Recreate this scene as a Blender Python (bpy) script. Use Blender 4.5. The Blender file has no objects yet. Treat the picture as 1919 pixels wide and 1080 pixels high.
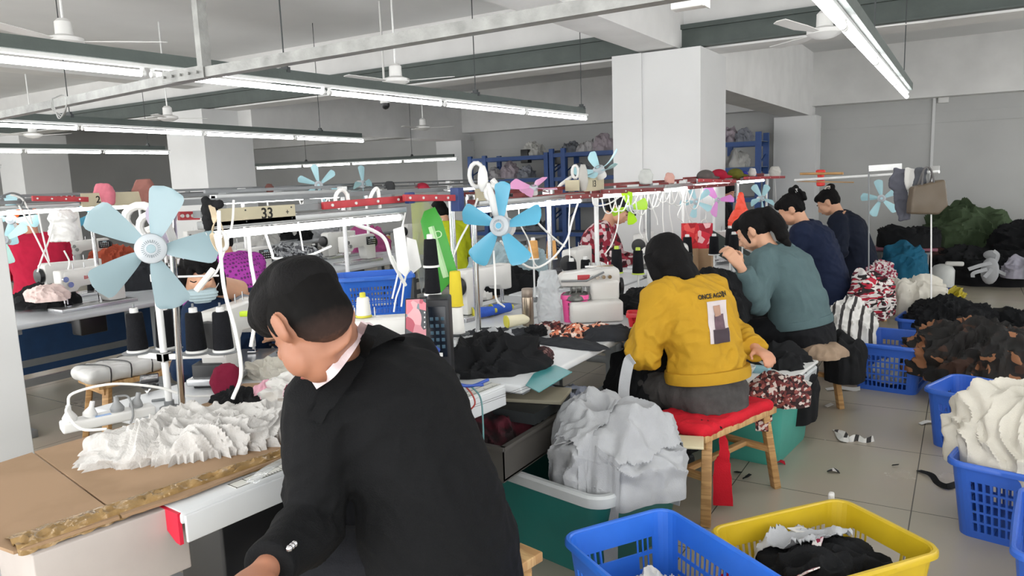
import bpy, bmesh, math, random
from math import sin, cos, pi, radians, sqrt, atan2
from mathutils import Vector, Matrix, noise, Quaternion
from mathutils.bvhtree import BVHTree

V = Vector
SC = bpy.context.scene
COL = SC.collection

# ------------------------------------------------------------------ camera
CF, CH = 1386.0, 1.58
YAW, PIT, ROL = radians(31.54), radians(8.38), radians(2.06)
_R0 = V((cos(YAW), sin(YAW), 0)); _F0 = V((-sin(YAW), cos(YAW), 0)); _Z = V((0, 0, 1))
FW = _F0*cos(PIT) - _Z*sin(PIT); _U0 = _F0*sin(PIT) + _Z*cos(PIT)
RT = _R0*cos(ROL) - _U0*sin(ROL); UP = _U0*cos(ROL) + _R0*sin(ROL)
CAM = V((0, 0, CH))
cd = bpy.data.cameras.new('camera'); cam = bpy.data.objects.new('camera', cd); COL.objects.link(cam)
cd.sensor_width = 36.0; cd.lens = CF/1919*36.0; cd.clip_start = 0.05; cd.clip_end = 100
M = Matrix.Identity(4)
for i in range(3):
    M[i][0] = RT[i]; M[i][1] = UP[i]; M[i][2] = -FW[i]; M[i][3] = CAM[i]
cam.matrix_world = M
SC.camera = cam
# ------------------------------------------------------------------ world, exposure
w = bpy.data.worlds.new('room_daylight'); SC.world = w; w.use_nodes = True
w.node_tree.nodes['Background'].inputs[0].default_value = (0.99, 0.99, 0.98, 1)
w.node_tree.nodes['Background'].inputs[1].default_value = 4.5
vs = SC.view_settings
vs.view_transform = 'Standard'; vs.look = 'None'; vs.exposure = 0.0; vs.gamma = 1.0; vs.use_curve_mapping = False
TUBE_E = 20.0

# ------------------------------------------------------------------ where things stand (measured points on known planes)
def _ray(x, y): return FW + RT*((x-959.5)/CF) + UP*((540-y)/CF)
def pz(x, y, z): v = _ray(x, y); return CAM + v*((z-CH)/v.z)
def pd(x, y, d): return CAM + _ray(x, y)*d
def pX(x, y, X): v = _ray(x, y); return CAM + v*(X/v.x)
def pY(x, y, Y): v = _ray(x, y); return CAM + v*(Y/v.y)

# ------------------------------------------------------------------ materials
def lin(h):
    h = h.lstrip('#'); o = []
    for i in (0, 2, 4):
        c = int(h[i:i+2], 16)/255
        o.append(c/12.92 if c <= .04045 else ((c+.055)/1.055)**2.4)
    return (*o, 1)
MATS = {}
def _nt(name):
    m = bpy.data.materials.new(name); m.use_nodes = True
    nt = m.node_tree; b = nt.nodes['Principled BSDF']
    return m, nt, b
def mat(name, c, rough=.5, metal=0, var=.06, scale=8, bump=0, bscale=60, trans=0, alpha=1, emit=0, sss=0):
    if name in MATS: return MATS[name]
    m, nt, b = _nt(name); c = lin(c)
    tc = nt.nodes.new('ShaderNodeTexCoord')
    if var:
        n = nt.nodes.new('ShaderNodeTexNoise'); n.inputs['Scale'].default_value = scale; n.inputs['Detail'].default_value = 4
        nt.links.new(tc.outputs['Object'], n.inputs['Vector'])
        r = nt.nodes.new('ShaderNodeValToRGB')
        r.color_ramp.elements[0].position = .3; r.color_ramp.elements[1].position = .7
        r.color_ramp.elements[0].color = tuple(max(0, x*(1-var)) for x in c[:3]) + (1,)
        r.color_ramp.elements[1].color = tuple(min(1, x*(1+var)) for x in c[:3]) + (1,)
        nt.links.new(n.outputs['Fac'], r.inputs[0]); nt.links.new(r.outputs[0], b.inputs['Base Color'])
    else: b.inputs['Base Color'].default_value = c
    b.inputs['Roughness'].default_value = rough; b.inputs['Metallic'].default_value = metal
    if bump:
        n2 = nt.nodes.new('ShaderNodeTexNoise'); n2.inputs['Scale'].default_value = bscale; n2.inputs['Detail'].default_value = 3
        nt.links.new(tc.outputs['Object'], n2.inputs['Vector'])
        bp = nt.nodes.new('ShaderNodeBump'); bp.inputs['Strength'].default_value = bump; bp.inputs['Distance'].default_value = .01
        nt.links.new(n2.outputs['Fac'], bp.inputs['Height']); nt.links.new(bp.outputs[0], b.inputs['Normal'])
    if rough >= .79: b.inputs['Specular IOR Level'].default_value = .2
    if trans: b.inputs['Transmission Weight'].default_value = trans; b.inputs['IOR'].default_value = 1.2
    if alpha < 1: b.inputs['Alpha'].default_value = alpha
    if emit: b.inputs['Emission Color'].default_value = c; b.inputs['Emission Strength'].default_value = emit
    if sss: b.inputs['Subsurface Weight'].default_value = sss; b.inputs['Subsurface Radius'].default_value = (.01, .004, .002); b.inputs['Subsurface Scale'].default_value = .5
    MATS[name] = m; return m
def cloth(name, c, rough=.9, var=.08, bump=.25): return mat(name, c, rough, 0, var, 14, bump, 240)
def mixmat(name, cols, scale=9, kind='voronoi', rough=.85, stretch=(1, 1, 1), warp=0):
    """printed / mixed fabric: a procedural pattern picks among the colours"""
    if name in MATS: return MATS[name]
    m, nt, b = _nt(name); N = nt.nodes; L = nt.links
    tc = N.new('ShaderNodeTexCoord'); mp = N.new('ShaderNodeMapping'); mp.inputs['Scale'].default_value = stretch
    L.new(tc.outputs['Object'], mp.inputs[0]); vec = mp.outputs[0]
    if warp:
        nw = N.new('ShaderNodeTexNoise'); nw.inputs['Scale'].default_value = 4
        L.new(vec, nw.inputs['Vector'])
        mx = N.new('ShaderNodeVectorMath'); mx.operation = 'SCALE'; mx.inputs['Scale'].default_value = warp
        ad = N.new('ShaderNodeVectorMath'); ad.operation = 'ADD'
        L.new(nw.outputs['Color'], mx.inputs[0]); L.new(vec, ad.inputs[0]); L.new(mx.outputs[0], ad.inputs[1]); vec = ad.outputs[0]
    if kind == 'voronoi':
        t = N.new('ShaderNodeTexVoronoi'); t.inputs['Scale'].default_value = scale; out = t.outputs['Color']
        sp = N.new('ShaderNodeSeparateColor'); L.new(vec, t.inputs['Vector']); L.new(out, sp.inputs[0]); fac = sp.outputs[0]
    elif kind == 'noise':
        t = N.new('ShaderNodeTexNoise'); t.inputs['Scale'].default_value = scale; t.inputs['Detail'].default_value = 5
        L.new(vec, t.inputs['Vector']); mr = N.new('ShaderNodeMapRange'); mr.inputs[1].default_value = .3; mr.inputs[2].default_value = .7
        L.new(t.outputs['Fac'], mr.inputs[0]); fac = mr.outputs[0]
    elif kind == 'dots':
        t = N.new('ShaderNodeTexVoronoi'); t.inputs['Scale'].default_value = scale; t.inputs['Randomness'].default_value = 0.0
        L.new(vec, t.inputs['Vector']); mr = N.new('ShaderNodeMapRange'); mr.inputs[1].default_value = .25; mr.inputs[2].default_value = .5
        L.new(t.outputs['Distance'], mr.inputs[0]); fac = mr.outputs[0]
    else:
        t = N.new('ShaderNodeTexWave'); t.inputs['Scale'].default_value = scale; t.inputs['Distortion'].default_value = 1.5
        L.new(vec, t.inputs['Vector']); fac = t.outputs['Fac']
    r = N.new('ShaderNodeValToRGB'); r.color_ramp.interpolation = 'CONSTANT' if kind != 'noise' else 'EASE'
    els = r.color_ramp.elements
    while len(els) < len(cols): els.new(.5)
    for i, c in enumerate(cols): els[i].position = i/len(cols); els[i].color = lin(c)
    L.new(fac, r.inputs[0]); L.new(r.outputs[0], b.inputs['Base Color']); b.inputs['Roughness'].default_value = rough
    MATS[name] = m; return m

# ------------------------------------------------------------------ mesh builder
class MB:
    def __init__(s): s.v = []; s.f = []; s.mi = []; s.m = 0
    def add(s, vs_, fs):
        o = len(s.v); s.v += [V(p) for p in vs_]; s.f += [tuple(i+o for i in f) for f in fs]; s.mi += [s.m]*len(fs); return s
    def box(s, c, size, rot=None, bev=0):
        hx, hy, hz = [q/2 for q in size]; c = V(c)
        if bev <= 0:
            p = [V((sx*hx, sy*hy, sz*hz)) for sz in (-1, 1) for sy in (-1, 1) for sx in (-1, 1)]
            fs = [(0, 2, 3, 1), (4, 5, 7, 6), (0, 1, 5, 4), (2, 6, 7, 3), (0, 4, 6, 2), (1, 3, 7, 5)]
        else:
            bev = min(bev, hx*.95, hy*.95, hz*.95); bm = bmesh.new(); bmesh.ops.create_cube(bm, size=1)
            for q in bm.verts: q.co = V((q.co.x*2*hx, q.co.y*2*hy, q.co.z*2*hz))
            bmesh.ops.bevel(bm, geom=list(bm.edges), offset=bev, segments=3, affect='EDGES', profile=.5)
            bm.verts.index_update(); p = [q.co.copy() for q in bm.verts]; fs = [tuple(q.index for q in f.verts) for f in bm.faces]; bm.free()
        if rot is not None: p = [rot @ q for q in p]
        return s.add([q+c for q in p], fs)
    def bx(s, x0, x1, y0, y1, z0, z1, bev=0):
        return s.box(((x0+x1)/2, (y0+y1)/2, (z0+z1)/2), (abs(x1-x0), abs(y1-y0), abs(z1-z0)), None, bev)
    def bar(s, a, b, wd, ht, bev=0):
        a, b = V(a), V(b); d = b-a; L = d.length
        q = d.to_track_quat('X', 'Z').to_matrix()
        return s.box((a+b)/2, (L, wd, ht), q, bev)
    def cyl(s, a, b, r0, r1=None, n=12, caps=True):
        return s.tube([a, b], [r0, r0 if r1 is None else r1], n, caps)
    def tube(s, pts, r, n=8, caps=True):
        pts = [V(p) for p in pts]; m = len(pts); rs = r if isinstance(r, (list, tuple)) else [r]*m
        vs_ = []; up = None
        for i, p in enumerate(pts):
            t = (pts[min(i+1, m-1)] - pts[max(i-1, 0)])
            t = t.normalized() if t.length > 1e-9 else V((0, 0, 1))
            if up is None: up = t.orthogonal().normalized()
            up = (up - t*up.dot(t)); up = up.normalized() if up.length > 1e-6 else t.orthogonal().normalized()
            sd = t.cross(up)
            vs_ += [p + (up*cos(2*pi*k/n) + sd*sin(2*pi*k/n))*rs[i] for k in range(n)]
        fs = [(i*n+k, i*n+(k+1) % n, (i+1)*n+(k+1) % n, (i+1)*n+k) for i in range(m-1) for k in range(n)]
        if caps: fs += [tuple(range(n-1, -1, -1)), tuple((m-1)*n+k for k in range(n))]
        return s.add(vs_, fs)
    def lathe(s, prof, o=(0, 0, 0), ax=(0, 0, 1), n=24):
        """prof: list of (r, h) along axis"""
        o = V(o); ax = V(ax).normalized(); a = ax.orthogonal().normalized(); b = ax.cross(a)
        vs_ = []
        for r, h in prof: vs_ += [o + ax*h + (a*cos(2*pi*k/n)+b*sin(2*pi*k/n))*max(r, 1e-5) for k in range(n)]
        m = len(prof)
        fs = [(i*n+k, i*n+(k+1) % n, (i+1)*n+(k+1) % n, (i+1)*n+k) for i in range(m-1) for k in range(n)]
        fs += [tuple(range(n-1, -1, -1)), tuple((m-1)*n+k for k in range(n))]
        return s.add(vs_, fs)
    def ell(s, c, r, fr=None, n=16):
        """ellipsoid; fr = (side, front, up) axes"""
        c = V(c); r = (r, r, r) if not isinstance(r, (tuple, list)) else r
        ax = fr or (V((1, 0, 0)), V((0, 1, 0)), V((0, 0, 1))); m = n//2
        vs_ = [c + ax[2]*r[2]]
        for j in range(1, m):
            t = pi*j/m
            for k in range(n):
                p = 2*pi*k/n; vs_.append(c + ax[0]*(r[0]*sin(t)*cos(p)) + ax[1]*(r[1]*sin(t)*sin(p)) + ax[2]*(r[2]*cos(t)))
        vs_.append(c - ax[2]*r[2]); e = len(vs_)-1
        fs = [(0, 1+k, 1+(k+1) % n) for k in range(n)]
        fs += [(1+j*n+k, 1+(j+1)*n+k, 1+(j+1)*n+(k+1) % n, 1+j*n+(k+1) % n) for j in range(m-2) for k in range(n)]
        fs += [(e, 1+(m-2)*n+(k+1) % n, 1+(m-2)*n+k) for k in range(n)]
        return s.add(vs_, fs)
    def loft(s, secs, n=20):
        """secs: (centre, side, front, rs, rf) rings"""
        vs_ = []
        for c, sd, fr, a, b in secs:
            for k in range(n):
                t = 2*pi*k/n; cx = cos(t); sx = sin(t)
                vs_.append(V(c) + sd*(a*math.copysign(abs(cx)**.85, cx)) + fr*(b*math.copysign(abs(sx)**.85, sx)))
        m = len(secs)
        fs = [(i*n+k, i*n+(k+1) % n, (i+1)*n+(k+1) % n, (i+1)*n+k) for i in range(m-1) for k in range(n)]
        fs += [tuple(range(n-1, -1, -1)), tuple((m-1)*n+k for k in range(n))]
        return s.add(vs_, fs)
    def prism(s, poly, o, ex, ey, ez, t, bev=0):
        """2D polygon in (ex,ey) extruded t along ez, centred on o"""
        o, ex, ey, ez = V(o), V(ex), V(ey), V(ez); n = len(poly)
        p = [o+ex*a+ey*b-ez*(t/2) for a, b in poly] + [o+ex*a+ey*b+ez*(t/2) for a, b in poly]
        fs = [tuple(range(n-1, -1, -1)), tuple(range(n, 2*n))] + [(i, (i+1) % n, n+(i+1) % n, n+i) for i in range(n)]
        if bev:
            bm = bmesh.new(); q = [bm.verts.new(x) for x in p]
            for f in fs: bm.faces.new([q[i] for i in f])
            bmesh.ops.recalc_face_normals(bm, faces=list(bm.faces))
            bmesh.ops.bevel(bm, geom=list(bm.edges), offset=bev, segments=2, affect='EDGES', profile=.5, clamp_overlap=True)
            bm.verts.index_update(); p = [x.co.copy() for x in bm.verts]; fs = [tuple(x.index for x in f.verts) for f in bm.faces]; bm.free()
        return s.add(p, fs)
def mesh_of(mb, mats=None, smooth=True, fix=True):
    me = bpy.data.meshes.new('m'); me.from_pydata([tuple(p) for p in mb.v], [], mb.f)
    for m_ in (mats or []): me.materials.append(m_)
    if mats and len(mats) > 1: me.polygons.foreach_set('material_index', mb.mi)
    if fix:
        bm = bmesh.new(); bm.from_mesh(me); bmesh.ops.recalc_face_normals(bm, faces=list(bm.faces)); bm.to_mesh(me); bm.free()
    if smooth:
        me.polygons.foreach_set('use_smooth', [True]*len(me.polygons))
        try: me.set_sharp_from_angle(angle=radians(40))
        except Exception: pass
    me.update(); return me
def tag(o, label=None, cat=None, group=None, kind=None):
    if label: o['label'] = label
    if cat: o['category'] = cat
    if group: o['group'] = group
    if kind: o['kind'] = kind
    return o
def chain_loc(p):
    l = V((0, 0, 0))
    while p is not None: l = l + p.location; p = p.parent
    return l
def fin(mb, name, mats, parent=None, label=None, cat=None, group=None, kind=None, smooth=True, world=True, fix=True, loc=None):
    """link a builder as ONE object; top-level meshes get their origin at their base"""
    if not isinstance(mats, (list, tuple)): mats = [mats]
    me = mb if isinstance(mb, bpy.types.Mesh) else None
    if me is None:
        if parent is None and loc is None:
            xs = [p.x for p in mb.v]; ys = [p.y for p in mb.v]; zs = [p.z for p in mb.v]
            loc = V(((min(xs)+max(xs))/2, (min(ys)+max(ys))/2, min(zs)))
        off = chain_loc(parent) if (parent is not None and world) else (loc if parent is None else V((0, 0, 0)))
        mb.v = [p-off for p in mb.v]
        me = mesh_of(mb, mats, smooth, fix)
    else:
        if parent is None and loc is None:
            co = [v_.co for v_ in me.vertices]
            loc = V(((min(c.x for c in co)+max(c.x for c in co))/2, (min(c.y for c in co)+max(c.y for c in co))/2, min(c.z for c in co)))
        off = chain_loc(parent) if (parent is not None and world) else (loc if parent is None else V((0, 0, 0)))
        me.transform(Matrix.Translation(-off))
        me.materials.clear()
        for m_ in mats: me.materials.append(m_)
        me.polygons.foreach_set('use_smooth', [True]*len(me.polygons))
    me.name = name
    o = bpy.data.objects.new(name, me); COL.objects.link(o)
    if parent is not None: o.parent = parent
    else: o.location = loc
    return tag(o, label, cat, group, kind)
def thing(name, loc, label, cat, group=None, rz=0, kind=None):
    o = bpy.data.objects.new(name, None); COL.objects.link(o); o.location = V(loc); o.rotation_euler = (0, 0, rz)
    o.empty_display_size = .1
    return tag(o, label, cat, group, kind)
def copy_tree(o, loc=None, rz=None, label=None, group=None, parent=None, scale=None):
    c = o.copy(); COL.objects.link(c); c.parent = parent
    if loc is not None: c.location = V(loc)
    if rz is not None: c.rotation_euler = (0, 0, rz)
    if scale is not None: c.scale = (scale,)*3
    if label: c['label'] = label
    if group: c['group'] = group
    for ch in list(o.children): copy_tree(ch, parent=c)
    return c
def struct(name, mb, m, parent=None, smooth=False): return fin(mb, name, m, parent, kind='structure' if parent is None else None, smooth=smooth)

# smooth curve through points
def spline(pts, k=6):
    pts = [V(p) for p in pts]
    if len(pts) < 3: return pts
    P = [pts[0]*2-pts[1]] + pts + [pts[-1]*2-pts[-2]]; out = []
    for i in range(1, len(P)-2):
        a, b, c, d = P[i-1:i+3]
        for j in range(k):
            t = j/k; out.append(.5*((2*b)+(c-a)*t+(2*a-5*b+4*c-d)*t*t+(-a+3*b-3*c+d)*t**3))
    out.append(pts[-1]); return out

def blob(mb, voxel, it=6, fac=.5, disp=None, sub=0):
    """fuse overlapping closed forms into one continuous smooth surface"""
    me = mesh_of(mb, None, False, True); o = bpy.data.objects.new('tmp', me); COL.objects.link(o)
    r = o.modifiers.new('r', 'REMESH'); r.mode = 'VOXEL'; r.voxel_size = voxel; r.adaptivity = 0
    if it: s = o.modifiers.new('s', 'SMOOTH'); s.factor = fac; s.iterations = it
    dg = bpy.context.evaluated_depsgraph_get(); dg.update()
    out = bpy.data.meshes.new_from_object(o.evaluated_get(dg))
    bpy.data.objects.remove(o); bpy.data.meshes.remove(me)
    if disp:
        ns = [v_.normal.copy() for v_ in out.vertices]
        for v_, n in zip(out.vertices, ns): v_.co = v_.co + n*disp(v_.co, n)
        out.update()
    return out

def ridg(q): return 1 - min(1, abs(noise.noise(q))*2.6)
def foldf(p, freq, seed):
    """wrinkle field 0..1 with long sharp folds"""
    q = p + V((seed*7.3, seed*3.1, seed*1.7))
    wv = V((noise.noise(q*freq*.35), noise.noise(q*freq*.35+V((9, 4, 2))), noise.noise(q*freq*.35+V((3, 8, 5)))))
    q2 = q*freq + wv*1.6
    return .62*ridg(q2) + .38*ridg(q2*2.1+V((4, 4, 4)))
def heap(name, label, cat, c, rx, ry, h, m, seed=1, rot=0, fold=.05, freq=6, edge=.18, prof=.8, group=None, kind=None, nu=128, nv=44, lump=.25, parent=None, over=0, steep=1.0, fray=0):
    """a pile of loose cloth: lumpy mound with crisp folds and an uneven hem; over = how far the sides bulge out before tucking in"""
    fold = min(fold, .27/freq); c = V(c); mb = MB(); vs_ = []; cr, sr = cos(rot), sin(rot)
    for j in range(nv+1):
        t = j/nv
        for i in range(nu):
            a = 2*pi*i/nu; ca, sa = cos(a), sin(a)
            e = 1 + edge*noise.noise(V((ca*1.7, sa*1.7, seed*5.1))) + edge*.5*noise.noise(V((ca*5, sa*5, seed*2.3)))
            if fray and t > .9: e += fray*(t-.9)*10*noise.noise(V((ca*22, sa*22, seed)))
            rr = sin(pi/2*t)**steep; z = max(0, cos(pi/2*t))**prof
            rr *= 1 + over*sin(pi*min(1, t*1.0))*.3
            x = rx*rr*e*ca; y = ry*rr*e*sa
            lz = 1 + lump*noise.noise(V((x/rx*1.6, y/ry*1.6, seed*3.7)))
            p = V((x*cr-y*sr, x*sr+y*cr, h*z*lz))
            nrm = V((p.x/max(rx, .01), p.y/max(rx, .01), z+.15)).normalized()
            f = foldf(p, freq, seed)-.5
            k = min(1, (1-t)*6+.15)
            p = p + nrm*(f*fold*2*k); p.z = max(p.z, .002 if j < nv else 0)
            vs_.append(c+p)
    n = nu
    fs = [(j*n+i, j*n+(i+1) % n, (j+1)*n+(i+1) % n, (j+1)*n+i) for j in range(nv) for i in range(n)]
    vs_.append(c.copy()); fs += [(len(vs_)-1, nv*n+(i+1) % n, nv*n+i) for i in range(n)]
    mb.add(vs_, fs)
    return fin(mb, name, m, parent, label, cat, group, kind)
def bvh_of(objs):
    vs_, fs = [], []
    for o in objs:
        if o.type != 'MESH': continue
        L = chain_loc(o); k = len(vs_)
        vs_ += [v_.co + L for v_ in o.data.vertices]; fs += [tuple(i+k for i in p.vertices) for p in o.data.polygons]
    return BVHTree.FromPolygons(vs_, fs)
def drape(name, label, cat, over, outline, m, seed=1, off=.006, res=.018, fold=.02, freq=9, th=.004, floor_z=0, group=None, parent=None, maxslope=1.2):
    """a cloth sheet with the given plan outline (x, y corners) lying over what is beneath it"""
    tree = bvh_of(over); xs = [p[0] for p in outline]; ys = [p[1] for p in outline]
    x0, x1, y0, y1 = min(xs), max(xs), min(ys), max(ys); nx = max(4, int((x1-x0)/res)); ny = max(4, int((y1-y0)/res))
    def inside(x, y):
        c_ = False; j = len(outline)-1
        for i in range(len(outline)):
            xi, yi = outline[i][:2]; xj, yj = outline[j][:2]
            if (yi > y) != (yj > y) and x < (xj-xi)*(y-yi)/(yj-yi+1e-12)+xi: c_ = not c_
            j = i
        return c_
    Zg = {}
    for i in range(nx+1):
        for j in range(ny+1):
            x = x0+(x1-x0)*i/nx; y = y0+(y1-y0)*j/ny
            wx = x+.25*res*8*noise.noise(V((x*6, y*6, seed))); wy = y+.25*res*8*noise.noise(V((x*6, y*6, seed+9)))
            if inside(wx, wy):
                h = tree.ray_cast(V((x, y, 5)), V((0, 0, -1)))
                z = h[0].z if h[0] is not None else floor_z
                Zg[i, j] = max(z, floor_z)
    for _ in range(3):                                   # the sheet bridges small hollows
        Z2 = dict(Zg)
        for (i, j), z in Zg.items():
            nb = [Zg[k] for k in ((i+1, j), (i-1, j), (i, j+1), (i, j-1)) if k in Zg]
            if nb: Z2[i, j] = max(z, sum(nb)/len(nb)-.002)
        Zg = Z2
    idx = {}; vs_ = []
    for (i, j), z in Zg.items():
        x = x0+(x1-x0)*i/nx; y = y0+(y1-y0)*j/ny; idx[i, j] = len(vs_)
        vs_.append(V((x, y, z+off+fold*max(0, foldf(V((x, y, 0)), freq, seed)-.25))))
    fs = [(idx[i, j], idx[i+1, j], idx[i+1, j+1], idx[i, j+1]) for (i, j) in idx if (i+1, j) in idx and (i+1, j+1) in idx and (i, j+1) in idx]
    if not fs: return None
    n = len(vs_); mb = MB(); ed = {}
    for f in fs:
        for a, b in zip(f, f[1:]+f[:1]): ed[(a, b)] = ed.get((a, b), 0)+1
    al = vs_ + [p-V((0, 0, th)) for p in vs_]
    F2 = fs + [tuple(n+i for i in reversed(f)) for f in fs]
    for (a, b) in ed:
        if (b, a) not in ed: F2.append((a, n+a, n+b, b))
    mb.add(al, F2)
    return fin(mb, name, m, parent, label, cat, group)
def ribbon(mb, pts, wd, th=.003, up=(0, 0, 1), k=6, tw=0):
    """flat strip along a smooth curve"""
    P = spline(pts, k); up = V(up); vs_ = []; m = len(P)
    for i, p in enumerate(P):
        t = (P[min(i+1, m-1)]-P[max(i-1, 0)]).normalized(); s_ = t.cross(up)
        s_ = s_.normalized() if s_.length > 1e-5 else t.orthogonal().normalized()
        if tw: s_ = Quaternion(t, tw*i/m) @ s_
        nn = s_.cross(t).normalized(); ww = wd[min(len(wd)-1, int(i/m*len(wd)))] if isinstance(wd, (list, tuple)) else wd
        vs_ += [p-s_*ww/2-nn*th/2, p+s_*ww/2-nn*th/2, p+s_*ww/2+nn*th/2, p-s_*ww/2+nn*th/2]
    fs = [(i*4+a, i*4+(a+1) % 4, i*4+4+(a+1) % 4, i*4+4+a) for i in range(m-1) for a in range(4)] + [(3, 2, 1, 0), tuple(4*(m-1)+a for a in range(4))]
    return mb.add(vs_, fs)
def text_mesh(s, size, o, ex, ey, m, name, parent=None, depth=.0015, world=True, bold=0, label=None):
    cu = bpy.data.curves.new('t', 'FONT'); cu.body = s; cu.size = size; cu.extrude = depth; cu.align_x = 'CENTER'; cu.align_y = 'CENTER'; cu.offset = bold
    ob = bpy.data.objects.new('t', cu); COL.objects.link(ob); dg = bpy.context.evaluated_depsgraph_get()
    me = bpy.data.meshes.new_from_object(ob.evaluated_get(dg)); bpy.data.objects.remove(ob); bpy.data.curves.remove(cu)
    ex, ey = V(ex).normalized(), V(ey).normalized(); ez = ex.cross(ey); T = Matrix.Identity(4)
    for i in range(3): T[i][0] = ex[i]; T[i][1] = ey[i]; T[i][2] = ez[i]; T[i][3] = o[i]
    me.transform(T)
    ob = fin(me, name, m, parent, world=world, label=label)
    for p in ob.data.polygons: p.use_smooth = False
    return ob
# ================================================================== MATERIALS
M_wall = mat('painted_plaster', '#b9bab9', .9, var=.05, scale=1.1, bump=.12, bscale=9)
M_ceil = mat('ceiling_plaster', '#dadbdb', .95, var=.05, scale=.9, bump=.15, bscale=6)
M_beamw = mat('beam_paint', '#e0e0df', .85, var=.06, scale=2.5, bump=.25, bscale=14)
M_colw = mat('column_paint', '#d9dada', .8, var=.03, scale=1.5)
M_green = mat('grey_green_steel', '#4d5653', .55, var=.12, scale=5, bump=.2, bscale=30)
M_galv = mat('painted_channel', '#8b8c8a', .55, .2, var=.25, scale=14, bump=.3, bscale=50)
M_steel = mat('chrome_steel', '#c9cacb', .18, 1, var=.04)
M_gsteel = mat('grey_painted_steel', '#7d8082', .45, .2, var=.06)
M_wsteel = mat('white_painted_steel', '#e2e3e2', .35, .1, var=.05, scale=20)
M_dark = mat('dark_housing', '#3a3e40', .5, .2)
M_white = mat('white_plastic', '#d9d9d7', .35, var=.02)
M_wcab = mat('white_cable', '#f1f1ee', .5, var=.02)
M_black = mat('black_plastic', '#17181a', .4, var=.1)
M_bthread = mat('black_thread', '#121317', .85, var=.2, scale=60, bump=.4, bscale=200)
M_red = mat('red_painted_steel', '#b3323a', .5, var=.15, scale=20)
M_dred = mat('dark_red_bar', '#7e3434', .6, var=.2, scale=20)
M_blue = mat('blue_steel', '#2a4f8e', .5, var=.1)
M_navyp = mat('navy_plastic', '#253a72', .5)
M_wood = mixmat('pine_wood', ['#b98f5c', '#c69d69', '#a87f4f', '#bd945f'], 3, 'noise', .6, (1, 1, 9), .3)
M_woodx = mixmat('pine_wood_seat', ['#c79f6b', '#b98f5c', '#caa673', '#a98252'], 3, 'noise', .6, (9, 1, 1), .3)
M_top = mat('white_laminate', '#cfd2d4', .3, var=.03, scale=5)
M_topg = mat('grey_laminate', '#b7bbbf', .35, var=.04, scale=5)
M_card = mixmat('cardboard', ['#9b7f62', '#a28568', '#967a5d', '#9f8265'], 2.2, 'noise', .8)
M_plate = mat('beige_plate', '#bdb59a', .6, var=.08)
M_ink = mat('black_ink', '#15130f', .7, var=0)
M_emit = mat('led_tube', '#ffffff', .4, var=0, emit=TUBE_E)
M_emit2 = mat('led_batten', '#ffffff', .4, var=0, emit=TUBE_E*.45)
M_emit3 = mat('led_tube_low', '#ffffff', .4, var=0, emit=9.0)

def floor_mat():
    m, nt, b = _nt('polished_floor_tiles'); N = nt.nodes; L = nt.links
    tc = N.new('ShaderNodeTexCoord'); mp = N.new('ShaderNodeMapping'); mp.inputs['Location'].default_value = (.395, .19, 0)
    L.new(tc.outputs['Object'], mp.inputs[0])
    br = N.new('ShaderNodeTexBrick'); br.offset = 0; br.inputs['Scale'].default_value = 1.25
    br.inputs['Color1'].default_value = lin('#b0a899'); br.inputs['Color2'].default_value = lin('#aca495'); br.inputs['Mortar'].default_value = lin('#5d5a54')
    br.inputs['Mortar Size'].default_value = .0035; br.inputs['Brick Width'].default_value = 1.0; br.inputs['Row Height'].default_value = 1.0
    L.new(mp.outputs[0], br.inputs['Vector'])
    n = N.new('ShaderNodeTexNoise'); n.inputs['Scale'].default_value = 2.5; n.inputs['Detail'].default_value = 6; L.new(tc.outputs['Object'], n.inputs['Vector'])
    mx = N.new('ShaderNodeMixRGB'); mx.blend_type = 'MULTIPLY'; mx.inputs[0].default_value = .10
    L.new(br.outputs[0], mx.inputs[1]); L.new(n.outputs['Color'], mx.inputs[2]); L.new(mx.outputs[0], b.inputs['Base Color'])
    r = N.new('ShaderNodeMapRange'); r.inputs[3].default_value = .22; r.inputs[4].default_value = .30; L.new(n.outputs['Fac'], r.inputs[0]); L.new(r.outputs[0], b.inputs['Roughness'])
    return m
M_floor = floor_mat()

# ================================================================== ROOM
XL, XR, YN, YF, ZC = -18.5, 4.6, -3.2, 13.95, 3.5
CW, CX, CY = .90, (-2.70, -10.28), 7.76
PX = (-2.48, -9.72)
struct('floor', MB().bx(XL, XR, YN, YF+.2, -.12, 0), M_floor)
struct('ceiling', MB().bx(XL, XR, YN, YF+.2, ZC, ZC+.15), M_ceil)
wf = MB().bx(XL, XR, YF, YF+.2, 0, ZC)
wf.bx(XL, XR, YF-.02, YF, 2.23, 2.26); wf.bx(XL, XR, YF-.012, YF, 2.40, 2.42)
struct('wall_far', wf, M_wall)
wl_ = MB().bx(XL-.2, XL, YN, YF+.2, 0, .9); wl_.bx(XL-.2, XL, YN, YF+.2, 3.3, ZC); wl_.bx(XL-.2, XL, 4.0, YF+.2, .9, 3.3)  # unseen window gaps added at the near end to brighten the back left
for k in range(3): wl_.bx(XL-.2, XL, YN+k*2.85, YN+k*2.85+.2, .9, 3.3)
struct('wall_left', wl_, M_wall)
wr_ = MB().bx(XR, XR+.2, YN, YF+.2, 0, .9); wr_.bx(XR, XR+.2, YN, YF+.2, 2.9, ZC)  # openings between sill and lintel added out of view to bring in daylight
for k in range(7): wr_.bx(XR, XR+.2, YN+k*2.85, YN+k*2.85+.45, .9, 2.9)
struct('wall_right', wr_, M_wall)
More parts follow.
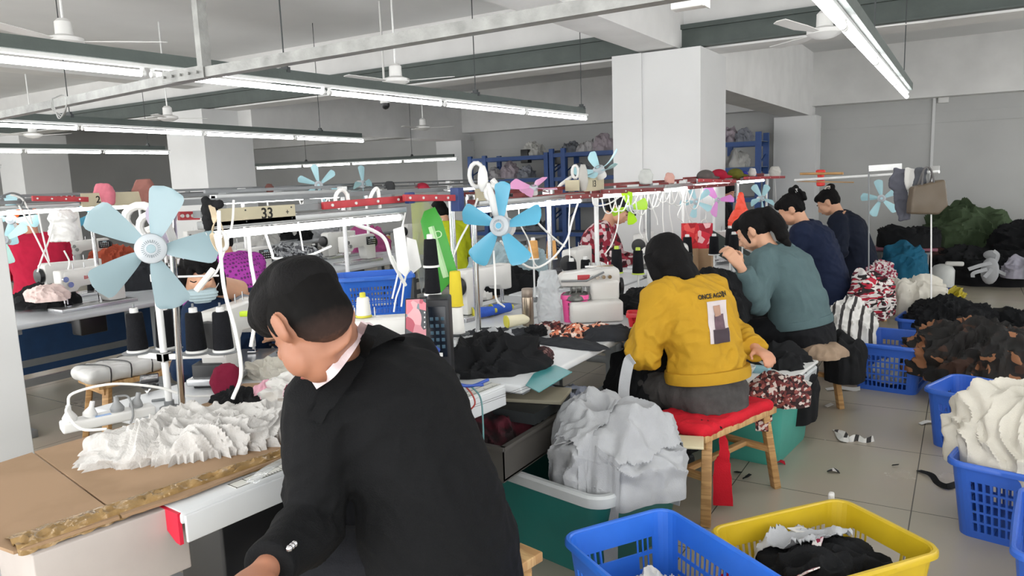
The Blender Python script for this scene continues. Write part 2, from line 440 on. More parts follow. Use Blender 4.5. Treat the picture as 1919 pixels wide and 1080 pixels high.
for k in range(6):  # frames for the added openings, out of view, that let daylight in
    y0_ = YN+k*2.85+.45; f_ = MB()
    for yy in (y0_, y0_+.78, y0_+1.58, y0_+2.36): f_.bx(XR+.06, XR+.12, yy, yy+.04, .9, 2.9)
    for zz in (.9, 2.2, 2.86): f_.bx(XR+.06, XR+.12, y0_, y0_+2.4, zz, zz+.04)
    struct('window_%d' % (k+1), f_, mat('window_frame_white', '#d8dadb', .4))
BZ = 2.79
def column(x, y, wy=CW):
    mb = MB().bx(x-CW/2, x+CW/2, y-wy/2, y+wy/2, 0, BZ); o = struct('column', mb, M_colw)
    return o
c_r = column(CX[0], CY); c_l = column(CX[1], CY); column(-16.3, CY+.3)
struct('column', MB().bx(PX[0]-.38, PX[0]+.3, YF-.5, YF, 0, 2.46), M_colw)
struct('column', MB().bx(PX[1]-.38, PX[1]+.3, YF-.5, YF, 0, 2.46), M_colw)
# boxed-in strip on the left part of the right column
struct('trim_1', MB().bx(CX[0]-CW/2-.02, CX[0]-CW/2+.3, CY-CW/2-.02, CY-CW/2, 0, BZ), M_colw)
# downstand beams
struct('beam', MB().bx(XL, XR, CY-.20, CY+.2, BZ, ZC), M_beamw)
struct('beam', MB().bx(XL, XR, YF-.3, YF, 2.62, ZC), M_beamw)
struct('beam', MB().bx(CX[0]-.2, CX[0]+.2, YN, CY-.2, BZ+.02, ZC), M_beamw)
struct('beam', MB().bx(PX[0]-.25, PX[0]+.2, CY+.2, YF, 2.46, ZC), M_beamw)
struct('beam', MB().bx(CX[1]-.2, CX[1]+.2, YN, CY-.2, 3.15, ZC), M_beamw)
struct('beam', MB().bx(PX[1]-.25, PX[1]+.2, CY+.2, YF, 2.46, ZC), M_beamw)
struct('beam', MB().bx(XL, XR, 1.0, 1.35, 3.05, ZC), M_beamw)
# green steel channel fixed along the cross beam
g = MB(); g.bx(XL+.5, XR-.2, CY-.26, CY-.2, BZ+.02, BZ+.25); g.bx(XL+.5, XR-.2, CY-.3, CY-.26, BZ+.02, BZ+.035); g.bx(XL+.5, XR-.2, CY-.3, CY-.26, BZ+.205, BZ+.25)
struct('trim_2', g, M_green)
# surface wiring duct and sockets on the far wall
duct = thing('wiring_duct', (0, YF-.02, 1.7), 'thin white wiring duct running down the far wall right of the long light', 'wiring duct')
a1 = pY(1752, 168, YF-.02); a2 = pY(1746, 318, YF-.02)
fin(MB().bx(a1.x-.02, a1.x+.02, YF-.03, YF, .1, a1.z), 'duct', M_colw, duct)
fin(MB().bx(a1.x+.05, a1.x+.2, YF-.05, YF, a1.z-.22, a1.z-.08, .01), 'switch_box', M_white, duct)
fin(MB().bx(a1.x-.02, a1.x+.12, YF-.05, YF, a2.z-.06, a2.z+.06, .01), 'socket', M_white, duct)
# pipes on the right column and bracket
p_ = thing('pipe_bracket', (CX[0]-.2, CY-.4, 2.2), 'small steel L-bracket screwed high on the right column', 'bracket')
q = pY(1177, 165, CY-.41); q2 = pY(1177, 115, CY-.41)
fin(MB().bar(q, q2, .04, .02), 'upright', M_galv, p_)
fin(MB().bar(q2, q2+V((-.12, 0, .03)), .03, .03), 'arm', M_galv, p_)
s_ = pY(1246, 228, CY-.385)
sm = MB(); random.seed(3)
sm.prism([(-.01, -.03), (.015, -.02), (.008, .005), (.012, .04), (-.006, .02)], s_, (1, 0, 0), (0, 0, 1), (0, 1, 0), .003)
sm.prism([(.02, -.01), (.035, -.008), (.03, .01)], s_, (1, 0, 0), (0, 0, 1), (0, 1, 0), .003)
fin(sm, 'torn_sticker', M_black, None, 'small torn black scrap stuck on the white front of the right column', 'scrap')

# overhead white channel nearer than the lights, with its hanger
ch = thing('overhead_channel', (-3, 1.6, 2.0), 'long chipped white steel channel hung across the room in front of the lights', 'overhead channel')
A = pz(-60, 235, 2.0); B = pz(1330, -12, 2.0); mid = pz(385, 145, 2.0)
c1 = MB(); c1.bar(A, mid, .045, .006); c1.bar(A+V((0, -.02, .016)), mid+V((0, -.02, .016)), .005, .035)
fin(c1, 'bar', M_galv, ch)
c2 = MB(); c2.bar(mid, B, .045, .006); c2.bar(mid+V((0, -.02, .016)), B+V((0, -.02, .016)), .005, .035)
fin(c2, 'bar', M_galv, ch)
hg = MB().bar(mid+V((0, 0, 0)), mid+V((-.0, .0, ZC-2.0)), .04, .03); fin(hg, 'hanger', M_galv, ch)
jp = MB(); jp.bar(mid+V((-.22, -.028, .016)), mid+V((.03, -.028, .016)), .004, .045)
for k in range(5): jp.cyl(mid+V((-.2+k*.05, -.04, .016)), mid+V((-.2+k*.05, -.02, .016)), .005, n=8)
fin(jp, 'joint_plate', M_galv, ch)
# cable loops tied where the channel passes the far left
cb = MB(); q = pz(110, 196, 1.99)
for k in range(3):
    cb.tube(spline([q+V((-.05, 0, .03)), q+V((-.02+.01*k, -.02, -.02)), q+V((.03, -.01*k, -.05-.008*k)), q+V((.06, 0, -.01)), q+V((.03, .01, .04)), q+V((-.05, 0, .03))]), .003, 6)
fin(cb, 'tied_cable', M_galv, None, 'small tied cable loops hanging on the white channel, upper left', 'cable')
# exit-light style box at the top
bxq = pz(1292, 6, 2.12)
eb = thing('ceiling_light_box', bxq, 'small white box fixture with black clips hanging at the top edge of the view', 'light fixture')
fin(MB().box(bxq, (.11, .05, .035), None, .005), 'case', M_white, eb)
fin(MB().box(bxq+V((.055, 0, .01)), (.008, .06, .06), None, .002), 'end_cap', M_white, eb)
for k in (-.03, .02): fin(MB().box(bxq+V((k, -.026, .016)), (.01, .006, .012)), 'clip', M_black, eb)
fin(MB().cyl(bxq+V((0, 0, .02)), (bxq.x, bxq.y, ZC), .003), 'rod', M_galv, eb)

# ------------------------------------------------------------------ hanging light rows
def light_row(label, x, y0, n, z=2.14, tl=1.2, rods=(), xo=0.0, cross=False, ang=0, hs=1.0, two=False):
    """n tubes from y0 back towards the far wall, dark channel above them"""
    L = n*(tl+.015); t = thing('hanging_tube_light', (x, y0, z), label, 'ceiling light', 'rows of hanging tube lights'); t.rotation_euler = (0, 0, ang)
    def dn(mb, nm, mt): return fin(mb, nm, mt, t, world=False, smooth=True)
    h = MB(); h.bx(-.03*hs, .03*hs, -.03, L-.08, .045, .10); dn(h, 'channel', M_green if not two else M_dark)
    h = MB(); h.bx(-.016, .016, 0, L, .028, .045); dn(h, 'batten', M_wsteel)
    for i in range(n):
        a = i*(tl+.015)+.035
        for dx in ((-.035, .035) if two else (0,)):
            dn(MB().cyl((dx, a, 0), (dx, a+tl-.055, 0), .015, n=14), 'tube', M_emit)
            for yy in (a-.02, a+tl-.055): dn(MB().cyl((dx, yy, 0), (dx, yy+.02, 0), .0155, n=12).bx(dx-.009, dx+.009, yy+.004, yy+.016, 0, .03), 'lampholder', M_wsteel)
    for r in rods:
        e = MB().cyl((0, r, .1), (0, r, ZC-z), .004, n=6); e.bx(-.035, .035, r-.012, r+.012, .085, .115); e.bx(-.02, .02, r-.01, r+.01, .115, .135)
        dn(e, 'rod', M_dark)
    return t
def row_between(label, A, B, n, back, **k):
    P, Q = pz(*A, 2.14), pz(*B, 2.14); d = Q-P; tl = d.length/n-.015; u = d.normalized(); S0 = P-u*(back*(tl+.015))
    return light_row(label, S0.x, S0.y, n+back, tl=tl, ang=atan2(u.y, u.x)-pi/2, **k)
row_between('longest hanging row of white tubes crossing the upper left of the room', (277, 139), (1100, 223), 4, 2, rods=(3.1, 4.95, 6.7))
row_between('second row of white hanging tubes, left, below and behind the longest row', (150, 241), (683, 265), 3, 2, rods=(2.5, 5.6))
row_between('third row of hanging tubes, far left, ending at the left column', (45, 284.5), (318, 287), 2, 2, rods=(3.6,))
light_row('farthest hanging tube row, a short bright line at the far left edge', -14.4, 4.1, 2, z=2.10, rods=(1,), tl=1.22)
light_row('steep hanging tube light at the upper right, near the far wall', -.45, -.4, 6, z=2.14, rods=(3.1, 4.9, 7.1), tl=1.24, hs=1.5)
dl = pY(480, 316, 11.0); dr = pY(858, 299, 11.9)
light_row('level row of hanging tubes between the left column and the blue racks', dl.x, dl.y, 4, z=dl.z, rods=(1.3, 3.8), tl=(dr-dl).length/4-.015, ang=atan2(dr.y-dl.y, dr.x-dl.x)-pi/2)
q = pY(1357, 132, 9.5)
light_row('short lit tube seen end-on right beside the right column', q.x, q.y, 1, z=q.z, rods=(.6,), tl=.6)
# light hung along the sloping tray left of the back pilaster
# ------------------------------------------------------------------ ceiling fans
def ceiling_fan(label, c, rad=.6, rot=0):
    t = thing('ceiling_fan', c, label, 'ceiling fan', 'ceiling fans')
    def dn(mb, nm, mt): return fin(mb, nm, mt, t, world=False)
    dn(MB().cyl((0, 0, .08), (0, 0, ZC-c[2]), .008), 'rod', M_wsteel)
    dn(MB().lathe([(.03, .14), (.05, .12), (.052, .04), (.11, .02), (.11, -.005), (.06, -.03), (0.01, -.04)]), 'motor', M_white)
    for k in range(3):
        a = rot+k*2*pi/3; mb = MB()
        mb.prism([(.1, -.02), (.16, -.03), (rad*.5, -.06), (rad-.03, -.055), (rad, -.02), (rad-.01, .03), (rad*.5, .03), (.12, .02)], (0, 0, .0), (cos(a), sin(a), .02), (-sin(a), cos(a), .12), (0, 0, 1), .004)
        dn(mb, 'blade', M_white)
    return t
ceiling_fan('ceiling fan with small grey motor at the upper left corner', pz(122, 78, 2.55), .6, .9)
ceiling_fan('ceiling fan hanging above the longest light row, centre left', pz(742, 153, 2.40), .5, .35)
ceiling_fan('ceiling fan under the green channel, partly behind the steep right light', pz(1545, 62, 2.45), .6, .25)
ceiling_fan('distant ceiling fan above the second light row, left', pz(315, 222, 2.42), .45, 1.2)
ceiling_fan('distant ceiling fan low at the far left above the third light row', pz(62, 254, 2.38), .5, .6)
ceiling_fan('distant ceiling fan beside the far wall pilaster above the level tubes', pz(793, 240, 2.35), .45, .5)
# dome camera
q = pz(722, 192, 2.45); dc = thing('dome_camera', q, 'small dark dome security camera under the cross beam', 'security camera')
fin(MB().lathe([(.05, .03), (.055, .0), (.05, -.01)], (0, 0, 0)), 'base', M_white, dc, world=False)
fin(MB().lathe([(.045, -.01), (.045, -.04), (.03, -.065), (0.005, -.075)], (0, 0, 0)), 'dome', M_black, dc, world=False)
fin(MB().cyl((0, 0, .03), (0, 0, ZC-q.z), .012), 'stem', M_white, dc, world=False)
# ================================================================== WHITE PANEL (near left), TABLES
ZT = .765
q0 = pz(8, 845, ZT)
pn = MB(); a = pX(62, 845, -3.35)
pnl = struct('partition_panel', MB().bx(-4.2, -3.34, .75, a.y, 0, 1.50, .004), M_colw)

def sew_table(label, x0, x1, y0, y1, group='sewing tables', m=None, edge=.03, z=ZT, strip=0, legoff=.14):
    t = thing('sewing_table', ((x0+x1)/2, (y0+y1)/2, 0), label, 'table', group)
    wt = MB(); wt.bx(x0, x1, y0, y1, z-.035, z, .01); fin(wt, 'worktop', m or M_top, t)
    for yy in (y0+legoff, y1-.14):
        lg = MB(); lg.bx((x0+x1)/2-.035, (x0+x1)/2+.035, yy-.025, yy+.025, .05, z-.06); lg.bx(x0+.06, x1-.06, yy-.03, yy+.03, z-.075, z-.037, .004); lg.bx(x0+.03, x1-.03, yy-.03, yy+.03, 0, .05, .004)
        fin(lg, 'leg', M_gsteel, t)
    fin(MB().bx((x0+x1)/2-.015, (x0+x1)/2+.015, y0+.14, y1-.14, .28, .33), 'crossbar', M_gsteel, t)
    return t
XA0, XA1, XB0 = -2.13, -1.50, -2.76
T_man = sew_table('white sewing table with ruler strip and red end, before the man in black', XA0+.08, XA1, 1.02, 2.40, legoff=.34)
T_yel = sew_table('white sewing table where the person in the yellow jacket works', XA0, XA1+.03, 2.44, 4.22)
T_teal = sew_table('white sewing table where the person in the teal sweater works', XA0, XA1, 4.26, 5.72)
T_nv = sew_table('white sewing table in front of the navy jacket with messy hair', XA0, XA1, 5.76, 7.2)
T_nv2 = sew_table('white sewing table at the far end, before the person touching their face', XA0, XA1, 7.24, 8.9)
T_mask = sew_table('pinkish white sewing table of the masked woman behind the big fan', XB0-.08, XA0-.03, 1.50, 2.72)
T_b2 = sew_table('white sewing table under the flask and the blue thread spools', XB0, XA0-.03, 2.76, 4.4)
T_b3 = sew_table('white sewing table in front of the person in the red plaid shirt', XB0, XA0-.03, 4.44, 5.8)
T_b4 = sew_table('white sewing table just before the right column, beyond the plaid shirt', XB0, XA0-.03, 5.84, 7.1)
# curved red end piece and ruler strip of the near table
e = MB(); yy = 1.0; prof = [(0, 0), (0, -.085), (-.02, -.083), (-.06, -.06), (-.085, -.025), (-.09, 0)]
e.prism([(-a_, b_) for a_, b_ in prof], (XA1-.005, 1.02, ZT-.002), (-1, 0, 0), (0, 0, 1), (0, 1, 0), .01)
fin(e, 'red_end', mat('red_edge_tape', '#d5203f', .4), T_man, label='bright red curved end cap')
e = MB(); e.bx(XA1-.004, XA1+.006, 1.03, 2.39, ZT-.085, ZT-.01, .004); fin(e, 'front_skirt', M_top, T_man)
rl = MB(); rl.bx(XA1-.058, XA1-.012, 1.19, 2.38, ZT, ZT+.0012)
ro = fin(rl, 'ruler_strip', mat('ruler_paper', '#d7d8d2', .5), T_man, label='printed paper ruler strip')
tk = MB()
for k in range(0, 118):
    y = 1.25+k*.0095; ln = .02 if k % 10 == 0 else (.014 if k % 5 == 0 else .009)
    tk.bx(XA1-.014-ln, XA1-.014, y, y+.0014, ZT+.0012, ZT+.0018)
tk.bx(XA1-.058, XA1-.056, 1.19, 2.38, ZT+.0012, ZT+.0018); tk.bx(XA1-.014, XA1-.012, 1.19, 2.38, ZT+.0012, ZT+.0018)
for y in (1.192, 1.235): tk.bx(XA1-.058, XA1-.012, y, y+.0018, ZT+.0012, ZT+.0018)
fin(tk, 'ruler_marks', M_ink, ro, smooth=False)
for k in range(9): text_mesh(str(k+1)+'0', .012, V((XA1-.046, 1.345+k*.095, ZT+.0016)), (0, 1, 0), (-1, 0, 0), M_ink, 'ruler_number', ro, .0003)
fin(MB().bx(-1.98, -1.72, 1.25, 2.2, .12, .66, .01), 'drive_housing', M_black, T_man)
T_man.rotation_euler = (0, 0, radians(-5.5)); T_man.location.x -= .11; T_man.location.y += .075
# worktops of the other lines
X2a, X2b, X2c = -5.15, -5.78, -6.42
lab2 = ['nearest the white partition', 'behind the masked woman', 'behind the green board', 'behind the lime green shirt', 'near the blue racks']
for k, y in enumerate((2.2, 3.65, 5.1, 6.55, 8.0)):
    sew_table('grey topped sewing table of the second line, '+lab2[k], X2b, X2a, y, y+1.41, 'sewing tables', M_topg)
    if k < 4: sew_table('back-to-back sewing table of the second line, number %s from the near end' % ['one', 'two', 'three', 'four'][k], X2c, X2b-.03, y+.2, y+1.58, 'sewing tables', M_topg)
X3 = -8.45
for k, y in enumerate((2.6, 4.1, 5.6, 7.1, 8.6)):
    sew_table('distant sewing table of the third line, '+['far left behind the red shirt', 'second along', 'in front of the left column', 'past the left column', 'near the far wall'][k], X3-.62, X3, y, y+1.4, 'distant sewing tables', M_topg)

# ================================================================== SEWING MACHINES
M_mach = mat('machine_white', '#d3d2ce', .3, var=.04, scale=6)
M_mach2 = mat('machine_grey', '#c9cac9', .35, var=.04)
M_panel = mat('control_panel_black', '#16181d', .25)
M_bed = mat('machine_bed_steel', '#b9bbbd', .25, .7)
def lockstitch(loc, rz, label, group='sewing machines', text='', panel=True, red=False):
    """x = along the arm (needle at -x), operator stands at -y"""
    t = thing('sewing_machine', loc, label, 'sewing machine', group, rz)
    def dn(mb, nm, mt, lb=None, par=None): return fin(mb, nm, mt, par or t, world=False, label=lb)
    b = MB(); b.box((.02, 0, .012), (.56, .19, .03), None, .006); dn(b, 'bed', M_bed)
    a = MB(); poly = [(-.20, .135), (-.20, .27), (-.185, .285), (.21, .295), (.235, .28), (.235, .03), (.105, .03), (.085, .07), (.075, .15), (.05, .175), (-.09, .165), (-.115, .135)]
    a.prism(poly, (0, 0, 0), (1, 0, 0), (0, 0, 1), (0, -1, 0), .11, .012); dn(a, 'arm', M_mach)
    n = MB(); n.box((-.185, 0, .21), (.07, .1, .16), None, .012); dn(n, 'head', M_mach)
    n = MB(); n.cyl((-.185, 0, .14), (-.185, 0, .055), .006); n.cyl((-.185, 0, .055), (-.185, 0, .03), .0015); n.cyl((-.165, 0, .14), (-.165, 0, .045), .005); n.box((-.17, -.005, .034), (.03, .04, .006)); dn(n, 'needle_bar', M_steel)
    for q in ((-.2, -.055, .23), (-.17, -.055, .19)): dn(MB().cyl((q[0], -.05, q[2]), (q[0], q[1]-.02, q[2]), .014).cyl((q[0], q[1]-.02, q[2]), (q[0], q[1]-.028, q[2]), .02), 'tension_dial', M_steel)
    for q in (-.1, -.02): dn(MB().cyl((q, 0, .275), (q, 0, .33), .003), 'thread_pin', M_steel)
    n = MB(); n.lathe([(.03, 0), (.058, .005), (.062, .02), (.055, .035), (.02, .04)], (.235, 0, .2), (1, 0, 0)); dn(n, 'handwheel', M_black)
    if panel:
        n = MB(); n.box((.16, -.062, .225), (.13, .02, .085), None, .006); p = dn(n, 'control_panel', M_panel)
        k_ = MB()
        for i in range(5):
            for j in range(3): k_.box((.115+i*.022, -.0735, .2+j*.02), (.012, .003, .008), None, .001)
        dn(k_, 'buttons', M_mach2, par=p)
        n = MB(); n.box((.16, -.0735, .254), (.05, .002, .014)); dn(n, 'screen', mat('panel_screen', '#9fb6bd', .2), par=p)
    if text:
        text_mesh(text, .034, V((-.01, -.0565, .225)), (1, 0, 0), (0, 0, 1), mat('logo_red', '#b0363c', .5), 'lettering', t, .0006, world=False, bold=.0006)
    n = MB(); n.box((.0, .06, -.12), (.2, .12, .16), None, .01); dn(n, 'motor', M_black)
    if red:
        n = MB(); n.box((-.02, -.057, .225), (.06, .002, .03)); dn(n, 'label_plate', M_red)
    return t
def overlock(loc, rz, label, group='overlock machines', red=True, sc=1):
    t = thing('overlock_machine', loc, label, 'overlock machine', group, rz); t.scale = (sc,)*3
    def dn(mb, nm, mt, lb=None, par=None): return fin(mb, nm, mt, par or t, world=False, label=lb)
    n = MB(); n.box((0, 0, .06), (.3, .26, .12), None, .018); n.box((.06, .03, .17), (.17, .17, .12), None, .02); dn(n, 'base', M_mach)
    n = MB(); n.prism([(-.19, .20), (-.20, .245), (-.17, .275), (.13, .30), (.15, .28), (.15, .2), (.05, .19)], (0, .02, 0), (1, 0, 0), (0, 0, 1), (0, -1, 0), .13, .014); dn(n, 'arm', M_mach)
    n = MB()
    for k in range(4): n.cyl((-.02+k*.035, -.045, .25), (-.02+k*.035, -.075, .25), .011, n=10); n.cyl((-.02+k*.035, -.02, .3), (-.02+k*.035, -.02, .33), .004, n=6)
    n.box((.03, -.04, .31), (.16, .01, .01)); dn(n, 'tension_dials', M_steel)
    n = MB(); n.lathe([(.07, 0), (.085, .01), (.08, .03), (.06, .045), (.03, .05)], (-.1, -.03, .12)); n.box((-.1, -.03, .185), (.06, .05, .03), None, .006); n.cyl((-.13, -.02, .21), (-.13, -.02, .14), .005)
    for k in range(4): n.bar((-.16+k*.04, -.09, .13), (-.13+k*.03, -.06, .19), .008, .006)
    dn(n, 'looper_mechanism', mat('dark_cast_metal', '#6f706d', .4, .7, var=.5, scale=40))
    n = MB(); n.lathe([(.03, 0), (.05, .008), (.05, .025), (.03, .03)], (.152, .03, .18), (1, 0, 0)); dn(n, 'handwheel', M_black)
    if red: n = MB(); n.box((-.06, -.046, .25), (.07, .003, .028)); dn(n, 'label_plate', M_red)
    n = MB(); n.tube([(-.19, -.06, .235), (-.05, -.085, .235), (.05, -.085, .28)], .006, 8); dn(n, 'presser_lever', M_gsteel)
    return t
def cone(loc, m, label, h=.17, r=.045, group='cones of black thread', base=M_white, lying=None, top=True):
    t = thing('thread_cone', loc, label, 'thread cone', group)
    def dn(mb, nm, mt): return fin(mb, nm, mt, t, world=False)
    dn(MB().lathe([(r*.98, .008), (r, .015), (r*.80, h-.012), (r*.74, h-.006), (r*.3, h-.004)]), 'thread', m)
    dn(MB().lathe([(r*1.08, 0), (r*1.08, .006), (r*.95, .009), (r*.95, .008)]), 'cone_base', base)
    if top: dn(MB().lathe([(r*.42, h-.006), (r*.4, h+.012), (r*.28, h+.014), (r*.26, h-.004)]), 'cone_tip', base)
    if lying is not None: t.rotation_euler = (0, pi/2, lying)
    return t

# left: machine with the dark keypad, seen in front of the red shirt
lm = pz(112, 600, ZT)
lockstitch((-5.42, 2.95, ZT), pi/2, 'white sewing machine with dark keypad at far left, in front of the red shirt', text='BRUCE')
lockstitch((-5.42, 5.75, ZT), pi/2, 'white sewing machine with dark keypad beyond the man’s hair, above the blue basket', text='')
lockstitch((-5.42, 4.35, ZT), pi/2, 'white sewing machine hidden partly behind the masked woman and purple shirt', text='')
lockstitch((-5.42, 7.25, ZT), pi/2, 'white sewing machine used by the person in lime green', text='')
for k, y in enumerate((3.2, 4.7, 6.2, 7.6)):
    lockstitch((-6.1, y, ZT), -pi/2, 'back-facing white sewing machine on the second line, %s of four from the near end' % ['first', 'second', 'third', 'fourth'][k], panel=False)
for k, y in enumerate((3.3, 4.8, 6.3, 7.8, 9.3)):
    lockstitch((-8.75, y, ZT), pi/2, 'small distant sewing machine on the third line, %s from the near end' % ['first', 'second', 'third', 'fourth', 'fifth'][k])
# first line
mm = pz(745, 640, ZT)
q = pd(712, 590, 2.95)
mm2 = lockstitch((q.x, q.y, ZT), radians(30), 'white sewing machine with red lettering between the man’s head and the phone', text='BRUCE', panel=False)
mk = pz(405, 712, ZT)
mask_m = lockstitch((mk.x-.02, mk.y+.14, ZT+.02), radians(-62), 'white sewing machine the masked woman is bent over, behind black cones', panel=False)
q = pz(1130, 632, ZT)
overlock((-1.80, 3.82, ZT), radians(35), 'large white overlock machine with red plate on the yellow jacket person’s table')
overlock((-1.86, 5.25, ZT), radians(20), 'white overlock machine between the yellow jacket and the teal sweater', red=False)
lockstitch((-1.80, 6.72, ZT), radians(60), 'white sewing machine facing the person in navy with messy hair', panel=False)
lockstitch((-1.80, 8.2, ZT), radians(60), 'white sewing machine at the far end of the first line', panel=False)
for k, (x, y) in enumerate(((-2.45, 4.95), (-2.45, 6.3))):
    lockstitch((x, y, ZT), radians(-80), ['white sewing machine in front of the person in red plaid', 'white sewing machine behind the red bags on the far tables', 'white sewing machine far back beyond the hanging mask and bags'][k], panel=False)
for k, (x, y) in enumerate(((-2.5, 3.75), )):
    lockstitch((x, y, ZT), radians(-95), 'white sewing machine under the pale blue fan with orange cones beside it', panel=False)

# ================================================================== CONTROL BOX, PHONE, GREEN BOARD
q = pz(822, 738, ZT); cbx = thing('control_box', (q.x, q.y, ZT-.12), 'tall black machine control box with keypad right of the leaning phone', 'control box')
top = pz(822, 738, ZT); hh = .40
ex = RT.copy(); ex.z = 0; ex.normalize(); ey_ = V((-ex.y, ex.x, 0)); R3 = Matrix((ex, ey_, V((0, 0, 1)))).transposed()
pb = pd(822, 738, 2.72); pt = pd(822, 560, 2.72)
fin(MB().box((pb+pt)/2+ey_*.06, (.09, .13, (pt-pb).length), R3, .008), 'case', mat('black_case', '#1c1d22', .45), cbx)
scr = fin(MB().box((pb+pt)/2-ey_*.007+V((0, 0, .055)), (.066, .004, .19), R3, .002), 'keypad', mat('keypad_blue_black', '#101722', .25), cbx)
kk = MB()
for i in range(3):
    for j in range(5): kk.box((pb+pt)/2-ey_*.01+ex*(-.02+i*.02)+V((0, 0, .0+j*.026)), (.012, .003, .013), R3, .002)
fin(kk, 'keys', mat('key_ring', '#3c5666', .3), scr)
fin(MB().box((pb+pt)/2-ey_*.0095+V((0, 0, -.03)), (.03, .003, .014), R3), 'white_key', M_white, scr)
# phone: dark handset with a bright video picture
ph = thing('mobile_phone', pd(780, 645, 2.55), 'black phone showing a pinkish video, leaning beside the black control box', 'phone')
pa, pb2, pc = pd(758, 556, 2.62), pd(795, 554, 2.62), pd(768, 645, 2.55)
pxx = (pb2-pa).normalized(); pyy = (pa-pc).normalized(); pyy = (pyy-pxx*pyy.dot(pxx)).normalized(); pzz = pxx.cross(pyy); R4 = Matrix((pxx, pyy, pzz)).transposed()
pcen = pd(780, 600, 2.58)
fin(MB().box(pcen, (.078, .165, .009), R4, .004), 'case', M_black, ph)
sc_ = mixmat('video_picture', ['#7c8b92', '#c98a93', '#b05a68', '#e2a6ab', '#55575c', '#d27f8b'], 26, 'voronoi', .25, (1, 1, 1), .2)
fin(MB().box(pcen+pzz*.005, (.07, .152, .0012), R4), 'screen', sc_, ph)
u = MB()
for k in range(6): u.box(pcen+pzz*.0058+pyy*(-.064)+pxx*(-.028+k*.011), (.006, .004, .0006), R4)
for k in range(4): u.box(pcen+pzz*.0058+pyy*(-.03+k*.018)+pxx*(.03), (.004, .006, .0006), R4)
fin(u, 'screen_icons', M_white, ph, smooth=False)
fin(MB().box(pcen-pzz*.03-pyy*.02, (.03, .05, .05), R4, .004), 'holder', M_black, ph)
# green board in clear plastic
def board(pts, d, m, name, label, cat, th=.006, ribs=None):
    P = [pd(x, y, d if not isinstance(d, list) else d[i]) for i, (x, y) in enumerate(pts)]
    c = sum(P, V((0, 0, 0)))/len(P); nrm = (P[1]-P[0]).cross(P[2]-P[0]).normalized(); e1 = (P[1]-P[0]).normalized(); e2 = nrm.cross(e1)
    mb = MB().prism([((p-c).dot(e1), (p-c).dot(e2)) for p in P], c, e1, e2, nrm, th, .001)
    return fin(mb, name, m, None, label, cat), c, e1, e2, nrm
gb, c_, e1, e2, n_ = board([(795, 396), (815, 388), (829, 415), (858, 512), (826, 550), (818, 545), (800, 470), (788, 415)], 3.55, mat('green_card', '#3a9a33', .45), 'green_board', 'bright green board with a pale slot standing in plastic left of the post', 'board')
s1, s2 = pd(808, 425, 3.545), pd(836, 520, 3.545)
fin(MB().bar(s1, s2, .02, .022), 'pale_slot', mat('pale_green', '#b5d8a8', .5), gb)
lt = pd(822, 440, 3.54); text_mesh('D', .05, lt, (s1-s2).cross(n_).normalized()*-1, (s1-s2).normalized(), mat('pale_green', '#b5d8a8'), 'mark', gb, .001)
pg, *_ = board([(770, 380), (800, 376), (830, 410), (790, 550), (775, 470)], 3.62, mat('clear_film', '#eef2f2', .15, trans=.9, alpha=.55), 'plastic_bag', 'crumpled clear plastic sheet behind the green board', 'plastic sheet', .012)
w1, *_ = board([(737, 430), (757, 424), (768, 505), (760, 520), (745, 505)], 3.3, M_white, 'template_plate', 'white plastic plate with screws left of the green board, left one of two', 'plate', .008)
w2, *_ = board([(762, 445), (780, 450), (790, 500), (775, 512), (764, 500)], 3.38, M_white, 'template_plate', 'white plastic plate with screws left of the green board, right one of two', 'plate', .008)

# ================================================================== LED RIGS OVER THE TABLES
M_refl = mat('grey_reflector', '#a9abab', .35, .6)
def rig(label, X, ya, yb, z=1.5, posts=(), tubes=(), mats_=None, plate=None, zb=ZT, rail='grey'):
    t = thing('light_rig', (X, ya, 0), label, 'light rig')
    r = MB(); r.bx(X-.02, X+.02, ya, yb, z-.012, z+.012); r.bx(X-.09, X-.07, ya, yb, z+.03, z+.05)
    y = ya+.1
    while y < yb: r.bx(X-.08, X, y, y+.02, z+.005, z+.03); y += .45
    fin(r, 'rail', M_gsteel if rail == 'grey' else M_dred, t)
    for (y, mt) in posts:
        p = MB().cyl((X-.02, y, zb), (X-.02, y, z+.04), .016, n=12); p.lathe([(.05, 0), (.05, .008), (.02, .012), (.02, .03)], (X-.02, y, zb)); p.box((X-.02, y, z+.01), (.06, .05, .06), None, .005); fin(p, 'post', mt, t)
    for (a, b_, zz) in tubes:
        fin(MB().bx(X-.035, X+.035, a, b_, zz+.022, zz+.05, .004), 'tube_housing', M_refl, t)
        fin(MB().cyl((X, a+.02, zz), (X, b_-.02, zz), .014, n=12), 'tube', M_emit3, t)
        fin(MB().cyl((X, a, zz), (X, a+.02, zz), .0155), 'lampholder', M_wsteel, t); fin(MB().cyl((X, b_-.02, zz), (X, b_, zz), .0155), 'lampholder', M_wsteel, t)
    return t
r1 = rig('near light rig with the 33 plate, left of the green board', -2.2, 1.58, 3.1, 1.50, ((3.06, M_steel),), ((1.60, 2.64, 1.425),))
pl = fin(MB().bx(-2.178, -2.165, 1.60, 1.98, 1.455, 1.515, .002), 'number_plate', M_plate, r1, label='beige number plate marked 33')
text_mesh('33', .055, V((-2.1645, 1.845, 1.487)), (0, 1, 0), (0, 0, 1), M_ink, 'number', pl, .0008, bold=.001)
text_mesh('+', .03, V((-2.1645, 1.94, 1.487)), (0, 1, 0), (0, 0, 1), M_ink, 'mark', pl, .0008)
sc2 = MB()
for (y, z) in ((1.62, 1.505), (1.75, 1.505), (1.96, 1.505), (1.62, 1.465), (1.96, 1.465), (1.75, 1.465)): sc2.cyl((-2.165, y, z), (-2.163, y, z), .003, n=8)
fin(sc2, 'screws', M_dark, pl)
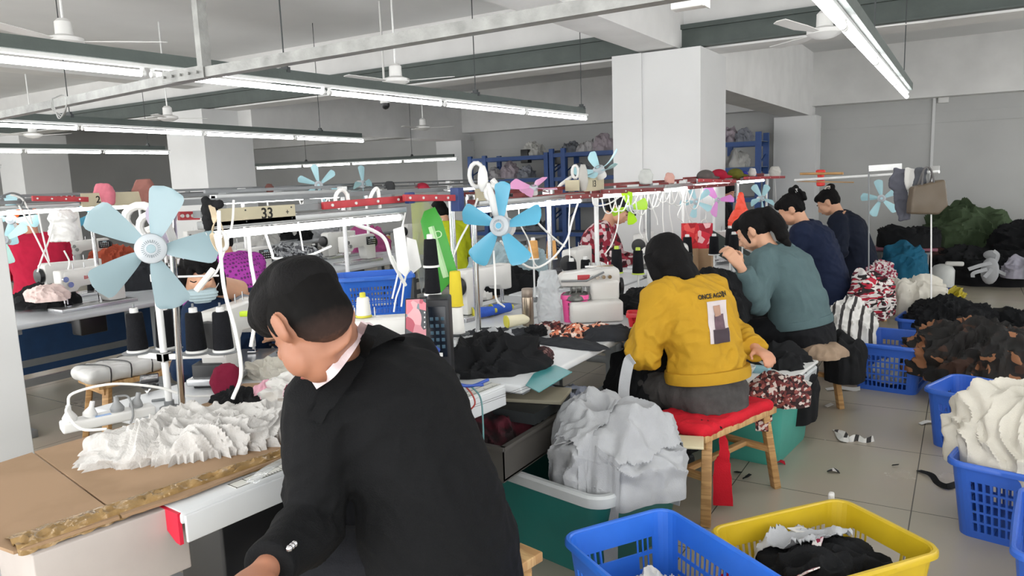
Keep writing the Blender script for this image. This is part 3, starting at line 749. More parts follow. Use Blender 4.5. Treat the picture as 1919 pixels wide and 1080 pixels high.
fin(MB().bx(-2.175, -2.168, 1.797, 1.90, 1.458, 1.512), 'plate_centre', mat('beige_card', '#c4ba92', .6), pl)
r2 = rig('second light rig, starting at the 4 plate above the bright blue fan', -2.15, 3.13, 4.5, 1.47, ((3.18, M_steel), (4.0, M_steel)), ((3.16, 4.4, 1.425),), rail='dark')
pl = fin(MB().bx(-2.128, -2.118, 3.14, 3.3, 1.475, 1.56, .002), 'number_plate', M_plate, r2, label='beige number plate marked 4')
text_mesh('4', .06, V((-2.1175, 3.22, 1.52)), (0, 1, 0), (0, 0, 1), M_ink, 'number', pl, .0008, bold=.001)
r3 = rig('third light rig above the red plaid shirt and yellow jacket', -2.12, 4.55, 6.6, 1.475, ((4.62, M_wsteel), (5.6, M_gsteel), (6.45, M_wsteel)), ((4.6, 5.8, 1.44), (5.85, 6.55, 1.44)), rail='dark')
r4 = rig('farthest light rig, glowing above the red bags and the teal sweater', -2.12, 6.65, 9.8, 1.49, ((7.4, M_wsteel), (8.3, M_wsteel), (9.7, M_wsteel)), ((6.7, 7.9, 1.455), (8.25, 9.45, 1.455)), rail='dark')
pl = fin(MB().bx(-2.2, -2.1, 4.28, 4.29, 1.49, 1.56, .002), 'number_plate', M_plate, r3); 
P8 = pX(1112, 345, -2.1)
pl8 = thing('number_plate', P8, 'small beige plate marked 13 on top of the rig left of the right column', 'number plate')
fin(MB().bx(-2.105, -2.095, P8.y-.15, P8.y+.16, P8.z-.045, P8.z+.045, .002), 'plate', M_plate, pl8)
text_mesh('13', .06, V((-2.0945, P8.y, P8.z)), (0, 1, 0), (0, 0, 1), M_ink, 'number', pl8, .0008, bold=.001)

def arm(label, pts, X, m=M_red, wd=.03, par=None):
    """painted flat bar seen over the rigs"""
    P = [pX(x, y, X) for x, y in pts]; mb = MB(); mb.bar(P[0], P[-1], .02, wd, .003)
    o = fin(mb, 'red_arm', m, par or r3, label=label)
    n = 4
    for k in range(n): q = P[0].lerp(P[-1], (k+.3)/n); fin(MB().cyl(q+V((.008, 0, 0)), q+V((.015, 0, 0)), .006, n=10), 'bolt', M_white, o)
    return o
arm('long red bar with white bolts left of the green board', [(605, 386), (768, 372)], -2.17, par=r1)
arm('short red bar with white bolts joined to the blue capped post', [(757, 371), (851, 371)], -2.12, par=r1)
bc = MB().box(pX(857, 374, -2.14), (.05, .05, .115), None, .004); fin(bc, 'post_cap', M_navyp, r1, 'blue plastic cap')
bc = MB().box(pX(768, 371, -2.14), (.03, .04, .05), None, .004); fin(bc, 'arm_joint', M_navyp, r1, 'small blue joint')
arm('dark red bar under the pink fan blades', [(1062, 370), (1128, 366)], -2.05, M_dred)
arm('long dark red bar in front of the right column', [(1128, 360), (1242, 355)], -2.05, M_dred)
arm('dark red bar above the white tangled cables', [(1290, 352), (1375, 345)], -2.05, M_dred)
arm('thin red bar over the far rig, left half', [(1310, 338), (1378, 340)], -2.0, M_red, .03, r4)
arm('thin red bar over the far rig, right half near the blue rack post', [(1395, 334), (1470, 332)], -2.0, M_red, .03, r4)
# second and third line rigs
r5 = rig('glowing light rig of the second line, behind the big fan', -5.45, 2.2, 8.9, 1.545, ((3.05, M_steel), (4.4, M_wsteel), (6.0, M_wsteel), (7.5, M_wsteel)), tuple((2.3+k*1.3, 3.5+k*1.3, 1.475) for k in range(5)))
rig('light rig of the third line near the left column', -8.75, 2.5, 10, 1.55, ((3.5, M_wsteel), (5.5, M_wsteel), (7.5, M_wsteel)), tuple((2.6+k*1.4, 3.8+k*1.4, 1.47) for k in range(5)))
rig('short light rig above the blue crates behind the man', -4.0, 3.0, 4.2, 1.53, ((4.15, M_wsteel),), ((3.0, 4.1, 1.50),), zb=0)
arm('red bar at the far left over the second line', [(60, 372), (165, 374)], -5.3, M_red, .035, r5)
arm('second short red bar at the far left, just above the other', [(100, 367), (140, 367)], -5.6, M_red, .03, r5)
arm('red bar end left of the 33 plate', [(335, 405), (372, 404)], -2.3, M_red, .03, r1)
for (x, y, X, s, lb) in ((183, 372, -5.4, '2', 'beige plate marked 2 on the second line rig, left of the big fan'),):
    P = pX(x, y, X); o = fin(MB().bx(X-.005, X+.005, P.y-.12, P.y+.4, P.z-.06, P.z+.04, .002), 'number_plate', M_plate, None, lb, 'number plate')
    text_mesh(s, .07, V((X+.0055, P.y, P.z-.01)), (0, 1, 0), (0, 0, 1), M_ink, 'number', o, .0008, bold=.001)
# trunking bar beyond the last rig carrying clothes, at right angles to the line
A_ = pd(1490, 338, 7.0); B_ = pd(1700, 325, 6.0); 
ht = thing('hanging_rail', (A_+B_)/2, 'long white horizontal pipe carrying shirts and the olive bag, right side', 'hanging rail')
fin(MB().cyl(A_, pd(1760, 322, 5.85), .013), 'pipe', M_wsteel, ht)
fin(MB().cyl(pd(1628, 318, 6.3), pd(1628, 560, 6.3), .006), 'post', M_gsteel, ht)
fin(MB().cyl(pd(1745, 318, 6.0), pd(1745, 560, 6.0), .006), 'post', M_wsteel, ht)
fin(MB().bar(pd(1628, 316, 6.3), pd(1690, 312, 6.2), .03, .05), 'bracket', M_wsteel, ht)
br = MB().cyl(pd(1493, 340, 7.0), pd(1600, 342, 6.6), .005); br.cyl(pd(1500, 326, 7.0), pd(1580, 325, 6.7), .012)
fin(br, 'wooden_rod', M_wood, ht)

# ================================================================== FANS
M_fb = mat('fan_blade_blue', '#8ea5ad', .3, var=.02); M_fb2 = mat('fan_blade_bright_blue', '#58a5c4', .3, var=.03); M_fb3 = mat('fan_blade_pale', '#a9d3dc', .35, var=.03)
M_pink = mat('fan_blade_pink', '#e3a0cd', .35, var=.03); M_lime = mat('fan_blade_lime', '#aee02b', .35, var=.03); M_hub = mat('fan_hub_grey', '#b9c0c6', .35, var=.02)
def fan(label, c, ax, rad, n=5, m=M_fb, rot=0, hr=.22, w=.42, tw=.35, back=1, bend=0.0, missing=()):
    t = thing('clip_fan', c, label, 'fan', 'clip-on fans')
    ax = V(ax).normalized(); e1 = V((0, 0, 1)); e1 = (e1-ax*e1.dot(ax)).normalized(); e2 = ax.cross(e1)
    def dn(mb, nm, mt, par=None): return fin(mb, nm, mt, par or t, world=False)
    R_ = rad*hr
    hub = dn(MB().lathe([(R_, -R_*.5), (R_*1.02, 0), (R_*.97, R_*.35), (R_*.75, R_*.5), (0.001, R_*.52)], (0, 0, 0), ax, 32), 'hub', M_hub)
    g = MB()
    for k in range(26):
        a = 2*pi*k/26; d = e1*cos(a)+e2*sin(a); g.bar(d*R_*.40+ax*R_*.52, d*R_*.6+ax*R_*.515, R_*.05, R_*.03)
    dn(g, 'vent_slots', mat('vent_grey', '#6f7a80', .6), hub)
    dn(MB().lathe([(R_*.3, R_*.5), (R_*.28, R_*.56), (0.001, R_*.57)], (0, 0, 0), ax, 20), 'hub_disc', m, hub)
    if back: dn(MB().lathe([(R_*.95, -R_*1.6), (R_*1.0, -R_*1.3), (R_*.9, -R_*.55)], (0, 0, 0), ax, 20), 'motor', M_white)
    for k in range(n):
        if k in missing: continue
        a = rot+2*pi*k/n; d = e1*cos(a)+e2*sin(a); s_ = ax.cross(d).normalized()
        nu, nv = 14, 8; vs_ = []
        for i in range(nu+1):
            u_ = i/nu; r_ = R_*.9+(rad-R_*.9)*u_
            ww = rad*w*(.30+.70*min(1, u_*1.25)**.8); 
            if u_ > .86: ww *= sqrt(max(0.02, 1-((u_-.86)/.145)**2))
            for j in range(nv+1):
                q_ = (j/nv-.5)*ww; y_ = q_+rad*.07*u_
                vs_.append(d*r_+s_*y_+ax*(-q_*tw*1.2+bend*u_*u_*rad+.02*rad*cos(q_/ww*pi)))
        fs = [(i*(nv+1)+j, (i+1)*(nv+1)+j, (i+1)*(nv+1)+j+1, i*(nv+1)+j+1) for i in range(nu) for j in range(nv)]
        off = len(vs_); vs2 = vs_+[p-ax*.002 for p in vs_]; f2 = fs+[tuple(off+x for x in reversed(f)) for f in fs]
        rim = [i*(nv+1) for i in range(nu+1)]+[nu*(nv+1)+j for j in range(1, nv+1)]+[i*(nv+1)+nv for i in range(nu-1, -1, -1)]+[j for j in range(nv-1, 0, -1)]
        f2 += [(rim[i], rim[(i+1) % len(rim)], off+rim[(i+1) % len(rim)], off+rim[i]) for i in range(len(rim))]
        dn(MB().add(vs2, f2), 'blade', m)
    return t
fc = pd(283, 466, 2.42)
big = fan('large pale blue five-bladed fan at the left, in front of the masked woman', fc, CAM-fc+V((.1, -.1, -.1)), .208, 5, M_fb, radians(-24), .235, .52)
st = MB(); st.tube(spline([fc+V((-.02, .03, .06)), fc+V((-.05, .08, .12)), fc+V((-.04, .1, .05)), fc+V((0, .1, -.04))]), .014); fin(st, 'bracket', M_white, big)
f2c = pd(938, 424, 3.55)
f2 = fan('bright blue five-bladed fan in the centre, hanging in front of the lime shirt', f2c, CAM-f2c+V((-1.4, 0, .3)), .215, 5, M_fb2, radians(-5), .235, .47)
fin(MB().tube(spline([f2c+V((.0, .05, .02)), f2c+V((-.05, .1, .1)), f2c+V((-.07, .1, .18)), f2c+V((-.1, .1, .22))]), .016), 'bracket', M_white, f2)
q = pX(597, 347, -5.35); fan('pale blue six-bladed fan above the rails, upper middle', q, CAM-q, .20, 6, M_fb3, radians(5), .2, .34)
q = pX(680, 345, -5.35); fan('pale blue fan turned edge-on, right of the six-bladed one', q, (1, .25, .0), .19, 4, M_fb3, radians(0), .2, .4)
q = pd(1122, 318, 4.9); fan('pale translucent blue fan lying on top of the rig by the right column', q, (-.1, -.5, .8), .17, 5, M_fb3, radians(40), .22, .38, bend=.35)
q = pX(1000, 352, -2.13); fan('pink fan with drooping blades resting on the rig', q, (.2, -.3, 1), .14, 4, M_pink, radians(60), .18, .55, bend=.1)
q = pd(1180, 390, 5.3); fan('lime green fan hanging over the red plaid shirt', q, (.5, -.7, -.3), .13, 4, M_lime, radians(100), .2, .6)
q = pd(1305, 378, 6.8); fan('light blue fan behind the tangled white cables', q, CAM-q, .15, 5, M_fb3, radians(20), .2, .42)
q = pd(1345, 375, 7.0); fan('pink fan between the far rig posts', q, (.6, -.6, .3), .17, 3, mat('fan_blade_magenta', '#df8fd8', .35), radians(30), .15, .5)
q = pd(1428, 372, 7.6); fan('pale blue fan hanging by the blue rack post', q, (.8, -.5, .2), .17, 5, M_fb3, radians(30), .18, .4)
q = pd(1652, 372, 6.6); fan('blue fan hanging under the clothes rail at the right', q, CAM-q, .17, 5, M_fb3, radians(8), .2, .42)
q = pd(20, 412, 5.0); fan('blue fan at the far left edge above the orange cap', q, (.8, -.6, 0), .17, 4, M_fb3, radians(80), .18, .5)
q = pd(8, 450, 4.6); fan('fan with pale green blade at the left edge, beside the partition', q, (.7, -.6, .2), .15, 3, mat('fan_blade_mint', '#bfe9e2', .35), radians(-60), .18, .5)
q = pd(172, 402, 5.4); fan('small blue fan behind the big pale fan', q, (.9, -.4, 0), .13, 4, M_fb2, radians(30), .2, .45)

# ================================================================== BASKETS
def basket(label, c, lx, ly, h, m, rz=0, taper=.86, group='plastic baskets', rim=.018, cols=16, rows=5, cr=.06, handle=True, z0=0, name='laundry_basket', tilt=None):
    """open moulded basket: rounded-rectangle wall with real slots, rolled rim, floor"""
    t = thing(name, c, label, 'basket', group, rz)
    if tilt: t.rotation_euler = (tilt[0], tilt[1], rz)
    N = []                                              # perimeter samples: position, outward normal, is-slot column
    hx, hy = lx/2, ly/2; nx = cols*2+1; ny = max(7, int(cols*ly/lx)*2+1)
    per = []
    def side(a, b, n, lab):
        for i in range(n): t_ = (i+(0 if i == 0 else (-.2 if i % 2 else .2)))/n; per.append((a[0]+(b[0]-a[0])*t_, a[1]+(b[1]-a[1])*t_, lab, i, n))
    def corner(cx, cy, a0):
        for i in range(5): a = a0+pi/2*i/5; per.append((cx+cr*cos(a), cy+cr*sin(a), 'c', i, 5))
    side((-hx+cr, -hy), (hx-cr, -hy), nx, 'x'); corner(hx-cr, -hy+cr, -pi/2)
    side((hx, -hy+cr), (hx, hy-cr), ny, 'y'); corner(hx-cr, hy-cr, 0)
    side((hx-cr, hy), (-hx+cr, hy), nx, 'x'); corner(-hx+cr, hy-cr, pi/2)
    side((-hx, hy-cr), (-hx, -hy+cr), ny, 'y'); corner(-hx+cr, -hy+cr, pi)
    zs = [0, .10]; top = .80; hh_ = (top-.10)/rows
    for r in range(rows): zs += [.10+hh_*(r+.78), .10+hh_*(r+1)]
    zs += [.85, .93, 1.0]
    n = len(per); th = .006
    def pt(i, k, o=0):
        x, y = per[i % n][0], per[i % n][1]; f = taper+(1-taper)*zs[k]; L_ = sqrt(x*x+y*y)
        return V((x*f-o*th*x/L_, y*f-o*th*y/L_, h*zs[k]))
    def solid(i, k):
        if i < 0 or i >= n: i %= n
        lab, ii, nn = per[i][2], per[i][3], per[i][4]
        if lab == 'c' or ii == 0 or ii == nn-1: return True
        if k >= 1 and k < 1+2*rows:
            if (k-1) % 2 == 0 and ii % 2 == 1:
                if handle and lab == 'y' and abs(ii+.5-nn/2) < nn*.24 and k == 1+2*(rows-2): return True
                return False
            if handle and lab == 'y' and k == 1+2*(rows-1) and abs(ii+.5-nn/2) < nn*.22: return False
            return True
        return True
    mb = MB(); vs_ = [pt(i, k, o) for o in (0, 1) for k in range(len(zs)) for i in range(n)]; K = len(zs)
    def id_(o, k, i): return o*K*n+k*n+(i % n)
    fs = []
    for k in range(K-1):
        for i in range(n):
            if not solid(i, k): continue
            fs.append((id_(0, k, i), id_(0, k, i+1), id_(0, k+1, i+1), id_(0, k+1, i)))
            fs.append((id_(1, k, i), id_(1, k+1, i), id_(1, k+1, i+1), id_(1, k, i+1)))
            if not solid(i-1, k): fs.append((id_(0, k, i), id_(0, k+1, i), id_(1, k+1, i), id_(1, k, i)))
            if not solid(i+1, k): fs.append((id_(0, k, i+1), id_(1, k, i+1), id_(1, k+1, i+1), id_(0, k+1, i+1)))
            if k == 0 or not solid(i, k-1): fs.append((id_(0, k, i), id_(1, k, i), id_(1, k, i+1), id_(0, k, i+1)))
            if k == K-2 or not solid(i, k+1): fs.append((id_(0, k+1, i), id_(0, k+1, i+1), id_(1, k+1, i+1), id_(1, k+1, i)))
    mb.add(vs_, fs)
    me = mesh_of(mb, None, False, False)
    o = fin(me, 'basket_wall', m, t, world=False)
    for p in o.data.polygons: p.use_smooth = False
    r = MB(); rp = []
    ring = []
    for i in range(n):
        x, y = per[i][0], per[i][1]; L_ = sqrt(x*x+y*y)
        nx_, ny_ = x/L_, y/L_
        for (dx, dz) in ((-.004, 0), (0, .006), (rim*.6, .006), (rim, -.002), (rim, -.018), (rim*.8, -.018), (rim*.75, -.002), (0, -.002)):
            ring.append(V((x+nx_*dx, y+ny_*dx, h+dz)))
    fr = [(i*8+a, i*8+(a+1) % 8, ((i+1) % n)*8+(a+1) % 8, ((i+1) % n)*8+a) for i in range(n) for a in range(8)]
    r.add(ring, fr); fin(r, 'rim', m, t, world=False)
    b = MB(); b.box((0, 0, .008), (lx*taper-.03, ly*taper-.03, .008), None, .003)
    for k in range(-3, 4): b.box((k*lx*taper/8, 0, .014), (.01, ly*taper-.04, .006))
    fin(b, 'basket_floor', m, t, world=False)
    return t
M_bb = mat('blue_basket', '#2f6fd6', .35, var=.05); M_bb2 = mat('royal_blue_basket', '#3060c0', .38, var=.05); M_yb = mat('yellow_basket', '#c5a81f', .38, var=.06)

def between(P, Q): return (P+Q)/2
# near blue basket, lower centre
BH = .36
rzb = radians(-33)
b1 = basket('near bright blue slotted basket at the bottom centre, half filled with white cloth', (-.738, 2.13, 0), .66, .44, .35, M_bb, radians(-33), rows=4, cols=20)
b2 = basket('yellow slotted basket with black clothes at the bottom right', (-.37, 2.58, 0), .60, .44, .31, M_yb, radians(52), rows=3, cols=18)
b3 = basket('blue basket heaped with cream white clothes at the right edge, middle', (.31, 3.66, 0), .56, .42, .33, M_bb2, radians(-12), rows=5, cols=15)
b4 = basket('blue basket cut by the right edge of the view, lower right', (.46, 2.98, 0), .5, .6, .34, M_bb2, radians(-5), rows=5, cols=15)
b5 = basket('blue basket in the aisle right of the wooden stool, nearly empty', (-.385, 5.92, 0), .45, .60, .34, M_bb2, radians(-8), rows=5, cols=10)
b6 = basket('blue basket loaded with black clothes behind the nearly empty one', (-.12, 6.85, 0), .58, .44, .34, M_bb2, radians(-8), rows=5, cols=14)
b7 = basket('blue basket under the brown and black clothes, only its corner showing', (.16, 4.75, 0), .5, .42, .33, M_bb2, radians(-20), rows=5, cols=14)
b8 = basket('blue basket standing on the table behind the man’s head', (-3.42, 3.78, .70), .50, .36, .27, M_bb, radians(45), rows=5, cols=16, name='plastic_basket')
sew_table('low grey table behind the man carrying the blue basket', -3.95, -3.1, 3.4, 4.3, 'sewing tables', M_topg, z=.70)
b9 = basket('small red basket on the table left of the yellow sleeve', pz(1200, 612, ZT)+V((0, .03, 0)), .16, .11, .07, mat('red_basket', '#d1222f', .4), radians(20), rows=2, cols=8, cr=.02, rim=.006, handle=False, name='small_basket')
b10 = basket('pink openwork basket between the plastic bag and the overlock machine', pz(1072, 604, ZT)+V((0, .05, 0)), .15, .13, .15, mat('pink_basket', '#e8559a', .4), radians(20), rows=4, cols=6, cr=.03, rim=.006, handle=False, name='small_basket')

# ================================================================== STORAGE TUBS (teal with pale rims)
M_tub = mat('teal_tub', '#236e68', .4, var=.05); M_tub2 = mat('teal_tub_light', '#4aa596', .4, var=.05); M_rim = mat('pale_rim', '#b9bdbe', .4)
def tub(label, c, lx, ly, h, m, rz, rimm=M_rim, lid=False):
    t = thing('storage_tub', c, label, 'storage tub', 'teal storage tubs', rz); cr = .07; n = 40; vs_ = []
    def rr(sx, sy, z, off=0):
        o = []
        for k in range(n):
            a = 2*pi*k/n; q_ = int(k/(n/4)); cx = (sx/2-cr)*(1 if q_ in (0, 3) else -1); cy = (sy/2-cr)*(1 if q_ in (0, 1) else -1)
            o.append(V((cx+(cr+off)*cos(a), cy+(cr+off)*sin(a), z)))
        return o
    lv = [(.88, 0, 0), (.90, .02, 0), (1, h-.05, 0), (1, h-.05, -.006), (.90, .03, -.006)]
    for f, z, o_ in lv: vs_ += rr(lx*f, ly*f, z, o_)
    fs = [(k_*n+i, k_*n+(i+1) % n, (k_+1)*n+(i+1) % n, (k_+1)*n+i) for k_ in range(4) for i in range(n)] + [tuple(range(n)), tuple(4*n+i for i in range(n))]
    fin(MB().add(vs_, fs), 'tub_body', m, t, world=False)
    vs_ = []
    for off, z in ((-.006, h-.055), (.0, h-.06), (.022, h-.05), (.026, h-.01), (.018, h), (-.002, h), (-.006, h-.01)): vs_ += rr(lx, ly, z, off)
    fs = [(k_*n+i, k_*n+(i+1) % n, ((k_+1) % 7)*n+(i+1) % n, ((k_+1) % 7)*n+i) for k_ in range(7) for i in range(n)]
    fin(MB().add(vs_, fs), 'tub_rim', rimm, t, world=False)
    if lid: fin(MB().box((0, 0, h+.01), (lx+.03, ly+.03, .02), None, .009), 'lid', M_white, t, world=False)
    return t
tb1 = tub('big dark teal tub with a pale rim, under the grey cloth heap', (-1.42, 2.80, 0), .74, .62, .375, M_tub, radians(-12))
tb2 = tub('light teal tub with a white lid behind the first bench legs', (-1.0, 4.25, 0), .52, .64, .44, M_tub2, radians(-6), lid=True)

# ================================================================== BENCHES AND STOOLS
def bench(label, c, L, W, h, rz=0, splay=.10, slats=3, legs=4):
    t = thing('wooden_bench', c, label, 'bench', 'wooden benches', rz)
    def dn(mb, nm, mt): return fin(mb, nm, mt, t, world=False)
    s_ = MB(); sw = W/slats
    for k in range(slats): s_.box((0, -W/2+sw*(k+.5), h-.016), (L, sw-.004, .032), None, .004)
    dn(s_, 'seat', M_woodx)
    for sx in (-1, 1):
        for sy in (-1, 1):
            dn(MB().bar((sx*(L/2-.06), sy*(W/2-.035), h-.03), (sx*(L/2-.06+splay*.6), sy*(W/2-.035+splay*.35), 0), .045, .035, .003), 'leg', M_wood)
        dn(MB().bar((sx*(L/2-.04), -W/2+.01, h*.5), (sx*(L/2-.04), W/2-.01, h*.5), .03, .03, .003), 'end_rail', M_wood)
        dn(MB().bar((sx*(L/2-.05), -W/2+.02, h-.055), (sx*(L/2-.05), W/2-.02, h-.055), .035, .04, .003), 'top_rail', M_wood)
    dn(MB().bar((-L/2+.04, 0, h*.5), (L/2-.04, 0, h*.5), .03, .025, .003), 'stretcher', M_wood)
    return t
bench('wooden bench under the person in the yellow jacket', (-.98, 3.44, 0), .60, .30, .42, radians(72))
bench('wooden stool under the person in the teal sweater', (-.88, 4.98, 0), .50, .30, .43, radians(65))
bench('wooden stool the man in black sits on', (-1.28, 1.60, 0), .62, .30, .43, radians(78))
bench('wooden stool of the person in navy with messy hair', (-.95, 6.75, 0), .40, .28, .45, radians(70))
bench('wooden stool of the far person in navy by the wall', (-.85, 8.2, 0), .40, .28, .45, radians(70))
ws = bench('wooden stool end with a white wrapped cushion at the left, before the second line', (-4.55, 2.78, 0), .72, .32, .43, radians(82))
# wrapped cushion tied with black cord on that stool
cq = pz(95, 700, .44)
cs = MB(); cs.box((-4.56, 2.6, .475), (.30, .46, .085), Matrix.Rotation(radians(-8), 3, 'Z'), .038)
me = blob(cs, .008, 8, disp=lambda p, n: .008*foldf(p, 8, 3)); cu = fin(me, 'wrapped_cushion', M_white, None, 'white plastic-wrapped cushion tied with black cord on the left stool', 'cushion')
cdm = MB()
for k, yy in enumerate((2.45, 2.58, 2.72)):
    cdm.tube(spline([(-4.39, yy, .44), (-4.395, yy+.01, .50), (-4.45, yy+.03, .526), (-4.56, yy+.02, .53), (-4.68, yy-.02, .525), (-4.725, yy-.03, .5), (-4.73, yy-.03, .45)]), .004, 6)
fin(cdm, 'cord', M_black, cu)
# red seat pad tied to the yellow person's bench
rp = MB(); rp.box((-.99, 3.42, .435), (.60, .30, .045), Matrix.Rotation(radians(72), 3, 'Z'), .02)
me = blob(rp, .008, 6, disp=lambda p, n: .012*foldf(p, 7, 8)); rpad = fin(me, 'seat_pad', mat('red_cloth_pad', '#c9202f', .85, bump=.3, bscale=200), None, 'red cloth seat pad with a hanging tail on the first bench', 'seat pad')
tl = MB(); q = pz(1352, 800, .40); q2 = pz(1355, 948, .03)
ribbon(tl, [q, q+V((.02, -.02, -.12)), (q+q2)/2, q2], [.025, .04, .05, .06, .075, .085, .09], .006, up=(.3, -1, 0)); fin(tl, 'hanging_tail', mat('red_cloth_pad', '#c9202f'), rpad)

# ================================================================== BLUE RACKS
def rack(label, x0, x1, y, levels, h, posts, d=.55):
    t = thing('storage_rack', ((x0+x1)/2, y, 0), label, 'rack', 'blue storage racks')
    for x in posts:
        for yy in (y-d, y):
            p = MB().bx(x-.045, x+.045, yy-.03, yy+.03, 0, h)
            fin(p, 'upright', M_blue, t)
        b = MB()
        for k in range(4): b.bar((x, y-d, .3+k*.45), (x, y, .5+k*.45 if k % 2 else .1+k*.45), .02, .02)
        fin(b, 'brace', M_blue, t)
    for z in levels:
        fin(MB().bx(x0, x1, y-d-.02, y-d+.02, z-.04, z+.03), 'beam', M_blue, t)
        fin(MB().bx(x0, x1, y-.02, y+.02, z-.04, z+.03), 'beam', M_blue, t)
        fin(MB().bx(x0, x1, y-d, y, z+.03, z+.04), 'shelf_board', mat('rack_board', '#5f6f86', .6), t)
    return t
YR = 12.6
def XR_(px): return pY(px, 300, YR).x
rack('blue storage rack at the far wall left of the right column, left bay', XR_(880), XR_(1028), YR+.55, (.5, 1.05, 1.55, 1.98), 2.06, (XR_(881), XR_(908), XR_(1024)))
rack('blue storage rack at the far wall, bay ending behind the right column', XR_(1036), XR_(1150), YR+.55, (.5, 1.05, 1.55, 2.0), 2.12, (XR_(1034), XR_(1056), XR_(1170)))
rack('blue storage rack between the right column and the back pilaster', XR_(1352), XR_(1425), YR+.55, (.5, 1.1, 1.6, 2.02), 2.2, (XR_(1352), XR_(1421)))
# ================================================================== PEOPLE
def skin_mat(name, c): return mat(name, c, .55, var=.05, scale=12, sss=.12)
M_skin = skin_mat('skin_warm', '#c08b70'); M_skin2 = skin_mat('skin_light', '#d0a083')
M_hair = mat('black_hair', '#0b0a0b', .8, var=.3, scale=40, bump=.4, bscale=160)
def ik(a, b, l1, l2, pole):
    """elbow/knee between a and b bending towards pole"""
    d = b-a; L = min(d.length, (l1+l2)*.985); dn = d.normalized(); b2 = a+dn*L
    x = (l1*l1-l2*l2+L*L)/(2*L); hh = sqrt(max(0, l1*l1-x*x)); pp = pole-dn*pole.dot(dn)
    return a+dn*x+pp.normalized()*hh, b2
def hand(mb, w, d, nrm, thumb, s=1.0, curl=.5):
    """five fingers and a palm; w wrist, d pointing along the hand, nrm palm normal (towards what is held), thumb side axis"""
    d = d.normalized(); nrm = (nrm-d*nrm.dot(d)).normalized(); th = (thumb-d*thumb.dot(d)-nrm*thumb.dot(nrm)).normalized()
    mb.loft([(w-d*.01*s, th, nrm, .026*s, .02*s), (w+d*.03*s, th, nrm, .036*s, .017*s), (w+d*.075*s, th, nrm, .041*s, .015*s), (w+d*.092*s, th, nrm, .038*s, .012*s)], 16)
    for k, (o_, ln) in enumerate(((.03, .072), (.010, .080), (-.010, .074), (-.029, .058))):
        b = w+d*.085*s+th*o_*s; q1 = b+(d*cos(curl*.5)+nrm*sin(curl*.5))*ln*.45*s
        q2 = q1+(d*cos(curl*1.4)+nrm*sin(curl*1.4))*ln*.32*s; q3 = q2+(d*cos(curl*2.2)+nrm*sin(curl*2.2))*ln*.26*s
        mb.tube([b-d*.02*s, b, q1, q2, q3], [.0095*s, .0095*s, .009*s, .008*s, .0065*s], 8)
    t0 = w+d*.025*s+th*.03*s; t1 = t0+(d*.6+th*.7+nrm*.3).normalized()*.04*s; t2 = t1+(d*.85+th*.2+nrm*.5).normalized()*.032*s
    mb.tube([t0-th*.02*s, t0, t1, t2], [.013*s, .013*s, .0105*s, .008*s], 8)
def head(mb, o, f, u, s, k=1.0):
    fr = (s, f, u)
    def P(a, b, c): return o+s*a*k+f*b*k+u*c*k
    mb.ell(P(0, -.012, .022), (.076*k, .098*k, .093*k), fr, 24)
    mb.ell(P(0, .035, -.03), (.062*k, .062*k, .082*k), fr, 20)
    mb.ell(P(0, .045, -.088), (.04*k, .042*k, .032*k), fr, 14)
    for a in (-1, 1):
        mb.ell(P(a*.042, .04, -.055), (.028*k, .04*k, .045*k), fr, 12)
        mb.ell(P(a*.033, .075, -.018), (.022*k, .018*k, .02*k), fr, 12)
        mb.loft([(P(a*.066, -.005, -.04), f, u, .008*k, .008*k), (P(a*.078, -.012, -.03), f, u, .015*k, .02*k), (P(a*.086, -.02, -.015), f, u, .021*k, .031*k), (P(a*.090, -.026, -.010), f, u, .019*k, .03*k)], 12)
    mb.ell(P(0, .082, .016), (.045*k, .014*k, .013*k), fr, 12)
    mb.tube([P(0, .088, .008), P(0, .105, -.018), P(0, .117, -.036), P(0, .098, -.048)], [.008*k, .0095*k, .0125*k, .009*k], 10)
    for a in (-1, 1): mb.ell(P(a*.011, .101, -.038), (.009*k, .011*k, .008*k), fr, 8)
    mb.ell(P(0, .094, -.066), (.024*k, .011*k, .006*k), fr, 12); mb.ell(P(0, .092, -.076), (.021*k, .011*k, .007*k), fr, 12)
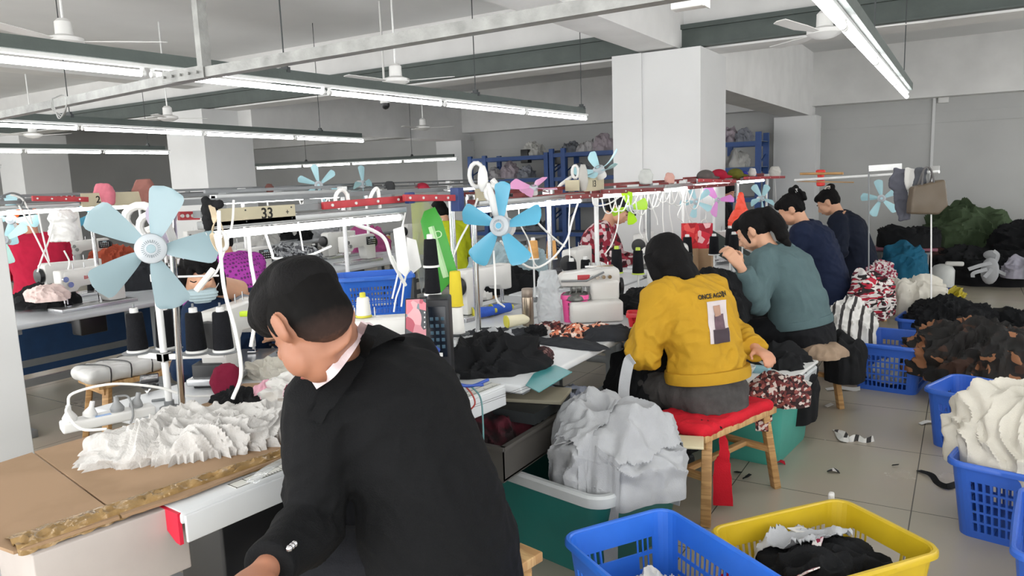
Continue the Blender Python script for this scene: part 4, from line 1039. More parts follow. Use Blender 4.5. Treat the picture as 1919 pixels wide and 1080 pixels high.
def person(label, xy, face, cs, seat=.45, lean=20, sc=1.0, head_pitch=35, head_yaw=0, hands=None, shoulder=.185, build=1.0, vox=.008, hunch=14, neck_len=.10, group=None, legs=True, headpos=None, zoff=0):
    """a seated figure; returns the joints and an empty under which body, clothes and hair are parented"""
    yaw = radians(face); F = V((cos(yaw), sin(yaw), 0)); S = V((-sin(yaw), cos(yaw), 0)); Zv = V((0, 0, 1))   # S = figure's left
    J = {}; base = V((xy[0], xy[1], 0)); t = thing('person', base, label, 'person', group)
    def along(a): a = radians(a); return (F*sin(a)+Zv*cos(a)).normalized()
    pel = base+Zv*(seat+.085*sc+zoff); u1 = along(lean*.7); u2 = along(lean+hunch*.5); u3 = along(lean+hunch)
    waist = pel+u1*.17*sc; chest = waist+u2*.20*sc; neck = chest+u3*.16*sc
    hp = radians(head_pitch); hy = radians(head_yaw)
    HF = (F*cos(hy)+S*sin(hy)); HS = (S*cos(hy)-F*sin(hy)); hf = (HF*cos(hp)-Zv*sin(hp)).normalized(); hu = (HF*sin(hp)+Zv*cos(hp)).normalized()
    nk2 = neck+along(lean+hunch+8)*neck_len*sc*.6
    hc = headpos if headpos is not None else neck+along(lean+hunch+8)*neck_len*sc+hu*.085*sc+hf*.02*sc
    J.update(base=base, F=F, S=S, pel=pel, waist=waist, chest=chest, neck=neck, hc=hc, hf=hf, hu=hu, hs=HS, sc=sc, t=t, u1=u1, u2=u2, u3=u3)
    fr2 = S.cross(u2)*-1; fr1 = S.cross(u1)*-1; fr3 = S.cross(u3)*-1
    if fr2.dot(F) < 0: fr1, fr2, fr3 = -fr1, -fr2, -fr3
    sh = {}; el = {}; wr = {}
    for sd, nm in ((1, 'L'), (-1, 'R')):
        shp = neck-u3*.045*sc+S*sd*shoulder*sc+fr3*.01
        tgt = (hands or {}).get(nm)
        if tgt is None: tgt = chest+F*.36*sc+S*sd*.10*sc-Zv*.16*sc
        pole = (-Zv*1.0+S*sd*.55-F*.15)
        e, w_ = ik(shp, V(tgt), .285*sc, .255*sc, pole); sh[nm], el[nm], wr[nm] = shp, e, w_
    J.update(sh=sh, el=el, wr=wr)
    b = build
    def torso(mb, g=0.0, drop=.0):
        mb.loft([(pel-u1*(.10+drop)*sc, S, fr1, .165*b*sc+g, .125*b*sc+g), *([(pel, S, fr1, .178*b*sc+g, .14*b*sc+g)] if drop > -.09 else []), (waist-u1*.05*sc, S, fr1, .158*b*sc+g, .125*b*sc+g), (waist+u1*.03*sc, S, fr1, .15*b*sc+g, .115*b*sc+g), (chest-u2*.06*sc, S, fr2, .165*b*sc+g, .118*b*sc+g), (chest+u2*.05*sc, S, fr2, .172*b*sc+g, .118*b*sc+g), (neck-u3*.06*sc, S, fr3, .155*b*sc+g, .095*b*sc+g), (neck-u3*.01*sc, S, fr3, .10*sc+g, .07*sc+g), (neck+u3*.02*sc, S, fr3, .06*sc+g, .055*sc+g)], 24)
        for nm in 'LR':
            sgn = 1 if nm == 'L' else -1
            mb.tube([neck-u3*.02*sc+S*sgn*.05*sc, sh[nm]-S*sgn*.02*sc], [.055*sc+g, .062*sc+g], 14); mb.ell(sh[nm], .064*sc+g, None, 16)
    def armm(mb, g=0.0, end=1.0):
        for nm in 'LR':
            a, e, w_ = sh[nm], el[nm], wr[nm]; w2 = e+(w_-e)*end
            mb.tube([a, a+(e-a)*.3, a+(e-a)*.8, e, e+(w2-e)*.25, e+(w2-e)*.7, w2], [.055*b*sc+g, .054*b*sc+g, .044*b*sc+g, .043*b*sc+g, .044*b*sc+g, .035*sc+g, (.027 if end > .95 else .034)*sc+g], 14)
            mb.ell(e, .045*b*sc+g, None, 12)
    kn = {}; an = {}
    for sd, nm in ((1, 'L'), (-1, 'R')):
        hip = pel+S*sd*.09*sc-Zv*.01; k_ = hip+(F*.96+S*sd*.16).normalized()*.40*sc-Zv*.03; a_ = V((k_.x, k_.y, 0))-F*.05*sc+Zv*.09
        kn[nm] = (hip, k_); an[nm] = a_
    J.update(kn=kn, an=an)
    def legm(mb, g=0.0, end=1.0, shoes=False):
        for nm in 'LR':
            hip, k_ = kn[nm]; a_ = an[nm]
            mb.tube([hip-F*.04*sc, hip+(k_-hip)*.3, k_-(k_-hip)*.15, k_, k_+(a_-k_)*.12, k_+(a_-k_)*.4, k_+(a_-k_)*end], [.092*b*sc+g, .088*b*sc+g, .065*b*sc+g, .06*sc+g, .056*sc+g, .055*sc+g, .04*sc+g], 14)
            if shoes:
                mb.loft([(a_-F*.05+Zv*-.055, S, Zv, .035, .035), (a_+F*.03-Zv*.055, S, Zv, .042, .034), (a_+F*.13-Zv*.062, S, Zv, .046, .027), (a_+F*.18-Zv*.068, S, Zv, .032, .02)], 12)
    mb = MB(); torso(mb); armm(mb); legm(mb)
    for nm in 'LR':
        a_ = an[nm]; mb.loft([(a_-F*.04-Zv*.05, S, Zv, .03, .03), (a_+F*.05-Zv*.055, S, Zv, .036, .03), (a_+F*.15-Zv*.066, S, Zv, .036, .02)], 10)
        mb.tube([a_, a_-Zv*.05], .034, 10)
    mb.tube([neck-u3*.02*sc, nk2, hc-hf*.03*sc-hu*.05*sc], [.06*sc, .054*sc, .056*sc], 16)
    head(mb, hc, hf, hu, HS, sc)
    for sd, nm in ((1, 'L'), (-1, 'R')):
        hs_ = cs.get('hand'+nm, {}); d = hs_.get('d', (wr[nm]-el[nm])); hand(mb, wr[nm], V(d), V(hs_.get('n', -Zv+F*.2)), V(hs_.get('th', -S*sd+F*.2)), sc*1.02, hs_.get('curl', .5))
    body = blob(mb, vox, 3, .5)
    bo = fin(body, 'body', cs.get('skin', M_skin), t)
    def fold(amp, fq, seed):
        def f(p, n):
            e_ = min((p-el['L']).length, (p-el['R']).length, (p-waist).length*1.1); k_ = 1+1.3*max(0, 1-e_/.16)
            return amp*k_*(foldf(p, fq, seed)-.45)
        return f
    # trousers
    mb = MB(); g = cs.get('pant_g', .012)
    mb.loft([(pel-Zv*.075*sc-F*.02, S, F, .16*b*sc+g, .14*b*sc+g), (pel, S, fr1, .184*b*sc+g, .146*b*sc+g), (pel+u1*.075*sc, S, fr1, .155*b*sc+g, .118*b*sc+g)], 24)
    legm(mb, g, .93)
    me = blob(mb, vox*1.1, 4, .5, fold(.008, 9, len(label) % 17+2)); fin(me, 'trousers', cs['pants'], t)
    mb = MB(); 
    for nm in 'LR':
        a_ = an[nm]; mb.loft([(a_-F*.06-Zv*.05, S, Zv, .036, .04), (a_+F*.03-Zv*.05, S, Zv, .044, .04), (a_+F*.13-Zv*.06, S, Zv, .048, .03), (a_+F*.19-Zv*.07, S, Zv, .034, .02)], 12)
    fin(blob(mb, .01, 3), 'shoes', cs.get('shoes', M_black), t)
    # upper garment
    mb = MB(); g = cs.get('g', .018); torso(mb, g, cs.get('drop', 0)); armm(mb, g, cs.get('sleeve', .9))
    for p0, p1, r0, r1 in cs.get('extra', lambda J: [])(J): mb.tube([p0, p1], [r0, r1], 14)
    if cs.get('bulge'):
        for c_, r_ in cs['bulge'](J): mb.ell(c_, r_, (S, fr2, u2), 18)
    me = blob(mb, vox*1.1, cs.get('smooth', 5), .5, fold(cs.get('amp', .012), cs.get('freq', 7), len(label) % 13+1)); J['top'] = fin(me, cs.get('topname', 'jacket'), cs['top'], t)
    # eyes, brows, mouth line
    def P(a, b_, c): return hc+HS*a*sc+hf*b_*sc+hu*c*sc
    e = MB(); w_ = MB(); l_ = MB()
    for a in (-1, 1):
        e.tube(spline([P(a*.018, .092, -.004), P(a*.03, .0925, -.008), P(a*.045, .084, -.003)], 3), .0022, 6)
        w_.tube(spline([P(a*.014, .096, .018), P(a*.032, .094, .024), P(a*.052, .08, .018)], 3), [.003]*7, 6)
    fin(e, 'eyes', M_hair, t); fin(w_, 'eyebrows', M_hair, t)
    l_.ell(P(0, .099, -.0705), (.02*sc, .006*sc, .005*sc), (HS, hf, hu), 12); fin(l_, 'lips', mat('lips', '#a35a52', .5), t)
    return J
def hairblob(J, parts, name='hair', m=None, vox=.006, amp=.006, it=3, freq=26, lab=None):
    """parts: list of ('e',(s,f,u),(rs,rf,ru)) or ('t',[(s,f,u)...],[r...]) in head axes"""
    mb = MB(); o, f, u, s, k = J['hc'], J['hf'], J['hu'], J['hs'], J['sc']
    def P(q): return o+s*q[0]*k+f*q[1]*k+u*q[2]*k
    for p in parts:
        if p[0] == 'e': mb.ell(P(p[1]), tuple(x*k for x in p[2]), (s, f, u), 24)
        elif p[0] == 'w': mb.tube([V(x) for x in p[1]], p[2], 14)
        else: mb.tube(spline([P(x) for x in p[1]], 4), [p[2][min(len(p[2])-1, int(i/ (4*(len(p[1])-1))*(len(p[2])-1)+.0))]*k for i in range(4*(len(p[1])-1)+1)], 14)
    def d(p, n):
        q = p-o; qq = V((q.dot(s)*freq, q.dot(f)*freq, q.dot(u)*freq*.22)); return amp*noise.noise(qq)+amp*.5*noise.noise(qq*2.1)
    me = blob(mb, vox, it, .5, d); return fin(me, name, m or M_hair, J['t'], label=lab)

# ---------- the man in black at the near table
F_ = V((-1, 0, 0))
M_suit = cloth('black_suit', '#0f1012', .85, .06, .3); M_shirtp = cloth('pale_pink_shirt', '#d9c8cb')
M_jean = cloth('dark_trousers', '#1b1c20'); M_darkgrey = cloth('charcoal_wool', '#4c4a49', .95, .25)
def man_extra(J): return []
hpos = pd(577, 603, 1.72)
man = person('person in a black blazer at the near table, looking down, seen from behind', (-1.225, 1.555), 186, dict(
    skin=skin_mat('skin_man', '#a06e56'), pants=M_jean, top=M_suit, topname='blazer', g=.026, drop=.10, amp=.011, freq=6, sleeve=.93, smooth=8, pant_g=.014,
    handL=dict(n=V((-.3, .6, -.5)), th=V((0, 1, .3)), curl=.6),
    bulge=lambda J: [(J['chest']-J['F']*.045, (.18, .11, .20)), (J['pel']+J['u1']*.02, (.20, .17, .18))]),
    seat=.45, lean=14, sc=1.10, build=1.16, head_pitch=48, head_yaw=-14, hunch=22, shoulder=.195, vox=.0075, headpos=hpos,
    hands=dict(L=pd(492, 1072, 1.62), R=(-1.78, 1.78, .80)))
def fade_mat():
    m, nt, b = _nt('short_faded_hair'); N = nt.nodes; L = nt.links
    g = N.new('ShaderNodeNewGeometry'); o = man['hc']; u = man['hu']; f = man['hf']
    d = N.new('ShaderNodeVectorMath'); d.operation = 'DOT_PRODUCT'; ob = fadebase
    tc = N.new('ShaderNodeTexCoord'); L.new(tc.outputs['Object'], d.inputs[0]); ax = (u*.95-f*.30).normalized(); d.inputs[1].default_value = tuple(ax)
    c0 = (man['hc']-man['base']).dot(ax)
    n = N.new('ShaderNodeTexNoise'); n.inputs['Scale'].default_value = 90; L.new(tc.outputs['Object'], n.inputs[0])
    ma = N.new('ShaderNodeMath'); ma.operation = 'MULTIPLY_ADD'; ma.inputs[1].default_value = .02; L.new(n.outputs['Fac'], ma.inputs[0]); L.new(d.outputs['Value'], ma.inputs[2])
    mr = N.new('ShaderNodeMapRange'); mr.inputs[1].default_value = c0-.085; mr.inputs[2].default_value = c0+.015; L.new(ma.outputs[0], mr.inputs[0])
    r = N.new('ShaderNodeValToRGB'); e = r.color_ramp.elements; e[0].color = lin('#775343'); e[1].color = lin('#0d0c0c'); e[0].position = 0; e[1].position = .8
    x = e.new(.3); x.color = lin('#3a2d29')
    L.new(mr.outputs[0], r.inputs[0]); L.new(r.outputs[0], b.inputs['Base Color']); b.inputs['Roughness'].default_value = .8; b.inputs['Specular IOR Level'].default_value = .12; return m
fadebase = man['t']
M_fade = fade_mat()
hb = hairblob(man, [('e', (0, -.018, .024), (.0785, .1, .094)), ('e', (0, -.05, -.02), (.068, .06, .065))], 'faded_sides', M_fade, .006, .0012, 2, 60, 'closely shaved faded sides of the hair')
hb = hairblob(man, [('e', (0, .004, .068), (.082, .10, .062)), ('e', (0, .06, .086), (.070, .064, .052)), ('e', (0, -.055, .055), (.079, .066, .062)), ('e', (0, .01, .108), (.07, .096, .04))], 'hair', None, .006, .004, 3, 22, 'black swept hair on top')
# white shirt collar inside the blazer, blazer collar, cuff buttons
nk = man['neck']; u3 = man['u3']; S_ = man['S']; FF = man['F']
def ringpts(c, ax, r, a0, a1, n=16, e=None, f=None, el=1.0):
    return [c+e*r*cos(a0+(a1-a0)*i/n)+f*r*el*sin(a0+(a1-a0)*i/n) for i in range(n+1)]
col = MB(); fr3 = FF-u3*FF.dot(u3); fr3.normalize()
for (r, hgt, drp) in ((.083, .035, 0),):
    pass
def collar(name, m, c, up, r0, r1, h, th, a0, a1, dip=.0, parent=None, label=None):
    """a band standing round the neck, open at the front"""
    mb = MB(); n = 28; vs_ = []
    for i in range(n+1):
        a = a0+(a1-a0)*i/n; d = S_*cos(a)+fr3*sin(a); fwd = max(0, d.dot(fr3))
        for (r, z) in ((r0, 0), (r1, h), (r1+th, h), (r0+th*2.2, -.012)): vs_.append(c+d*r*(1+.25*fwd)+up*(z-dip*fwd))
    fs = [(i*4+k, i*4+(k+1) % 4, i*4+4+(k+1) % 4, i*4+4+k) for i in range(n) for k in range(4)] + [(3, 2, 1, 0), tuple(4*n+k for k in range(4))]
    mb.add(vs_, fs); return fin(mb, name, m, parent, label=label)
def cam_hit(J, x, y, lift=.006):
    tree = bvh_of([J['top']]); r_ = _ray(x, y).normalized(); h = tree.ray_cast(CAM, r_)
    return (h[0]-r_*lift) if h[0] is not None else None
def on_pts(J, pts, dflt, lift=.006): return [(cam_hit(J, x, y, lift) or pd(x, y, dflt)) for x, y in pts]
collar('shirt_collar', M_shirtp, nk+u3*.045, u3, .090, .078, .045, .006, -pi*1.25, pi*.25, .06, man['t'], 'pale pink shirt collar')
collar('blazer_collar', M_suit, nk+u3*.012, u3, .118, .094, .055, .012, -pi*1.22, pi*.22, .07, man['t'])
_bt = bvh_of([man['top'], [c for c in man['t'].children if c.name.startswith('body')][0]])
def hit2(x, y, lift, d0): r_ = _ray(x, y).normalized(); h = _bt.ray_cast(CAM, r_); return (h[0]-r_*lift) if h[0] is not None else pd(x, y, d0)
mb = MB(); ribbon(mb, [hit2(x, y, .012, 1.8) for x, y in ((684, 606), (672, 628), (657, 652), (640, 676), (618, 702), (590, 722))], .022, .004, up=tuple(CAM-nk)); fin(mb, 'shirt_collar_edge', M_shirtp, man['t'], label='pale pink shirt collar edge')
mb = MB(); ribbon(mb, [hit2(x, y, .010, 1.8) for x, y in ((700, 612), (690, 636), (676, 662), (658, 690), (636, 718), (612, 750), (590, 790))], [.03, .035, .04, .045, .05, .05, .035], .006, up=tuple(CAM-nk)); fin(mb, 'lapel', M_suit, man['t'])
wr, el = man['wr']['L'], man['el']['L']; cb_ = MB(); dd = (wr-el).normalized(); sd_ = (CAM-wr); sd_ = (sd_-dd*sd_.dot(dd)).normalized()
for k in range(3): cb_.ell(wr-dd*(.028+k*.013)+sd_*.066*1.0+V((0, -.0, 0)), .008, None, 10)
fin(cb_, 'cuff_buttons', mat('silver_beads', '#c9c9cc', .25, .9), man['t'])

# ---------- yellow jacket
M_yel = cloth('mustard_jacket', '#b78e27', .8, .05, .2)
yel = person('person in a mustard yellow jacket with back print, sitting on the first bench', (-1.02, 3.46), 152, dict(
    skin=M_skin, pants=M_darkgrey, top=M_yel, topname='jacket', g=.036, drop=-.165, amp=.022, freq=6, sleeve=.95, smooth=6,
    handR=dict(curl=.7)), seat=.45, lean=10, sc=.98, build=1.03, head_pitch=34, head_yaw=20, hunch=20, shoulder=.17, vox=.0075,
    hands=dict(L=(-1.37, 3.50, .80), R=pd(1418, 655, 3.62)))
hairblob(yel, [('e', (0, -.02, .03), (.088, .108, .10)), ('e', (0, -.045, -.04), (.085, .08, .10)), ('e', (.066, -.022, -.015), (.046, .06, .07)), ('e', (-.066, -.022, -.015), (.046, .06, .07)), ('e', (0, -.06, -.12), (.08, .055, .10)), ('e', (.05, -.01, -.06), (.05, .06, .12)), ('e', (-.05, -.01, -.06), (.05, .06, .12)), ('t', [(.07, .03, .05), (.09, .045, -.06), (.08, .04, -.15)], [.03, .03, .02]), ('t', [(-.07, .03, .05), (-.09, .045, -.06), (-.08, .04, -.15)], [.03, .03, .02])], 'hair', None, .006, .005, 4, 24)
# hem band and neck collar of the jacket
def band(J, c, up, rs, rf, h, m, name, fr=None, lab=None):
    S2 = J['S']; fr = fr or (J['F']-up*J['F'].dot(up)).normalized(); mb = MB(); vs_ = []; n = 48
    for (g, z) in ((0, -h/2), (.012, -h*.45), (.016, 0), (.012, h*.45), (0, h/2), (-.02, h*.4), (-.02, -h*.4)):
        for k in range(n):
            a = 2*pi*k/n; rip = .0025*sin(k*pi); vs_.append(c+S2*(rs+g+rip)*cos(a)+fr*(rf+g+rip)*sin(a)+up*z)
    fs = [(q*n+i, q*n+(i+1) % n, ((q+1) % 7)*n+(i+1) % n, ((q+1) % 7)*n+i) for q in range(7) for i in range(n)]
    mb.add(vs_, fs); return fin(mb, name, m, J['t'], label=lab)
band(yel, yel['pel']+yel['u1']*(.082), yel['u1'], .208, .172, .06, M_yel, 'hem_band')
def on_surface(J, pts2, c, ex, ey, back, lift=.004):
    tree = bvh_of([J['top']]); o = []
    for a, b_ in pts2:
        p = c+ex*a+ey*b_; h = tree.ray_cast(p+back*.3, -back); o.append((h[0] if h[0] is not None else p)+back*lift)
    return o
def patch(J, c, ex, ey, back, wd, ht, m, name, label=None, n=14, lift=.005):
    pts = [((i/n-.5)*wd, (j/n-.5)*ht) for j in range(n+1) for i in range(n+1)]; P = on_surface(J, pts, c, ex, ey, back, lift)
    P2 = [p-back*.003 for p in P]; N1 = (n+1)*(n+1)
    fs = [(j*(n+1)+i, j*(n+1)+i+1, (j+1)*(n+1)+i+1, (j+1)*(n+1)+i) for j in range(n) for i in range(n)]
    rim = [i for i in range(n)]+[(n+1)*j+n for j in range(n)]+[(n+1)*n+i for i in range(n, 0, -1)]+[(n+1)*j for j in range(n, 0, -1)]
    fs += [tuple(N1+x for x in reversed(f)) for f in fs]+[(rim[i], rim[(i+1) % len(rim)], N1+rim[(i+1) % len(rim)], N1+rim[i]) for i in range(len(rim))]
    return fin(MB().add(P+P2, fs), name, m, J['t'], label=label)
bk = (CAM-yel['chest']); bk.z = 0; bk.normalize(); exx = V((-bk.y, bk.x, 0)); eyy = V((0, 0, 1))
exx = RT.copy(); exx.z = 0; exx.normalize(); bk = exx.cross(V((0, 0, 1))); 
if bk.dot(CAM-yel['chest']) < 0: bk = -bk
pc0 = pd(1352, 607, 3.42); tl_ = V((0, 0, 1))
patch(yel, pc0, exx, tl_, bk, .105, .185, mat('print_white', '#c9bfc0', .7, var=.1), 'back_print', 'pale printed picture panel on the jacket back')
patch(yel, pc0+tl_*-.062+exx*.008, exx, tl_, bk, .085, .062, mat('print_dark', '#3a2c35', .7, var=.15), 'print_body', n=8, lift=.008)
patch(yel, pc0+tl_*.0+exx*.004, exx, tl_, bk, .052, .065, mat('print_mauve', '#5d4650', .7, var=.3, scale=30), 'print_shape', n=8, lift=.009)
patch(yel, pc0+tl_*.05-exx*.002, exx, tl_, bk, .036, .045, mat('print_tan', '#b08a76', .7, var=.15), 'print_shape', n=8, lift=.010)
def text_on(J, s, size, c, ex, ey, back, m, name):
    cu = bpy.data.curves.new('t', 'FONT'); cu.body = s; cu.size = size; cu.align_x = 'CENTER'; cu.align_y = 'CENTER'; cu.extrude = .0; cu.offset = .0006
    ob = bpy.data.objects.new('t', cu); COL.objects.link(ob); dg = bpy.context.evaluated_depsgraph_get()
    me = bpy.data.meshes.new_from_object(ob.evaluated_get(dg)); bpy.data.objects.remove(ob)
    P = on_surface(J, [(v_.co.x, v_.co.y) for v_ in me.vertices], c, ex, ey, back, .007); fs = [tuple(p.vertices) for p in me.polygons]; n = len(P)
    mb = MB().add(P+[p-back*.003 for p in P], fs+[tuple(n+i for i in reversed(f)) for f in fs]); return fin(mb, name, m, J['t'], smooth=False, fix=False)
text_on(yel, 'ONCE AGAIN', .026, pc0+tl_*.115-exx*.012, exx, tl_, bk, M_ink, 'lettering')

# ---------- teal sweater
M_teal = cloth('grey_teal_sweater', '#566b6e', .9, .06, .35)
tea = person('person with a long black ponytail and a grey teal sweater, sewing', (-.86, 4.98), 172, dict(
    skin=M_skin2, pants=cloth('black_trousers', '#191a1d'), top=M_teal, topname='sweater', g=.028, drop=-.15, amp=.014, freq=5, sleeve=.9, smooth=8,
    handL=dict(d=V((-.5, -.2, .7)), n=V((-.6, .5, 0)), th=V((0, .3, 1)), curl=.9), handR=dict(d=V((-.5, -.4, .6)), n=V((-.3, -.6, 0)), curl=.9),
    bulge=lambda J: [(J['waist']-J['F']*.03, (.19, .165, .15)), (J['pel']+J['u1']*.12, (.20, .18, .09))]),
    seat=.46, lean=16, sc=1.03, build=1.18, head_pitch=36, head_yaw=8, hunch=16, shoulder=.185, vox=.008,
    hands=dict(L=pd(1388, 500, 4.55), R=pd(1382, 486, 4.75)))
hairblob(tea, [('e', (0, -.025, .036), (.084, .10, .092)), ('e', (0, .045, .075), (.062, .05, .04)), ('e', (0, -.05, -.01), (.07, .07, .07)), ('e', (0, -.085, .06), (.04, .045, .045)),
    ('t', [(0, -.09, .07), (0, -.135, .04), (.0, -.15, -.05), (.0, -.13, -.15), (0, -.12, -.22)], [.035, .05, .055, .045, .03, .012]), ('t', [(.075, .03, .03), (.085, .03, -.03), (.08, .035, -.07)], [.012, .01, .005])], 'hair', None, .006, .005, 3, 26)
band(tea, tea['pel']+tea['u1']*.055, tea['u1'], .222, .178, .055, M_teal, 'hem_band')
# ---------- navy, messy hair
M_navy = cloth('navy_jacket', '#19223a', .85, .07, .25); M_navy2 = cloth('dark_navy_hoodie', '#171d2c', .85, .07, .25)
nav = person('person in a navy jacket with loosely pinned hair, behind the teal sweater', (-.97, 6.72), 176, dict(
    skin=M_skin2, pants=M_jean, top=M_navy, g=.030, drop=.03, amp=.013, freq=6, sleeve=.92, smooth=6), seat=.47, lean=14, sc=1.06, build=1.1, head_pitch=32, head_yaw=8, hunch=14, vox=.009, shoulder=.18)
random.seed(5)
hairblob(nav, [('e', (0, -.025, .036), (.084, .102, .092)), ('e', (0, .045, .07), (.062, .05, .04)), ('e', (0, -.05, -.01), (.07, .07, .07))] + [('e', (random.uniform(-.04, .04), -.11+random.uniform(-.03, .03), .08+random.uniform(-.05, .05)), (.03, .03, .028)) for _ in range(9)], 'hair', None, .007, .010, 2, 30)
def clip(J, at, m=M_white):
    o, f, u, s = J['hc'], J['hf'], J['hu'], J['hs']; c = o+s*at[0]+f*at[1]+u*at[2]; mb = MB()
    mb.tube(spline([c-f*.03, c+u*.015, c+f*.03+u*.005]), .006, 8)
    for k in range(4): mb.tube([c+f*(-.02+k*.013), c+f*(-.02+k*.013)-u*.02+s*.008], [.004, .002], 6)
    fin(mb, 'hair_clip', m, J['t'])
clip(nav, (.03, -.11, .115))
na2 = person('far person in a dark navy hoodie, hand raised to the face', (-.88, 8.15), 176, dict(
    skin=M_skin2, pants=M_jean, top=M_navy2, topname='hoodie', g=.032, drop=.02, amp=.012, freq=6, sleeve=.9, smooth=6,
    handL=dict(d=V((-.1, 0, 1)), n=V((1, .2, 0)), th=V((0, 1, 0)), curl=.6), extra=lambda J: [(J['neck']-J['F']*.05-V((0, 0, .05)), J['neck']-J['F']*.02+V((0, 0, .03)), .075, .09)]),
    seat=.47, lean=14, sc=1.06, build=1.08, head_pitch=34, head_yaw=0, hunch=14, vox=.009, hands=dict(L=pd(1578, 425, 7.35)))
hairblob(na2, [('e', (0, -.025, .036), (.084, .102, .092)), ('e', (0, .045, .07), (.062, .05, .04)), ('e', (0, -.05, -.01), (.07, .07, .07)), ('e', (0, -.09, .10), (.045, .05, .04))], 'hair', None, .007, .005, 3, 26)
clip(na2, (.045, -.085, .115), mat('pearl_clip', '#e4d9cf', .3))
# ---------- masked woman behind the big fan
M_dn = cloth('dark_denim_blue', '#1c2f4b')
msk = person('masked person with black fringe and dark blue top, behind the big fan', (-3.22, 2.45), -20, dict(
    skin=M_skin2, pants=M_jean, top=M_dn, topname='top', g=.022, amp=.01, freq=7, sleeve=.95), seat=.45, lean=12, sc=.98, head_pitch=10, head_yaw=-14, hunch=10, vox=.0075,
    hands=dict(L=(-2.85, 2.45, .84), R=(-2.9, 2.1, .84)), headpos=pd(374, 515, 3.42))
hairblob(msk, [('e', (0, -.02, .035), (.088, .104, .098)), ('e', (0, .04, .075), (.07, .05, .04)), ('t', [(.07, .03, .05), (.088, .035, -.02), (.08, .035, -.1)], [.028, .026, .02]), ('t', [(-.07, .03, .05), (-.088, .035, -.02), (-.08, .035, -.1)], [.028, .026, .02]),
    ('t', [(.04, .09, .05), (.045, .1, .01)], [.014, .008]), ('t', [(0, .09, .06), (0, .1, .03)], [.016, .008]), ('t', [(-.04, .085, .055), (-.045, .095, .02)], [.014, .008]), ('e', (0, -.05, -.06), (.075, .06, .08))], 'hair', None, .006, .004, 3, 28)
o, f, u, s = msk['hc'], msk['hf'], msk['hu'], msk['hs']; mb = MB()
mb.loft([(o+f*.095-u*.105, s, f, .035, .012), (o+f*.098-u*.085, s, f, .062, .022), (o+f*.102-u*.06, s, f, .07, .026), (o+f*.100-u*.042, s, f, .06, .022)], 20)
mk_o = fin(blob(mb, .005, 3, .5, lambda p, n: .0025*sin((p-o).dot(u)*400)), 'face_mask', mat('mask_blue_grey', '#a9bcc2', .8), msk['t'], label='pale blue-grey face mask')
lp = MB()
for a in (-1, 1): lp.tube(spline([o+f*.1+s*a*.055-u*.05, o+f*.05+s*a*.078-u*.03, o-f*.01+s*a*.09-u*.01]), .0018, 6)
fin(lp, 'ear_loops', M_white, mk_o)
vn = MB(); nkk = msk['neck']; FF2 = msk['F']
vn.prism([(-.05, .05), (0, -.07), (.05, .05), (0, .07)], nkk+FF2*.085-V((0, 0, .03)), msk['S'], (msk['u3']+FF2*-.3).normalized(), FF2, .012, .004); fin(vn, 'shirt_neck', mat('grey_vest', '#8b8f96', .8), msk['t'])
# ---------- purple dotted shirt
M_pur = mixmat('magenta_dotted_shirt', ['#5a1f5c', '#a03399'], 38, 'dots', .8)
pur = person('person in a magenta dotted shirt, back turned, behind the masked person', (-4.45, 3.5), 165, dict(
    skin=M_skin, pants=M_jean, top=M_pur, topname='shirt', g=.022, amp=.008, freq=6, sleeve=.95), seat=.47, lean=14, sc=1.04, build=1.08, head_pitch=40, hunch=16, vox=.010)
hairblob(pur, [('e', (0, -.02, .03), (.088, .106, .098)), ('e', (0, -.05, -.04), (.08, .07, .08))], 'hair', None, .008, .005, 3)
# ---------- red shirt with orange cap
M_rs = cloth('crimson_shirt', '#b5213f'); 
red = person('person in a crimson shirt and orange cap at the far left, back turned', (-7.45, 3.62), 165, dict(
    skin=M_skin, pants=M_jean, top=M_rs, topname='shirt', g=.026, amp=.009, freq=6, sleeve=.6), seat=.52, lean=12, sc=1.12, build=1.15, head_pitch=28, hunch=12, vox=.011)
hairblob(red, [('e', (0, -.03, -.01), (.082, .095, .07))], 'hair', None, .009, .003, 2)
hairblob(red, [('e', (0, -.01, .05), (.09, .108, .075)), ('t', [(-.04, .08, .03), (.0, .15, .02), (.04, .08, .03)], [.012, .012, .012])], 'cap', mat('orange_cap', '#d9652f', .8), .009, .002, 3, 12, 'orange cap')
# ---------- lime shirt
M_lim = cloth('lime_yellow_shirt', '#c5cf2b')
lim = person('person in a lime yellow top with short black hair, beyond the green board', (-4.92, 6.72), 140, dict(
    skin=M_skin2, pants=cloth('blue_jeans', '#3d5a80'), top=M_lim, topname='shirt', g=.024, amp=.012, freq=6, sleeve=.8), seat=.47, lean=14, sc=1.06, build=1.02, head_pitch=38, head_yaw=30, hunch=14, vox=.011)
hairblob(lim, [('e', (0, -.02, .035), (.086, .104, .095)), ('e', (0, -.05, -.03), (.078, .07, .07))], 'hair', None, .008, .004, 3)
# ---------- red plaid with cap
M_pl = mixmat('red_plaid_print', ['#8c1f33', '#c9a7ad', '#3a1720', '#b33a4c', '#7d1b2c', '#d8c6c6'], 26, 'voronoi', .85)
pld = person('person in a red patterned shirt and dark cap, before the right column', (-3.0, 6.25), 15, dict(
    skin=M_skin2, pants=M_jean, top=M_pl, topname='shirt', g=.024, amp=.012, freq=7, sleeve=.9), seat=.5, lean=14, sc=1.06, build=1.0, head_pitch=32, hunch=12, vox=.0095,
    hands=None)
hairblob(pld, [('e', (0, -.035, .0), (.083, .092, .07))], 'hair', None, .008, .003, 2)
hairblob(pld, [('e', (0, -.012, .05), (.09, .106, .07)), ('t', [(-.045, .07, .04), (.0, .15, .03), (.045, .07, .04)], [.012, .012, .012])], 'cap', mat('dark_cap', '#25262b', .8), .008, .002, 3, 12, 'dark cap')
